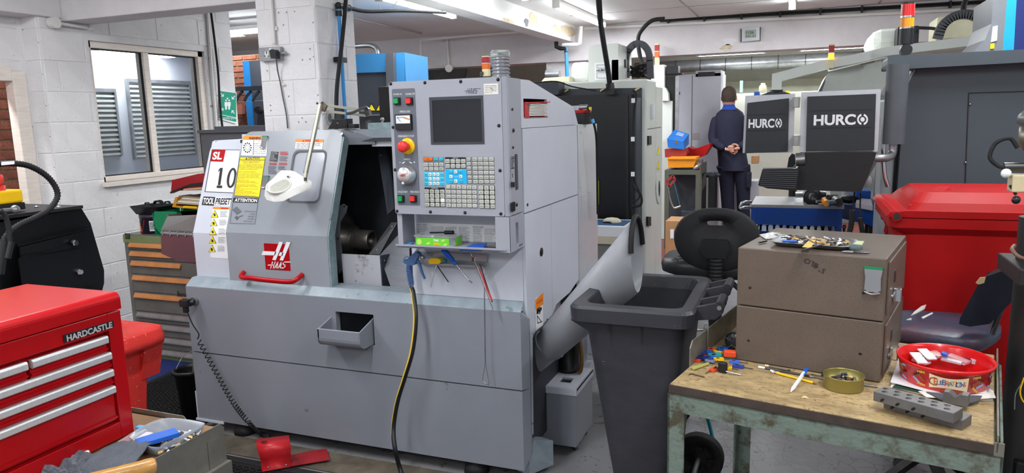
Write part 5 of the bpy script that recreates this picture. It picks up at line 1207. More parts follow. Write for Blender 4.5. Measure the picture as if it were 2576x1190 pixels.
m=MB();m.lathe([(.2,.0),(.21,.01),(.2,.02),(.19,.01),(.2,0)],(chx-.02,chy+.2,.33),n=40)
for a in range(4): m.bar((chx-.02,chy+.2,.34),(chx-.02+.2*math.cos(a*PI/2),chy+.2+.2*math.sin(a*PI/2),.34),.012)
m.build('foot_ring',mChrome,ch)
m=MB();m.tube([(chx+.02,chy+.1,.72),(chx+.12,chy+.0,.66),(chx+.19,chy-.03,.60)],.012,8,k=5);m.build('adjuster_lever',mRub,ch)
# ---------------------------------------------------------------- red wheelie bin, torn blue stool, drill
rb_=thing('red_wheelie_bin','large red lidded wheelie bin in front of the dark grey machine','bin',(.62,3.25,0))
bx0,bx1=.40,.98;by0,by1=3.40,4.02
m=MB();m.loft([rr3(bx0+.06,bx1-.06,by0+.05,by1-.06,.05,.05),rr3(bx0,bx1,by0,by1,.06,.985)],True);m.build('bin_body',mRedP,rb_)
m=MB();m.loft([rr3(bx0,bx1,by0,by1,.05,.975),rr3(bx0-.045,bx1+.03,by0-.03,by1+.03,.05,1.005),rr3(bx0-.045,bx1+.03,by0-.03,by1+.03,.05,1.045)],False,False);m.build('rim',mRedP,rb_)
m=MB();m.prism([(bx0-.06,by0-.03,1.048),(bx1+.04,by0-.03,1.048),(bx1+.04,by0-.03,1.076),(bx0+.02,by0-.03,1.076),(bx0-.04,by0-.03,1.07)],(0,.68,0))
m.loft([rr3(bx0+.02,bx1+.02,by0-.01,by1+.02,.04,1.074),rr3(bx0+.045,bx1,by0+.02,by1,.05,1.105),rr3(bx0+.08,bx1-.05,by0+.12,by1-.08,.05,1.14)],True,False)
m.loft([[Vector(p) for p in ((bx0+.02,by0+.03,1.076),(bx0+.10,by0+.03,1.076),(bx0+.22,by0+.2,1.136),(bx0+.16,by0+.24,1.136))],[Vector(p) for p in ((bx0+.03,by0+.03,1.092),(bx0+.08,by0+.03,1.096),(bx0+.21,by0+.22,1.155),(bx0+.17,by0+.25,1.155))]],True,False)
m.build('lid',mRedP,rb_,bevel=.006)
m=MB();m.cyl((bx0-.02,by0-.05,1.055),(bx0-.02,by0+.62,1.055),.02,16);m.build('lid_hinge_bar',mRedP,rb_)
MB().cyl((bx0-.02,by0-.053,1.055),(bx0-.02,by0-.045,1.055),.014,16).build('hinge_end',mDSteel,rb_)
for y in (by0+.02,by0+.5): MB().prism([(bx0-.03,y,.995),(bx0+.02,y,.995),(bx0+.05,y,.86),(bx0+.03,y,.86)],(0,.02,0)).build('side_gusset',mRedP,rb_)
for y in (by0+.04,by1-.08): MB().lathe([(0,0),(.03,0),(.1,0),(.1,.04),(0,.04)],(bx0+.06,y,.1),(0,1,0),n=28).build('wheel',mRub,rb_)
st=thing('torn_stool','blue vinyl stool with a torn seat, beside the taupe cabinet','chair',(.48,2.75,0))
mVin=mat('torn blue vinyl',(52,66,88),.4,var=.15,scale=5,c2=(84,60,72),thr=.55,bump=.1,bscale=80)
mVin2=mat('navy vinyl',(26,30,44),.45,var=.15,scale=6)
sz=.66;so=[at(2230,830,Z=sz),at(2262,785,Z=sz),at(2335,758,Z=sz),at(2440,785,Z=sz),at(2520,820,Z=sz),at(2470,858,Z=sz),at(2350,850,Z=sz)]
so=[Vector((p.x,min(p.y,3.33),sz)) for p in catmull(so+[so[0]],4)[:-1]];cc=sum(so,Vector())/len(so)
m=MB();m.loft([[cc+(p-cc)*.9+Vector((0,0,-.05)) for p in so],[cc+(p-cc)*1.0+Vector((0,0,-.03)) for p in so],[cc+(p-cc)*1.0 for p in so],[cc+(p-cc)*.9+Vector((0,0,.012)) for p in so],[cc+(p-cc)*.3+Vector((0,0,.014)) for p in so]],True);m.build('seat',mVin,st)
m=MB()
for P in ([(2318,772),(2330,768),(2326,778),(2305,790),(2292,795),(2300,786)],[(2318,800),(2345,788),(2347,790),(2322,804)],[(2280,806),(2292,802),(2293,806)]): m.prism([at(x,y,Z=sz+.012) for x,y in P],(0,0,.004))
m.build('torn_lining',mPaper,st)
bk_=[(2540,675),(2470,700),(2458,720),(2415,800),(2412,815),(2440,822),(2490,815),(2545,760),(2575,700)]
m=MB();Q=[at(x,y,Y=2.98) for x,y in bk_];m.prism(Q,(.03,.06,.01));m.build('backrest',mVin2,st,bevel=.012,seg=3)
m=MB();m.prism([at(x,y,Y=2.975) for x,y in ((2455,712),(2466,698),(2480,697),(2476,712),(2462,716))],(.0,.004,0));m.build('exposed_foam',mat('foam',(196,170,130),.9),st)
m=MB();m.tube([at(2520,770,Y=3.06),at(2490,850,Y=3.06),at(2460,880,Y=3.04)],.012,8);m.build('back_spine',mDSteel,st)
m=MB();m.cyl((.50,3.02,.2),(.50,3.02,.62),.025).lathe([(0,.60),(.12,.60),(.12,.615),(0,.615)],(.5,3.02,0));m.build('column',mBlack,st)
for a in range(4):
    a_=a*PI/2+.35;e=Vector((.5+.22*math.cos(a_),3.02+.22*math.sin(a_),.03));m=MB();m.bar((.5,3.02,.2),e,.04,.02);m.build('leg',mDSteel,st);MB().cyl((e.x,e.y,0),(e.x,e.y,.045),.018,12).build('foot',mChrome,st)
# bench drill at the right edge
dr=thing('pillar_drill','old green-grey pillar drill at the right edge of the picture','drill',(.72,2.62,0))
def dp(x,y,Y=2.62): return at(x,y,Y=Y)
mDrl=mat('dark drill casting',(44,42,42),.5,.3,var=.15,scale=10);mDrG=mat('green grey enamel',(96,100,96),.35,.2,var=.12)
cx=dp(2575,700).x+.03
MB().cyl((cx,2.62,.28),(cx,2.62,1.16),.055,28).build('pillar',mDrl,dr)
zt0,zt1,zt3=dp(2530,268).z,dp(2530,318).z,dp(2530,382).z;m=MB();m.lathe([(0,zt1),(.07,zt1),(.086,zt1+.01),(.084,zt1+.03),(.078,zt0-.02),(.06,zt0-.004),(.03,zt0),(0,zt0)],(cx-.01,2.56,0),n=32);m.build('motor_cover',mDrG,dr)
MB().cyl((cx,2.62,1.15),(cx,2.62,zt1),.04,24).build('pillar_top',mDrl,dr);m=MB().lathe([(0,zt3-.05),(.045,zt3-.05),(.05,zt3-.02),(.06,zt3),(.078,zt3+.03),(.078,zt1),(0,zt1)],(cx-.01,2.56,0),n=28);m.build('head',mat('tarnished casting',(120,112,98),.4,.6,var=.2,scale=20),dr)
p=dp(2525,420,2.5);MB().cyl((p.x,2.5,p.z),(p.x+.1,2.5,p.z),.013).cyl((p.x+.06,2.49,p.z-.03),(p.x+.06,2.49,p.z+.07),.008).build('feed_shaft',mDSteel,dr)
x0,x1,z0,z1=RY(2540,405+40,2600,475,2.5);MB().box(x0,x1,2.47,2.53,z0-.008,z1+.008).build('terminal_box',mat('cream enamel',(200,186,150),.5),dr,bevel=.004)
MB().ball(dp(2531,436,2.49),.014).build('switch_knob',mWhite,dr)
MB().tube([dp(2560,372,2.5),dp(2540,348,2.5),dp(2505,360,2.5),dp(2490,395,2.5),dp(2512,418,2.5),dp(2535,422,2.5)],.006,10,k=6).build('motor_cable',mRub,dr)
MB().cyl(dp(2541,466,2.48),dp(2556,490,2.48),.004).ball(dp(2556,503,2.48),.012).build('lever',mBlack,dr)
x0,z=dp(2530,645).x,dp(2530,650).z
MB().box(x0,x0+.3,2.45,2.72,z-.05,z).build('drill_table',mDrl,dr,bevel=.004)
MB().tube([dp(2552,618,2.55),dp(2546,628,2.52),dp(2562,645,2.5),dp(2590,655,2.5)],.006,8,k=4).build('coolant_hose',mat('brown hose',(110,80,66),.5),dr)
m=MB();m.box(.64,1.2,2.52,3.0,.04,.30).box(.62,1.22,2.50,3.02,0,.05).box(.66,1.2,2.54,2.98,.30,.40);m.build('plinth',mBlackG,dr,bevel=.006)
wy=thing('loose_wires','loose yellow and grey wires hanging by the drill plinth','wire',(dp(2570,985).x,2.49,.4))
MB().tube([dp(2576,950,2.49),dp(2566,985,2.49),dp(2574,1010,2.49),dp(2590,1020,2.49)],.0025,6,k=5).build('yellow_wire',mYelP,wy);MB().tube([dp(2573,960,2.49),dp(2555,990,2.49),dp(2552,1030,2.49)],.0018,6,k=4).build('grey_wire',mGal,wy)
# ---------------------------------------------------------------- red tool chest on a steel cart
XC=-1.6;PX=Plane((XC,.9,.9),(0,1,0),(0,0,1))
def zx(x,y,X=XC): return at(x,y,X=X).z
def yx(x,y,X=XC): return at(x,y,X=X).y
CZ0,CZ1,CY_=.712,1.088,1.306
tc_=thing('tool_chest','glossy red tool chest with silver drawer pulls, front left','tool chest',(-1.78,.95,CZ0))
sm=zx(306,778)
m=MB();m.box(XC-.34,XC-.02,.45,CY_,CZ0,sm)          # carcass set back behind the drawers
m.box(XC-.02,XC,1.268,CY_,CZ0,sm).box(XC-.02,XC,.45,1.268,.985+.012,sm).box(XC-.02,XC,.45,1.268,CZ0,.755)
m.build('carcass',mRed,tc_,bevel=.002)
m=MB();r_=.018;prof=[(XC+.002,sm+.003),(XC+.002,CZ1-r_)]+[(XC+.002-r_+r_*math.cos(a),CZ1-r_+r_*math.sin(a)) for a in np.linspace(0,PI/2,6)]+[(XC-.34,CZ1),(XC-.34,sm+.003)]
m.prism([(x,.45,z) for x,z in prof],(0,CY_+.002-.45,0));m.build('lid',mRed,tc_,bevel=.003)
bz_=[.977,.9335,.889,.845];ysp_=yx(76,930)
mAl=mat('satin aluminium',(214,215,217),.4,.5,var=.06,stretch=(1,40,1))
for i,z in enumerate(bz_):
    z0=(bz_[i+1]+.010) if i < 3 else .762
    spans=[(.45,ysp_-.004),(ysp_+.004,1.262)] if i == 0 else [(.45,1.266)]
    for a,b_ in spans:
        m=MB();m.box(XC-.018,XC-.008,a,b_,z0,z+.006);m.prism([(XC-.008,a,z0+.004),(XC-.002,a,z0+.006),(XC-.002,a,z0+.010),(XC-.008,a,z0+.013)],(0,b_-a,0));d_=m.build('drawer',mRed,tc_)
        m=MB();m.prism([(XC-.008,a,z+.010),(XC+.003,a,z+.010),(XC+.006,a,z+.006),(XC+.006,a,z-.007),(XC+.002,a,z-.010),(XC-.008,a,z-.008)],(0,b_-a-.003,0));m.build('drawer_pull',mAl,d_,bevel=.001)
bdg=MB();q4(PX,bdg,[(157,843),(160,862),(285,822),(283,806)],.001,.002);bdg=bdg.build('name_badge',mInk,tc_)
t_=MB();a0,c0=PX.px(163,852.5);a1,c1=PX.px(281,815.5);t_.text('*HARDCASTLE',PX.P((a0+a1)/2,(c0+c1)/2,.0042),PX.u,PX.v,abs(a1-a0)*.97,.0155);t_.build('badge_lettering',mat('silver lettering',(215,216,220),.3,.4),bdg)
# cart
ct_=thing('steel_cart','stained steel cart with a chipboard top carrying the red tool chest','cart',(-1.75,.95,0))
EX=-1.405;EY=1.412;mCart=mat('stained grey steel',(132,130,122),.38,.6,var=.2,scale=7,bump=.05)
MB().box(-2.12,EX-.004,.1,EY-.004,.688,.706).build('cart_top',mat('brown board',(140,105,72),.7,var=.2,scale=8),ct_)
zt=at(553,1065,X=EX).z;y1c=at(553,1065,X=EX).y
m=MB();m.prism([(EX,.1,.60),(EX,y1c+.01,.60),(EX,y1c+.01,zt-.014),(EX,y1c-.002,zt),(EX,.1,zt)],(.003,0,0));m.build('side_plate',mCart,ct_)
m=MB();m.prism([(EX+.018,.1,.44),(EX+.018,EY+.0,.44),(EX+.018,EY+.0,.615),(EX+.018,.1,.615)],(.003,0,0));m.box(EX,EX+.02,.1,EY,.612,.616);m.build('drawer_plate',mCart,ct_)
q=at(466,1048,Y=EY),at(335,1025,Y=EY)
m=MB();m.prism([(-2.12,EY,.66),(q[0].x+.004,EY,.66),(q[0].x+.004,EY,q[0].z-.012),(q[0].x-.008,EY,q[0].z),(-2.12,EY,q[0].z+.002)],(0,.003,0));m.prism([(-2.12,EY-.03,.70),(q[1].x+.04,EY-.03,.70),(q[1].x+.015,EY-.03,q[1].z-.02),(-2.12,EY-.03,q[1].z-.02)],(0,.003,0));m.build('end_plate',mCart,ct_)
for x in (-2.1,EX-.03):
    for y in (.12,EY-.06): MB().box(x,x+.035,y,y+.035,.08,.69).build('leg',mCart,ct_);MB().cyl((x+.018,y,.04),(x+.018,y+.03,.04),.04).build('castor',mBlack,ct_)
MB().box(-2.1,EX,.12,EY-.02,.3,.6).build('drawer_box',mCart,ct_)
# things on the cart
ZT_=.706
def cpx(x,y,z=0): return at(x,y,Z=ZT_+z)
tr1=thing('plastic_tray','clear rounded plastic tray of scrap in the corner of the steel cart','tray',cpx(420,1110))
P=[cpx(*p) for p in ((325,1128),(345,1108),(400,1082),(440,1078),(500,1086),(530,1098),(480,1120),(425,1155),(360,1150))]
P=catmull(P+[P[0]],3)[:-1];P=[Vector((min(p.x,EX-.008),min(p.y,EY-.008),ZT_)) for p in P];c_=sum(P,Vector())/len(P)
m=MB();m.loft([[c_+(p-c_)*.82+Vector((0,0,.001)) for p in P],[c_+(p-c_)*.98+Vector((0,0,.03)) for p in P],[c_+(p-c_)*.96+Vector((0,0,.03)) for p in P],[c_+(p-c_)*.80+Vector((0,0,.003)) for p in P]],True);m.build('tray_body',mat('cloudy tray',(176,182,192),.25,var=0,trans=.55,ior=1.2),tr1)
def obx(p0,p1,w_,h_,mm,lab,nm='plastic_box',z=.02,cat='box',lid=None):
    a,b_=cpx(*p0,z),cpx(*p1,z);t=MB().bar(a,b_,w_,h_).build(nm,mm,bevel=.0015);tag(t,lab,cat);return t
obx((345,1116),(446,1087),.042,.012,mBlue,'bright blue lidded plastic case on the clear tray',z=.028)
obx((308,1118),(360,1085),.028,.014,mClear,'clear plastic case with a blue end leaning on the tray',z=.016)
obx((352,1082),(362,1076),.028,.015,mat('sky cap',(70,150,225),.4),'light blue end cap beside the tool chest','end_cap',z=.018)
obx((343,1112),(378,1092),.02,.012,mMilk,'small milky case between the blue case and chest',z=.018)
rr=random.Random(4)
for i in range(38):
    x=rr.uniform(400,510);y=1086+rr.random()*60-(x-400)*.18;p=cpx(x,min(max(y,1092),1148-(x-400)*.45),.012);
    if p.x > EX-.01: p.x=EX-.012
    o=bpy.data.objects.new('metal_scrap',rr.choice(SCR));COL.objects.link(o);o.matrix_world=Matrix.Translation(p) @ Euler((rr.uniform(-.6,.6),rr.uniform(-.6,.6),rr.uniform(0,6.3))).to_matrix().to_4x4() @ Matrix.Scale(rr.uniform(.8,1.5),4);tag(o,'small metal scrap or clip lying in the clear tray on the cart','scrap','scraps in the cart tray')
# grey cloth
def cloth(P0,P1,P2,P3,nm,mm,lab,amp,seed,nx=34,ny=18,roll=0):
    A,B,C_,D_=[cpx(*p) for p in (P0,P1,P2,P3)];from mathutils import noise
    V=[]
    for j in range(ny+1):
        for i in range(nx+1):
            u,v=i/nx,j/ny;p=A.lerp(B,u).lerp(D_.lerp(C_,u),v)
            e=min(u,1-u,v,1-v)*6;e=min(1,e)
            h=(noise.noise(Vector((u*5+seed,v*4,0)))*.5+.5)*amp*e+roll*math.sin(PI*v)**.7+noise.noise(Vector((u*13+seed,v*9,2)))*amp*.35*e
            V.append((p.x+noise.noise(Vector((u*4,v*4,seed)))*.012,p.y+noise.noise(Vector((u*4,v*4,seed+9)))*.012,ZT_+.002+max(h,.0005)))
    F=[(j*(nx+1)+i,j*(nx+1)+i+1,(j+1)*(nx+1)+i+1,(j+1)*(nx+1)+i) for j in range(ny) for i in range(nx)]
    m=MB();m.add(V,F,True);o=m.build(nm,mm);s_=o.modifiers.new('thick','SOLIDIFY');s_.thickness=.003;tag(o,lab,'cloth')
mFl=mat('grey fleece',(92,95,104),.95,var=.35,scale=45,bump=.9,bscale=160)
cloth((15,1210),(235,1215),(255,1150),(70,1140),'fleece_cloth',mFl,'grey fleecy cloth crumpled at the foot of the tool chest',.035,3)
cloth((180,1210),(330,1200),(412,1118),(330,1120),'rolled_cloth',mat('slate cloth',(86,90,98),.9,var=.15,scale=20,bump=.4,bscale=200),'darker grey rolled sleeve of cloth beside the fleecy cloth',.01,8,roll=.03)
a,b_=cpx(120,1235,.055),cpx(385,1172,.032)
ml=thing('wooden_mallet','varnished wooden handle with a pale end lying on the cart edge','handle',b_)
MB().tube([a,a.lerp(b_,.5),a.lerp(b_,.9),a.lerp(b_,.91),b_],[.015,.017,.018,.019,.0185],20).build('shaft',mat('varnished ash',(188,138,72),.35,var=.25,scale=5,stretch=(8,1.5,8),coat=.3),ml)
MB().cyl(b_,b_+(b_-a).normalized()*.003,.0165,20).build('end_grain',mat('end grain',(168,120,88),.7,var=.15,scale=30),ml)
for x,y,nm in ((200,1147,'disc'),(262,1149,'disc')):
    c_=cpx(x,y,.01);tag(MB().lathe([(0,0),(.022,0),(.022,.006),(0,.008)],c_,n=18,sx=1 if x < 220 else .5,sy=1 if x < 220 else .5).build('white_disc',mWhite),'white round cap behind the cloth, %s' % ('larger, nearer the chest' if x < 220 else 'smaller one'),'cap')
# ---------------------------------------------------------------- small red bin beyond the chest
RZ=.62;c1=at(433,816,Z=RZ);xr,yf=c1.x,c1.y
lb=thing('red_open_bin','faded red plastic bin with a round opening behind the tool chest','bin',(xr-.2,yf-.22,0))
mRF=mat('faded red plastic',(222,52,44),.55,var=.1,scale=5,spots=((225,130,115),60,.66))
cxb,cyb=at(318,812,Z=RZ).x-.02,yf-.26
m=MB();n_=28;outer=[];inner=[]
for i in range(n_):
    a=2*PI*i/n_+PI/n_;k=1/max(abs(math.cos(a)),abs(math.sin(a)));k=min(k,1.33);outer.append((cxb+(.5*.60)*k*math.cos(a) if False else 0,0))
hx,hy=xr-cxb,yf-cyb
outer=[(cxb+hx*min(1,max(-1,1.25*math.cos(a))),cyb+hy*min(1,max(-1,1.25*math.sin(a)))) for a in [2*PI*i/n_ for i in range(n_)]]
inn=[(cxb+hx*.55*math.cos(a),cyb+hy*.55*math.sin(a)) for a in [2*PI*i/n_ for i in range(n_)]]
ring_=lambda P,z,k=1: [Vector((cxb+(x-cxb)*k,cyb+(y-cyb)*k,z)) for x,y in P]
m.loft([ring_(outer,RZ-.065,.98),ring_(outer,RZ-.065,1.02),ring_(outer,RZ-.035,1.02),ring_(outer,RZ-.03,1),ring_(outer,RZ-.004,.99),ring_(outer,RZ,.96),ring_(inn,RZ+.004,1.1),ring_(inn,RZ-.02,1),ring_(inn,RZ-.2,.9)],False,True);m.build('lid_rim',mRF,lb)
m=MB();m.loft([ring_(outer,.0,.62),ring_(outer,RZ-.06,.80)],True,False);m.build('bin_body',mRF,lb)
m=MB();m.prism([(xr-.02,yf-.04,RZ-.06),(xr-.06,yf-.04,RZ-.22),(xr-.10,yf-.04,RZ-.22),(xr-.12,yf-.04,RZ-.06)],(0,-.10,0));m.build('side_bracket',mRF,lb)
# ---------------------------------------------------------------- drawer cabinet against the left wall
FY=3.39
dc=thing('drawer_cabinet','grey multi-drawer cabinet with orange label strips against the left wall','cabinet',(-3.6,3.62,0))
zt_=at(330,590,Y=FY).z;xl=at(312,600,Y=FY).x
mDC=mat('old grey cabinet paint',(104,100,94),.5,var=.15,scale=5);mOl=mat('olive trim',(124,134,92),.5,var=.12)
MB().box(xl,-2.95,FY+.012,3.86,.05,zt_-.05).build('carcass',mDC,dc)
m=MB().box(xl-.006,-2.95,FY-.004,3.87,zt_-.055,zt_-.006);m.build('top_trim',mOl,dc,bevel=.003)
MB().box(xl-.004,-2.95,FY,3.87,zt_-.006,zt_).build('cabinet_top',mDC,dc)
MB().box(xl,-2.95,FY+.01,3.86,.0,.055).build('plinth',mOl,dc)
MB().box(xl,xl+.03,FY,FY+.014,.055,zt_-.055).build('side_stile',mDC,dc)
zs=[at(335+i*0,y,Y=FY).z for i,y in enumerate((606,628,652,688,732,780,806,838,868,895,915))]
mStrip=mat('orange brown strip',(196,128,74),.55,var=.15,scale=12)
for i in range(len(zs)-1):
    z1,z0=zs[i]-.002,zs[i+1]+.002
    if z0 < .06: z0=.06
    if z1 <= z0+.01: continue
    d_=MB().box(xl+.034,-2.95,FY-.001,FY+.014,z0,z1).build('drawer',mDC,dc)
    zz=z1-.012;st_=MB();st_.prism([(xl+.045,FY-.002,zz+.004),(xl+.045,FY-.016,zz-.016),(xl+.045,FY-.018,zz-.024),(xl+.045,FY-.002,zz-.024)],(.9 if i not in (2,) else .42,0,0));st_.build('label_strip',mStrip if i < 5 else mGal,d_)
m=MB();x0,x1,z0,z1=RY(315,587,327,601,FY-.004);m.box(x0,x1,FY-.006,FY-.004,z0,z1);bd_=m.build('name_plate',mInk,dc)
PDc=Plane((xl,FY-.0065,.5),(1,0,0),(0,0,1));t_=MB();PDc.text(t_,'BOTT',316,589,326,599,.0005);t_.build('plate_lettering',mOl,bd_)
t_=MB();PDh=Plane((xl,FY-.016,.5),(1,0,0),(0,-.25,1));PDc.text(t_,'Bars',446,733,466,746,.001);PDh.text(t_,'BORING BAR',362,748,406,755,.003);t_.build('handwriting',mInk,dc)
# things on it
c_=at(365,592,Z=zt_);tn2=thing('biscuit_tin','round dark biscuit tin with a barcode on the drawer cabinet','tin',(c_.x,FY+.14,zt_))
mTin2=mat('dark printed tin',(58,52,72),.35,.3,var=.2);cx,cy=at(366,575,Y=FY+.04).x,FY+.13;r_=.098
m=MB();m.lathe([(0,0),(r_,0),(r_,.10),(r_+.002,.10),(r_+.002,.122),(0,.122)],(cx,cy,zt_),n=40);m.build('tin_body',mTin2,tn2)
def curved(mb,c,r,a0,a1,z0,z1,n=8,skew=0):
    V=[]
    for i in range(n+1): a=a0+(a1-a0)*i/n;V += [(c[0]+r*math.cos(a),c[1]+r*math.sin(a),z0),(c[0]+r*math.cos(a+skew),c[1]+r*math.sin(a+skew),z1)]
    mb.add(V,[(2*i,2*i+2,2*i+3,2*i+1) for i in range(n)])
m=MB();curved(m,(cx,cy),r_+.001,R(-68),R(-40),zt_+.02,zt_+.085);m.build('barcode_patch',mWhite,tn2)
m=MB()
for k in range(9): curved(m,(cx,cy),r_+.002,R(-66+k*2.8),R(-64.6+k*2.8),zt_+.028,zt_+.078,1)
m.build('barcode',mInk,tn2)
m=MB();curved(m,(cx,cy),r_+.001,R(-128),R(-108),zt_+.015,zt_+.05);curved(m,(cx,cy),r_+.001,R(-126),R(-112),zt_+.05,zt_+.075);m.build('biscuit_picture',mat('biscuit print',(190,130,80),.5,var=.2,scale=50),tn2)
m=MB();curved(m,(cx,cy),r_+.0015,R(-108),R(-104),zt_+.005,zt_+.095,2,R(20));m.build('red_stripe',mRed,tn2)
bt=thing('black_tray','black plastic tray of rings and tubes on top of the biscuit tin','tray',(cx,cy,zt_+.123))
S=lambda k,z: [Vector((cx+x*k,cy+y*k,zt_+z)) for x,y in rrect(-.125,.125,-.10,.10,.03,4)]
m=MB();m.loft([S(.78,.124),S(1,.175),S(1.03,.176),S(.98,.175),S(.76,.128)],True);m.build('tray_body',mBlack,bt)
for dx,dy,r_2,lab in ((-.03,-.03,.018,'grey ring standing in the black tray'),(.035,.0,.035,'black coiled hose in the black tray'),(.08,.03,.022,'thin black loop at the right of the black tray')):
    q=MB();q.tube([(cx+dx+r_2*math.cos(a),cy+dy+r_2*.4*math.sin(a),zt_+.176+r_2*.5*abs(math.sin(a))+.01) for a in np.linspace(0,2*PI,15)],.006 if r_2 > .03 else .004,8);tag(q.build('ring',mDSteel if r_2 < .02 else mRub),lab,'ring')
def PY(x,y,Y): return at(x,y,Y=Y)
gb=thing('green_bin','green plastic parts bin on the drawer cabinet','bin',(PY(440,560,3.4).x,3.5,zt_))
m=MB();Y1,Y2=3.40,3.62
P=[(388,532),(445,533),(440,560),(404,588),(386,568)]
m.prism([PY(x,y,Y1) for x,y in P],(0,.004,0));x0=PY(388,560,Y1).x;x1=-3.0
m.prism([(x0,Y1,zt_),(x0,Y2,zt_),(x0-.01,Y2,zt_+.17),(x0-.01,Y1,zt_+.14)],(.004,0,0));m.box(x0,x1,Y1,Y2,zt_,zt_+.004);m.prism([PY(x,y,Y2) for x,y in ((436,531),(520,531),(520,545),(434,545))],(0,.004,0));m.box(x0,x1,Y2,Y2+.004,zt_,zt_+.17)
m.build('bin_body',mGreen,gb)
mMar=mat('maroon acrylic',(92,44,52),.3,var=.15,scale=4,coat=.2)
pb=H
Yg=2.92
m=MB();m.prism([PY(x,y,Yg) for x,y in ((405,583),(498,588),(500,662),(450,658),(406,638))],(0,.25,0));m.build('guard_body',mMar,pb,bevel=.003)
a,b_,c_,d_=PY(405,581,Yg),PY(500,586,Yg),PY(500,543,Yg+.16),PY(422,546,Yg+.16)
m=MB();m.prism([a,b_,c_,d_],(0,0,.006));m.tube([d_+Vector((0,0,.008)),PY(455,540,Yg+.3)],.007,8);m.build('guard_lid',mat('brown grey lid',(92,84,80),.45,.2),pb)
m=MB()
for k in range(5): m.ball(a.lerp(b_,.06+.2*k)+Vector((0,-.004,.0)),.0045,8);m.ball(a.lerp(b_,.06+.2*k)+Vector((0,-.004,-.02)),.0045,8)
m.bar(a+Vector((0,-.002,-.008)),b_+Vector((0,-.002,-.008)),.012,.003,(0,-1,0));tag(m.build('rivet_strip',mGal,pb),kind='stuff')
gc=thing('grey_steel_locker','plain dark grey steel box standing behind the lathe and cabinet','cabinet',(-3.2,3.75,.82))
x0=PY(471,380,3.52).x;z1=PY(500,336,3.52).z
MB().box(x0,-2.87,3.64,3.86,zt_,z1).build('locker_body',mat('mid grey steel',(92,94,99),.45,.2,var=.08),gc,bevel=.003)
MB().box(x0-.004,-2.87,3.62,3.87,z1,z1+.02).box(x0+.12,-2.87,3.64,3.86,z1+.02,z1+.04).build('locker_top',mDkGrey,gc)
for (P,P2,mm,lab,cat) in (([(433,440),(512,438),(524,455),(428,482)],None,mRedD,'dark red sloping document tray, upper of two behind the lathe','tray'),([(440,497),(510,492),(505,523),(433,520)],None,mat('amber tray',(200,140,40),.4),'amber document tray stuffed with papers, lower of two','tray')):
    t=thing('document_tray',lab,cat,PY(P[0][0],P[0][1],3.45));Yt=3.42
    if cat and mm is mRedD:
        m=MB();m.prism([PY(x,y,Yt) for x,y in ((433,453),(500,437),(528,446),(528,478),(430,480))],(0,.2,0));m.build('tray_body',mm,t,bevel=.002)
        m=MB();m.prism([PY(x,y,Yt-.01) for x,y in ((428,487),(428,482),(480,462),(520,458),(520,466),(470,470))],(0,.03,0));m.build('black_folder',mBlack,t)
        m=MB();m.prism([PY(x,y,Yt-.012) for x,y in ((462,475),(520,470),(520,476),(460,479))],(0,.02,0));m.build('papers',mat('buff paper',(196,150,110),.8),t)
    else:
        m=MB();m.prism([PY(x,y,Yt) for x,y in ((433,521),(441,496),(447,496),(442,518),(506,524),(506,528))],(0,.2,0));m.prism([PY(x,y,Yt+.1) for x,y in ((433,521),(510,528),(510,494),(441,496))],(0,.1,0));m.build('tray_body',mm,t)
        for k in range(5):
            m=MB();m.prism([PY(x,y-k*3.2,Yt-.004+k*.012) for x,y in ((441+k*2,512-k),(506,517-k),(506,514-k),(441+k*2,509-k))],(0,.09,0));m.build('papers',mPaper if k % 2 else mat('kraft papers',(180,160,130),.8),t)
        m=MB();m.prism([PY(x,y,Yt-.008) for x,y in ((461,518),(495,520),(495,524),(460,523))],(0,.02,0));m.build('yellow_tab',mYelP,t)
# bucket with a mop handle
bc=at(474,1000,Z=.0);bx_,by_=at(476,925,Z=.27).x,at(476,925,Z=.27).y
bk2=thing('bucket','black plastic bucket standing left of the lathe','bucket',(bx_,by_,0))
m=MB();m.lathe([(0,.002),(.055,.002),(.075,.25),(.083,.25),(.083,.265),(.074,.268),(.07,.25),(.052,.01),(0,.01)],(bx_,by_,0),n=32);m.build('bucket_body',mBlack,bk2)
m=MB();m.tube([(bx_-.07,by_-.02,.262),(bx_-.06,by_+.03,.32),(bx_,by_+.05,.34),(bx_+.06,by_+.03,.32)],.002,6,k=4);m.build('bail_handle',mGal,bk2)
p=at(459,780,Y=by_);tag(MB().cyl((bx_-.01,by_+.005,.02),(p.x-.005,by_+.12,p.z+.08),.012).build('mop_handle',mat('grey wood',(98,92,86),.6)),'grey mop handle standing in the black bucket','handle')
# coiled lead with plug on the lathe base
cl=thing('coiled_lead','black coiled lead plugged into the lathe base, trailing to the floor','cable',at(468,762,Y=2.55))
p=at(484,757,Y=2.60);MB().cyl((p.x+.012,2.612,p.z),(p.x+.012,2.59,p.z),.02,20).build('socket',mGal,H)
m=MB();q=at(466,762,Y=2.56);m.obox(q+Vector((.002,0,0)),(.05,0,0),(0,.035,0),(0,0,.035));m.obox(q+Vector((0,0,-.03)),(.022,0,0),(0,.022,0),(0,0,.035));m.cyl(q,q+Vector((.035,.02,.0)),.014);m.build('plug',mBlack,cl,bevel=.004)
m=MB();path=[at(471,784,Y=2.565),at(484,815,Y=2.57),at(500,840,Y=2.58),at(497,853,Y=2.58)]
m.tube(path,.0028,8,k=5);m.build('straight_lead',mRub,cl)
hp=[at(500,857,Y=2.58),at(540,930,Y=2.57),at(585,1010,Y=2.55),at(625,1062,Y=2.5),at(655,1090,Z=.02),at(680,1100,Z=.02)]
cp=catmull(hp,90);L_=[0]
for i in range(1,len(cp)): L_.append(L_[-1]+(cp[i]-cp[i-1]).length)
tot=L_[-1];turns=46;pts=[]
N_=turns*12
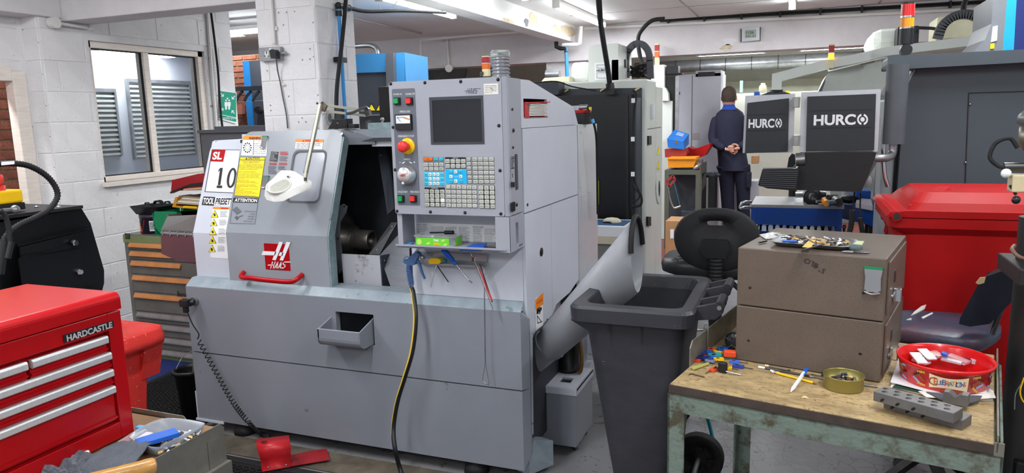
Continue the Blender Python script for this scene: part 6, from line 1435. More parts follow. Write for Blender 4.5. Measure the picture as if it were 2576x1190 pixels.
for i in range(N_+1):
    f=i/N_;s_=tot*(1-(1-f)**1.55) if False else tot*(f*.55+.45*(1-(1-f)**2));
    j=min(len(cp)-2,max(0,int(np.searchsorted(L_,s_)-1)));c_=cp[j].lerp(cp[j+1],(s_-L_[j])/max(1e-6,L_[j+1]-L_[j]));d_=(cp[j+1]-cp[j]).normalized();u=Vector((0,1,0));v=d_.cross(u).normalized();a=2*PI*turns*f
    pts.append(c_+(u*math.cos(a)+v*math.sin(a))*.0105)
m=MB();m.tube(pts,.0026,5);m.build('coil',mRub,cl)
# ---------------------------------------------------------------- black machine frame with emergency stop, far left
bmch=thing('black_machine','black steel machine with a yellow emergency stop box, at the left edge','machine',(-2.9,1.8,0))
XM=-2.62
def mx(x,y,X=XM): return at(x,y,X=X)
m=MB();P=[mx(0,560),mx(205,524),mx(228,562),mx(262,680),mx(262,712),mx(250,760),mx(-60,800),mx(-60,570)]
m.prism(P,(-.5,0,0));m.build('body',mBlackG,bmch,bevel=.004)
m=MB();m.prism([mx(50,622,XM+.04),mx(226,578,XM+.04),mx(244,715,XM+.04),mx(60,735,XM+.04)],(-.006,0,0));m.prism([mx(45,618,XM+.04),mx(222,575,XM+.04),mx(222,570,XM),mx(45,612,XM)],(0,0,-.004));m.build('front_plate',mBlackG,bmch,bevel=.003)
m=MB();m.prism([mx(48,650,XM+.055),mx(118,635,XM+.055),mx(100,634,XM+.045),mx(60,642,XM+.045)],(.0,0,-.004));m.prism([mx(46,652,XM+.055),mx(205,625,XM+.05),mx(212,735,XM+.05),mx(60,745,XM+.055)],(-.004,0,0));m.build('inner_plate',mBlackG,bmch)
m=MB();a=mx(205,524);m.box(XM-.5,XM+.01,mx(-60,570).y,a.y,a.z,a.z+.012);m.build('top_plate',mat('satin black',(30,31,34),.45),bmch)
for p in ((92,520),(148,520),(178,524)): MB().ball(mx(*p,XM-.05),.009,10,(1,1,.5)).build('dome_bolt',mChrome,bmch)
for p in ((185,611),(197,684)):
    c_=mx(*p,XM+.05);MB().lathe([(0,.016),(.010,.016),(.013,.011),(.013,.0),(0,0)],c_,(1,0,0),n=6,smooth=False).build('hex_bolt',mChrome,bmch)
xe=XM-.05;z0=mx(30,530,xe).z;z1=mx(30,512,xe).z;z2=mx(30,478,xe).z;ye0,ye1=mx(-60,500,xe).y,mx(62,500,xe).y
MB().box(xe-.12,xe,ye0,ye1,z0-.0,z1).build('switch_base',mBlack,bmch,bevel=.003)
MB().box(xe-.12,xe+.002,ye0,ye1-.004,z1,z2).build('switch_cover',mYelP,bmch,bevel=.008)
c_=mx(0,455,xe-.05);MB().lathe([(.02,-.02),(.026,0),(.033,.005),(.034,.03),(.030,.036),(0,.038)],(c_.x,mx(3,455,xe-.05).y-.03,z2+.02),n=28).lathe([(.036,-.02),(.036,-.004),(0,-.004)],(c_.x,mx(3,455,xe-.05).y-.03,z2+.02),n=24).build('emergency_stop',mRB,bmch)
MB().cyl(mx(8,530,XM+.03),mx(38,528,XM+.03),.008).ball(mx(38,527,XM+.03),.016,12).build('cable_gland',mGal,bmch)
def hose(P,r,nm,mm,parent,k=14,rib=True):
    C_=catmull(P,k);rr_=[r*(1.0 if (i % 2) else .82) for i in range(len(C_))] if rib else [r]*len(C_)
    m=MB();n=12;L0=0
    # resample evenly so the ribs stay regular
    d=[0]
    for i in range(1,len(C_)): d.append(d[-1]+(C_[i]-C_[i-1]).length)
    N_=max(8,int(d[-1]/(r*.42)));Q=[]
    for i in range(N_+1):
        s_=d[-1]*i/N_;j=min(len(C_)-2,max(0,int(np.searchsorted(d,s_)-1)));Q.append(C_[j].lerp(C_[j+1],(s_-d[j])/max(1e-6,d[j+1]-d[j])))
    m.tube(Q,[r*(1.0 if (i % 2) else .74) for i in range(len(Q))],n);return m.build(nm,mm,parent)
hose([mx(-40,415,-2.45),mx(30,411,-2.45),mx(80,420,-2.45),mx(125,450,-2.45),mx(145,490,-2.45),mx(125,525,-2.45),mx(90,547,-2.45),mx(45,568,-2.45),mx(15,595,-2.45),mx(5,625,-2.45)],.011,'corrugated_hose',mRub,bmch)
hose([mx(0,528,-2.43),mx(14,545,-2.43),mx(22,575,-2.43),mx(24,610,-2.43)],.009,'corrugated_hose',mRub,bmch)
m=MB();m.cyl(mx(8,606,-2.44),mx(-4,690,-2.44),.017).cyl(mx(26,608,-2.43),mx(16,650,-2.43),.013);m.build('hose_coupler',mBlack,bmch,bevel=.002)
m=MB();m.prism([mx(3,407,-2.436),mx(35,405,-2.436),mx(35,413,-2.436),mx(3,416,-2.436)],(.003,0,0));m.build('hose_tag',mWhite,bmch)
MB().box(-3.1,XM,.9,1.9,0,.9).build('lower_frame',mBlackG,bmch)
# ---------------------------------------------------------------- floor mats, red guard plate, floor dirt strip
def ring_mat(name,x0,x1,y0,y1,lab,rot=0):
    t=thing(name,lab,'mat',((x0+x1)/2,(y0+y1)/2,0),0);m=MB();p=.036;r0,r1=.018,.0125;j=0;y=y0
    while y < y1:
        x=x0+(p/2 if j % 2 else 0)
        while x < x1:
            n=8;V=[]
            for k in range(n):
                a=2*PI*k/n;V += [(x+r0*math.cos(a),y+r0*math.sin(a)*.86,.011),(x+r1*math.cos(a),y+r1*math.sin(a)*.86,.012),(x+r1*.95*math.cos(a),y+r1*.95*math.sin(a)*.86,.004)]
            m.add(V,[f for k in range(n) for f in ((3*k,(3*k+3) % (3*n),(3*k+4) % (3*n),3*k+1),(3*k+1,(3*k+4) % (3*n),(3*k+5) % (3*n),3*k+2))]);x += p
        y += p*.82;j += 1
    tag(m.build('ring_cell',mRub,t),kind='stuff')
    MB().box(x0-.02,x1+.02,y0-.02,y1+.02,0,.005).build('mat_base',mat('mat base',(16,16,17),.7),t)
    e=MB();e.box(x0-.06,x0-.02,y0-.06,y1+.06,0,.009).box(x1+.02,x1+.06,y0-.06,y1+.06,0,.009).box(x0-.06,x1+.06,y1+.02,y1+.06,0,.009).box(x0-.06,x1+.06,y0-.06,y0-.02,0,.009);e.build('mat_border',mRub,t,bevel=.004)
ring_mat('rubber_mat',-2.36,-1.1,1.75,2.36,'black rubber ring mat in front of the lathe')
ring_mat('rubber_mat',-3.5,-2.83,2.45,3.25,'black rubber ring mat between the lathe and drawer cabinet')
tag(MB().box(-2.62,-1.05,2.44,2.60,.0,.006).build('floor_plank',mat('oily floor board',(96,88,76),.6,var=.35,scale=9,spots=((190,190,186),120,.74))),'dirty oil-stained board on the floor along the foot of the lathe','board')
rg=thing('red_guard','bent red sheet metal guard lying on the ring mat','guard',at(690,1180,Z=.013))
def fp(x,y,z=.013): return at(x,y,Z=z)
a,b_=fp(645,1105,.13),fp(728,1096,.13)
prof=[(0,0,.075),(0,-.03,.085),(0,-.055,.075),(0,-.07,.045),(0,-.065,.01),(0,-.05,-.03),(0,-.035,-.07)]
A=[fp(644,1106,.12),fp(646,1125,.115),fp(650,1140,.095),fp(655,1155,.06),fp(658,1180,.022),fp(660,1188,.014)]
B=[fp(727,1096,.12),fp(730,1115,.115),fp(732,1128,.095),fp(732,1145,.06),fp(731,1165,.022),fp(731,1175,.014)]
m=MB();V=[]
for p,q in zip(A,B): V += [p,q]
m.add(V,[(2*i,2*i+1,2*i+3,2*i+2) for i in range(len(A)-1)],True);o=m.build('curved_plate',mat('red powder coat',(196,34,42),.35,var=.08),rg);s_=o.modifiers.new('thick','SOLIDIFY');s_.thickness=.003
m=MB();m.prism([fp(731,1174,.016),fp(829,1158,.016),fp(822,1130,.016),fp(790,1134,.016),fp(733,1146,.018)],(0,0,.003));m.build('flat_plate',mat('soiled red plate',(150,30,38),.45,var=.2,c2=(60,28,28),thr=.6,scale=12),rg)
for p in ((692,1161),(675,1176),(720,1170)): MB().ball(fp(*p,.035),.0045,10).build('rivet',mGal,rg)
t_=MB()
for k in range(3):
    a_=k*2*PI/3+.4;c_=fp(665,1112,.123);u=(B[0]-A[0]).normalized();v=(A[0]-A[1]).normalized();t_.bar(c_,c_+u*.010*math.cos(a_)+v*.009*math.sin(a_),.0025,.001)
t_.tube([fp(665,1112,.123)+(B[0]-A[0]).normalized()*.013*math.cos(q_)+(A[0]-A[1]).normalized()*.010*math.sin(q_) for q_ in np.linspace(.3,5.5,14)],.0012,5);t_.build('stamped_mark',mInk,rg)
# ---------------------------------------------------------------- machines and furniture further back
def pq(par,nm,mm,Y,dep,pts,bevel=0,dz=0):
    "solid panel: outline given in photograph pixels on the plane Y, extruded by its real depth"
    return MB().prism([at(x,y,Y=Y) for x,y in pts],(0,dep,dz)).build(nm,mm,par,bevel=bevel)
def pb_(par,nm,mm,Y,dep,x0,y0,x1,y1,bevel=0,z0=None):
    a,b_,c_,d_=RY(x0,y0,x1,y1,Y);c_=c_ if z0 is None else z0
    return MB().box(a,b_,Y,Y+dep,c_,d_).build(nm,mm,par,bevel=bevel)
def tower(x,y0,y1,Y,lab,par=None,lit=False,w_=.03):
    "small square red / amber / cream signal tower"
    a,b_=at(x,y0,Y=Y),at(x,y1,Y=Y);t=thing('signal_tower',lab,'beacon',b_,0,'square signal towers');h_=a.z-b_.z;x_=(a.x+b_.x)/2
    for f0,f1,mm,nm in ((0,.36,mat('cream lens',(232,222,176),.4),'base'),(.36,.62,mat('amber lens',(236,112,36),.3,emit=2 if 0 else 0),'amber_lens'),(.62,.66,mWhite,'band'),(.66,.93,mat('red lens',(176,28,40),.3),'red_lens'),(.93,1,mat('cream lens'),'cap')):
        MB().box(x_-w_/2,x_+w_/2,Y-w_/2,Y+w_/2,b_.z+h_*f0,b_.z+h_*f1).build(nm,mat('lit amber',(255,140,40),.3,emit=2.5,var=0) if lit and nm == 'amber_lens' else mm,t,bevel=.003)
    return t
tower(1223,141,192,3.0,'red and amber signal tower behind the lathe console, beside the ribbed beacon')
bb_=thing('black_alarm','tiny black and silver fitting beside the nearer signal tower','fitting',at(1213,186,Y=2.98));MB().ball(at(1212,184,Y=2.98),.008).ball(at(1211,190,Y=2.98),.007).build('fitting_body',mDSteel,bb_)
# off white machining centre with a black electrical cabinet
YW=5.0;wm=thing('machining_centre','off-white machining centre with a black electrical door, behind the lathe','machine',(-1.8,5.6,0))
Xs=at(1627,300,Y=YW).x;yb2=at(1667,300,X=Xs).y;zt2_=at(1627,198,Y=YW).z;zs2=at(1660,216,X=Xs).z;ym2=at(1650,300,X=Xs).y
m=MB().box(-2.9,Xs,YW,ym2,.08,zt2_).box(-2.9,Xs,ym2,yb2,.08,zs2);m.build('enclosure',mHurco,wm,bevel=.012)
MB().box(-2.8,Xs-.05,YW+.05,yb2-.05,0,.08).build('plinth',mDark,wm)
pq(wm,'cabinet_recess',mChar,YW-.03,.03,[(1330,225),(1613,221),(1613,650),(1330,660)])
pq(wm,'cabinet_door',mBlackG,YW-.14,.1,[(1330,243),(1588,236),(1590,640),(1330,648)],.006)
pq(wm,'door_hinge',mBlack,YW-.15,.02,[(1572,240),(1580,240),(1582,620),(1575,620)])
pq(wm,'steel_edge',mat('sheened steel panel',(120,124,130),.3,.5),YW-.035,.01,[(1596,246),(1612,246),(1612,640),(1598,640)])
pq(wm,'box_top',mChar,YW-.14,.5,[(1330,204),(1405,206),(1405,238),(1330,240)])
MB().tube([at(x,y,Y=YW-.17) for x,y in ((1592,228),(1600,240),(1594,300),(1592,440),(1596,470),(1612,490),(1612,515),(1590,520))],.008,8,k=4).tube([at(x,y,Y=YW-.17) for x,y in ((1594,300),(1595,440),(1608,480),(1606,500),(1590,508))],.005,8,k=4).build('cable_bundle',mRub,wm)
for p in ((1593,253),(1592,350),(1592,438)): MB().box(at(*p,Y=YW-.18).x-.012,at(*p,Y=YW-.18).x+.012,YW-.185,YW-.18,at(*p,Y=YW-.18).z-.015,at(*p,Y=YW-.18).z+.015).build('cable_clip',mWhite,wm)
for p in ((1425,228),(1515,226),(1603,224)): MB().bar(at(p[0]-5,p[1]+3,Y=YW-.05),at(p[0]+5,p[1]-3,Y=YW-.05),.012).build('wing_nut',mat('brass',(170,160,110),.3,.8),wm)
pq(wm,'yellow_notice',mYel,YW-.145,.004,[(1466,270),(1488,269),(1488,279),(1466,280)]);pq(wm,'yellow_strip',mat('lime strip',(190,196,40),.5),YW-.16,.01,[(1488,457),(1506,455),(1506,515),(1488,518)])
pw=Plane((Xs+.001,YW,1),(0,1,0),(0,0,1))
def side(nm,mm,pts,t=.003): m=MB();q4(pw,m,pts,0,t);return m.build(nm,mm,wm)
side('panel_seam',mInkG,[(1629,324),(1662,319),(1662,320.5),(1629,325.5)]);side('door_catch',mBlack,[(1628,342),(1635,342),(1635,364),(1628,364)],.012);side('door_catch',mBlack,[(1626,545),(1634,545),(1634,568),(1626,568)],.012)
for y in (375,411): side('hazard_triangle',mYel,[(1652,y+14),(1659,y+13),(1656,y-6)])
pts=[(1656.5+7*math.cos(a),474+38*math.sin(a)) for a in np.linspace(0,2*PI,25)[:-1]];side('port_ring',mHurco,pts,.006);side('port_opening',mBlack,[(1656.5+2.2*math.cos(a),474+20*math.sin(a)) for a in np.linspace(0,2*PI,17)[:-1]],.007)
side('door_pull',mWhite,[(1638,262),(1640,262),(1640,298),(1638,298)],.02)
# things on top of that machine
ht=thing('machine_head','pale machine head housing with a small name plate above the black door','machine',at(1540,200,Y=5.6))
pq(ht,'housing',mHurco,5.4,.45,[(1480,114),(1555,108),(1556,205),(1480,205)],.01);Xh=at(1556,150,Y=5.4).x;m=MB();m.prism([at(1556,150,Y=5.4),at(1583,150,X=Xh),at(1583,204,X=Xh),at(1556,204,Y=5.4)],(-.05,0,0));m.build('side_door',mHurco,ht)
m=MB();q_=at(1573,160,X=Xh);m.box(Xh,Xh+.01,q_.y-.03,q_.y+.03,q_.z-.03,q_.z+.03);m.build('latch',mBlack,ht)
np_=pq(ht,'name_plate',mWhite,5.39,.008,[(1496,158),(1538,156),(1538,201),(1496,202)]);PN=Plane((at(1496,180,Y=5.388).x,5.388,1.5),(1,0,0),(0,0,1));t_=MB();PN.text(t_,'*HURCO',1501,174,1532,180)
for (x0,y0,x1,y1) in ((1501,163,1534,171),(1501,183,1534,196)):
    for a,b_ in (((x0,y0),(x1,y0)),((x1,y0),(x1,y1)),((x1,y1),(x0,y1)),((x0,y1),(x0,y0))): q4(PN,t_,[a,b_,(b_[0]+.7,b_[1]+.7),(a[0]+.7,a[1]+.7)],.001)
t_.build('plate_lettering',mInk,np_)
pb_(None,'white_casing',mHurco,5.6,.4,1436,156,1480,207,.03);tag(bpy.data.objects['white_casing'],'rounded white casing left of the machine head','casing')
tag(pq(None,'cream_cover',mat('cream enamel2',(214,210,180),.4),5.5,.4,[(1362,205),(1370,196),(1432,192),(1432,206)]),'low cream cover on top of the machine behind the lathe','cover')
tag(MB().cyl(at(1374,187,Y=7.5),at(1408,186,Y=7.5),.045).build('duct_pipe',mGal),'short length of galvanised duct above the cream cover','pipe')
m=MB();Yv=5.7;av=[(1575,196),(1576,140),(1590,116),(1606,110),(1622,116),(1634,140),(1637,196)];P=catmull([at(x,y,Y=Yv) for x,y in av],4)
for a,b_ in zip(P[:-1],P[1:]): m.bar(a,b_+(b_-a)*.15,.05,.03,(0,1,0))
tag(m.build('cable_chain',mDkGrey),'arched dark cable chain above the machining centre','cable chain')
m=MB();rr=random.Random(6)
for k in range(9): c_=at(1606+rr.uniform(-10,8),180+rr.uniform(-6,6),Y=5.8);r_=rr.uniform(.03,.07);ph=rr.uniform(0,6);m.tube([c_+Vector((r_*math.cos(a+ph)*1.2,rr.uniform(-.02,.02),r_*.8*math.sin(a))) for a in np.linspace(0,5.5,10)],.006,6,k=2)
tag(m.build('coiled_cables',mRub),'tangle of black cables under the arched chain','cable')
tag(MB().tube([at(x,y,Y=8.0) for x,y in ((1625,178),(1612,150),(1605,100),(1615,75),(1640,52),(1672,47))],.022,8,k=5).build('black_cable',mRub),'thick black cable curving down from the ceiling beam','cable')
m=MB();a,b_=at(1660,49,Y=8.85),at(2480,2,Y=8.85)
for k in range(2): m.cyl(a+Vector((0,0,-.02*k)),b_+Vector((0,0,-.02*k)),.010,8)
tag(m.build('cable_bundle',mRub),'bundle of black cables clipped along the top of the clock beam','cable')
o=tag(MB().cyl(at(1470,72,Y=8.87),at(2500,8+12,Y=8.87),.02,10).build('conduit',mPlasticW),'white conduit along the top of the clock beam','pipe')
for k in range(8): c_=a.lerp(b_,k/8+.03);MB().box(c_.x-.01,c_.x+.01,8.82,8.9,c_.z-.05,c_.z+.02).build('cable_saddle',mBlack,bpy.data.objects['conduit'] if False else o)
tag(MB().tube([at(1504,-20,Y=4.6),at(1507,20,Y=4.6),at(1514,80,Y=4.65),at(1530,180,Y=4.75),at(1534,216,Y=4.8)],.017,10,k=4).build('supply_cable',mRub),'thick black supply cable dropping from the ceiling to the black door','cable')
m=MB().cyl(at(1534,210,Y=4.8),at(1536,226,Y=4.8),.028).box(at(1524,226,Y=4.8).x,at(1546,226,Y=4.8).x,4.78,4.86,at(1536,238,Y=4.8).z,at(1536,222,Y=4.8).z);tag(m.build('cable_gland',mBlack),'black gland block where the supply cable enters the door','gland')
tag(MB().tube([at(1512,0,Y=4.6),at(1518,90,Y=4.6),at(1532,170,Y=4.7),at(1530,215,Y=4.75),at(1512,232,Y=4.75)],.005,6,k=4).build('thin_lead',mRub),'thin lead following the supply cable','cable')
tag(MB().tube([at(1345,208,Y=4.7),at(1400,205,Y=4.7),at(1440,218,Y=4.7),at(1500,228,Y=4.75)],.005,6,k=4).build('thin_lead',mRub),'thin black lead sagging along the top of the black door','cable')
cn=thing('pump_motor','black finned motor with a red cap on the rear of the lathe','motor',at(1470,312,Y=3.5));c_=at(1466,312,Y=3.52)
MB().cyl((c_.x,3.52,1.457),(c_.x,3.52,c_.z+.055),.038,20).build('motor_body',mBlack,cn);MB().cyl((c_.x,3.52,c_.z+.055),(c_.x,3.52,c_.z+.068),.042,20).build('red_cap',mRed,cn);m=MB().box(c_.x-.045,c_.x-.012,3.49,3.52,c_.z+.068,c_.z+.09).cyl((c_.x-.012,3.5,c_.z+.082),(c_.x+.03,3.5,c_.z+.082),.012);m.build('connector',mGal,cn)
MB().tube([(c_.x+.03,3.5,c_.z+.082),at(1480,278,Y=3.48),at(1492,305,Y=3.46),at(1500,345,Y=3.5),at(1502,420,Y=3.55),(at(1503,470,Y=3.6).x,3.6,1.0)],.006,8,k=5).build('motor_lead',mRub,cn)
MB().cyl(at(1490,300,Y=3.46),at(1493,310,Y=3.46),.008).build('blue_tag',mPipe,cn)
# desk with the mouse
dk=thing('desk','grey desk with a pale top behind the lathe','desk',(-1.2,4.5,0));q=at(1594,595,Y=4.45);zd=q.z
MB().box(-1.75,at(1560,600,Y=4.45).x,4.42,4.8,zd-.05,zd).build('desk_top',mat('pale wood edge',(214,204,176),.5),dk);MB().box(-1.75,at(1556,600,Y=4.45).x,4.44,4.8,zd-.17,zd-.05).build('drawer_front',mat('grey laminate',(128,128,122),.5),dk)
for x in (-1.7,-.95): MB().box(x,x+.04,4.5,4.54,0,zd-.17).build('leg',mDkGrey,dk)
z2=at(1520,570,Y=4.42).z;bk3=thing('paper_block','thick white block of paper on the desk','paper',(-1.2,4.55,zd));MB().box(-1.72,at(1585,580,Y=4.42).x,4.42,4.75,zd,z2).build('paper_stack',mWhite,bk3)
x0,x1=at(1500,565,Y=4.46).x,at(1572,562,Y=4.5).x;tag(MB().box(x0-.2,x1,4.47,4.68,z2,z2+.006).build('mouse_mat',mat('teal blue mat',(44,84,124),.8)),'dark blue mouse mat on the paper block','mat')
ms=thing('mouse','cream computer mouse on the blue mat','mouse',at(1540,555,Y=4.55));c_=at(1540,553,Y=4.55);m=MB()
m.loft([[Vector((c_.x+a*k*.062,4.55+b_*k*.03,z2+.007+h_)) for a,b_ in [(math.cos(t),math.sin(t)) for t in np.linspace(0,2*PI,17)[:-1]]] for k,h_ in ((.9,0),(1,.008),(.9,.02),(.6,.03),(.15,.034))]);m.build('shell',mat('cream plastic',(224,220,196),.35),ms);MB().prism([(c_.x-.058,4.52,z2+.007),(c_.x+.01,4.52,z2+.007),(c_.x-.01,4.52,z2+.018),(c_.x-.045,4.52,z2+.016)],(0,.01,0)).build('side_grip',mBlack,ms)
# second machine behind it, with cabinet and tower
s2=thing('machining_centre','pale machine corner and black cabinet behind the first machining centre','machine',at(1690,300,Y=8.8));Y2=8.7
pb_(s2,'upper_case',mHurco,Y2,.15,1637,163,1672,230,.01);pb_(s2,'lower_case',mHurco,Y2,.15,1660,254,1690,560,.01,0);pq(s2,'curved_cover',mHurco,Y2-.05,.15,[(1664,254),(1682,254),(1681,235),(1675,222),(1664,214)])
pb_(s2,'black_cabinet',mBlackG,Y2+.05,.12,1672,192,1700,500,0,0);pb_(s2,'cabinet_edge',mGal,Y2+.04,.02,1698,192,1707,400,0,.3);pb_(s2,'black_box',mBlack,Y2+.02,.15,1676,166,1706,186);pb_(s2,'bracket',mBlack,Y2+.05,.1,1672,184,1716,189)
tower(1653,110,164,8.75,'square red and amber signal tower on the pale case left of the clock',w_=.05)
# back room: cabinets, duct, machine with long arm
g=thing('grey_cabinet','tall grey double cabinet behind the man','cabinet',at(1750,400,Y=9.6));Y3=9.55
pb_(g,'cabinet_body',mGreyCab,Y3,.6,1700,186,1811,470,0,0);pb_(g,'door_gap',mInkG,Y3-.004,.004,1739,190,1740.5,470,0,.05);pb_(g,'top_box',mGreyCab,Y3,.5,1750,177,1813,192);pb_(g,'vent',mBlack,Y3-.01,.02,1756,181,1798,191);pb_(g,'label_patch',mat('faded label',(170,160,165),.5),Y3-.006,.004,1741,335,1759,351);pb_(g,'lock',mBlack,Y3-.01,.01,1707,231,1710,238)
mIv=mat('ivory machine',(218,220,206),.4,var=.03)
v=thing('ivory_machine','long pale machine with a blue mark along the back wall','machine',at(1950,350,Y=10.4));pb_(v,'body',mIv,10.3,.9,1813,232,2100,470,.01,0);pb_(v,'blue_mark',mBlueD,10.29,.01,1897,231,1911,241);pb_(v,'yellow_mark',mYel,10.28,.01,1978,228,1987,234)
tag(MB().box(-2.2,1.6,12.1,12.4,.9,1.96).build('wall_panel',mat('cream wall panel',(232,236,214),.7)),'pale cream panel across the back wall above the ivory machine','panel')
a,b_=at(1700,172,Y=11.0),at(2200,138,Y=11.0);d=thing('ventilation_duct','spiral galvanised duct under the far ceiling','duct',a);MB().cyl((a.x-.6,11,a.z+.02),(b_.x,11,a.z+.02),.09,24).build('duct_pipe',mGal,d)
for k in (1,5): MB().cyl((a.x+.35*k,11,a.z),(a.x+.35*k,11,ZC),.006).build('hanger',mGal,d)
for k in range(9): MB().cyl((a.x+.35*k,11,a.z+.02),(a.x+.35*k+.012,11,a.z+.02),.094,24).build('duct_seam',mDSteel,d)
tag(MB().box(at(1861,230,Y=10.5).x,at(1868,230,Y=10.5).x,10.5,10.55,at(1865,232,Y=10.5).z,at(1865,203,Y=10.5).z).build('slim_bottle',mat('mint plastic',(120,214,180),.4)),'slim mint coloured tube standing on the ivory machine','tube')
c_=at(1919,232,Y=10.5);tag(MB().lathe([(0,0),(.055,0),(.05,.08),(.03,.10),(.03,.12),(0,.12)],c_,n=14).build('oil_can',mat('smoky bottle',(150,146,124),.4)),'small brownish jar standing on the ivory machine','jar')
ar=thing('pendant_boom','white angled boom arm above the dark screens','arm',at(1960,200,Y=6.4));pq(ar,'boom',mHurco,6.3,.1,[(1941,226),(1942,186),(2085,148),(2190,130),(2190,152),(2085,172),(1966,204),(1965,226)],.006);MB().lathe([(0,0),(.05,0),(.055,-.02),(.03,-.05),(0,-.05)],at(1953,226,Y=6.35),n=16).build('swivel',mBlack,ar)
pq(ar,'lower_cover',mChar,6.3,.25,[(1912,240),(1932,232),(1975,231),(1995,238),(1990,250),(1915,252)])
wmc=thing('white_enclosure','large curved white machine enclosure behind the dark screens','machine',at(2150,250,Y=6.5));pq(wmc,'enclosure',mat('white green enclosure',(204,208,200),.35),6.5,1.2,[(2052,250),(2078,190),(2084,183),(2260,143),(2260,560),(2100,560)],.01)
pb_(wmc,'column',mHurco,6.9,.8,2190,70,2280,130,.08);pq(wmc,'long_cover',mHurco,6.4,.3,[(2085,152),(2230,118),(2500,84),(2500,108),(2232,140),(2085,176)],.01)
pb_(wmc,'junction',mat('cream enamel2'),7.2,.4,2355,38,2490,100,.02);pb_(wmc,'motor',mBlack,6.7,.2,2257,66,2312,112,.01);pq(wmc,'seal_strip',mInkG,6.47,.02,[(2052,250),(2056,236),(2076,196),(2076,206),(2060,250)])
m=MB();P=catmull([at(x,y,Y=6.5) for x,y in ((2358,98),(2370,66),(2395,44),(2425,36),(2455,42),(2478,64),(2488,88))],4)
for a,b_ in zip(P[:-1],P[1:]): m.bar(a,b_+(b_-a)*.2,.065,.06,(0,1,0))
tag(m.build('cable_chain',mDkGrey),'arched dark cable chain at the upper right','cable chain')
tag(MB().tube([at(2425,38,Y=6.5),at(2424,15,Y=6.5),at(2430,0,Y=6.5),at(2440,-30,Y=6.5)],.02,8,k=3).build('black_cable',mRub),'black cable rising from the right-hand arched chain','cable')
tag(MB().tube([at(2312,70,Y=6.6),at(2350,72,Y=6.55),at(2366,80,Y=6.5)],.012,8,k=3).build('black_cable',mRub),'short black cable between the motor and right-hand chain','cable')
tower(2091,111,172,6.3,'square signal tower with its amber lens lit',lit=True,w_=.042)
# clock
Yk=8.89;ck=thing('wall_clock','silver digital wall clock on the cross beam','clock',at(1888,87,Y=Yk));pq(ck,'case',mat('silver plastic',(190,192,196),.35,.3),Yk-.04,.04,[(1866,72),(1911,68),(1911,101),(1866,105)],.008);pq(ck,'side_trim',mChar,Yk-.035,.035,[(1863,73),(1867,72),(1867,105),(1863,105)]);pq(ck,'side_trim',mChar,Yk-.035,.035,[(1911,68),(1914,68),(1913,102),(1911,102)])
pq(ck,'display',mat('lcd green',(150,164,152),.3),Yk-.042,.004,[(1874,76),(1902,74),(1902,94),(1874,96)]);PCk=Plane((at(1888,85,Y=Yk-.044).x,Yk-.044,2.3),(1,0,0),(0,0,1));t_=MB();PCk.text(t_,'1106',1877,78,1896,86,0);PCk.text(t_,'FRI 21',1877,89,1900,93,0);t_.build('digits',mInk,ck)
# blue machine behind the column
Yb_=6.0;bl=thing('blue_machine','bright blue and charcoal machine beyond the block column','machine',at(980,200,Y=Yb_))
pq(bl,'blue_band',mSky,Yb_,.8,[(880,137),(970,134),(971,181),(880,184)]);pq(bl,'front_panel',mChar,Yb_+.03,.8,[(880,184),(974,181),(976,330),(880,330)]);pq(bl,'corner_post',mDkGrey,Yb_-.05,.1,[(970,134),(989,133),(994,330),(974,330)]);
pq(bl,'blue_corner',mSky,Yb_,.05,[(990,133),(1017,132),(1021,330),(994,330)]);Xb=at(1017,200,Y=Yb_).x;ybk=at(1077,200,X=Xb).y;MB().prism([at(1017,132,Y=Yb_),(Xb,ybk,at(1076,144,X=Xb).z),(Xb,ybk,.4),(Xb,Yb_,.4)],(.004,0,0)).build('side_panel',mSky,bl)
pq(bl,'lower_body',mDark,Yb_+.05,.7,[(880,330),(1015,330),(1020,700),(880,700)])
for x in (935,956): pq(bl,'hazard_triangle',mYel,Yb_+.02,.01,[(x-9,278),(x+8,278),(x-1,263)]);pq(bl,'triangle_border',mInk,Yb_+.025,.004,[(x-11,280),(x+10,280),(x-1,259)])
pb_(bl,'lower_trim',mGal,Yb_-.01,.03,905,288,960,291);tag(pb_(None,'control_box',mBlackG,4.4,.2,954,218,986,330,.004,0),'black steel control box beside the lathe console','box')
tag(MB().tube([at(880,117,Y=7.0),at(925,114,Y=7.0),at(942,118,Y=7.0),at(950,128,Y=7.0),at(952,145,Y=7.0)],.028,12,k=5).build('steel_pipe',mGal),'bent silver pipe above the blue machine','pipe')
tag(MB().tube([at(1059,150,Y=8.6),at(1058,103,Y=8.6),at(1068,100,Y=8.6),at(1120,95,Y=8.6),at(1330,78,Y=8.75)],.016,8).build('conduit',mPlasticW),'pale conduit with an elbow on the far beam beyond the blue machine','pipe')
jb=thing('conduit_drop','white conduit drop ending in a round box above the lathe console','pipe',at(1128,170,Y=8.85));MB().cyl(at(1124,98,Y=8.87),at(1129,170,Y=8.87),.016).build('conduit',mPlasticW,jb);MB().cyl(at(1129,172,Y=8.88),at(1129,172,Y=8.80),.05).build('round_box',mPlasticW,jb);MB().cyl(at(1129,174,Y=8.87),at(1144,177,Y=8.87),.02).build('stub',mPlasticW,jb)
tag(pq(None,'dark_hoarding',mat('sooty panel',(58,56,56),.8,var=.2),8.85,.04,[(1070,177),(1174,172),(1166,205),(1160,260),(1070,260)]),'sooty black panel below the beam beyond the blue machine','panel')
ap=thing('air_pipe','slim blue air pipe with black elbows beside the white beam end','pipe',at(1425,150,Y=8.6));MB().cyl(at(1424,118,Y=8.6),at(1427,196,Y=8.6),.022).build('pipe',mPipe,ap);MB().tube([at(1399,102,Y=8.6),at(1400,118,Y=8.6),at(1410,122,Y=8.6),at(1424,122,Y=8.6),at(1424,132,Y=8.6)],.026,10).build('elbow',mBlack,ap)
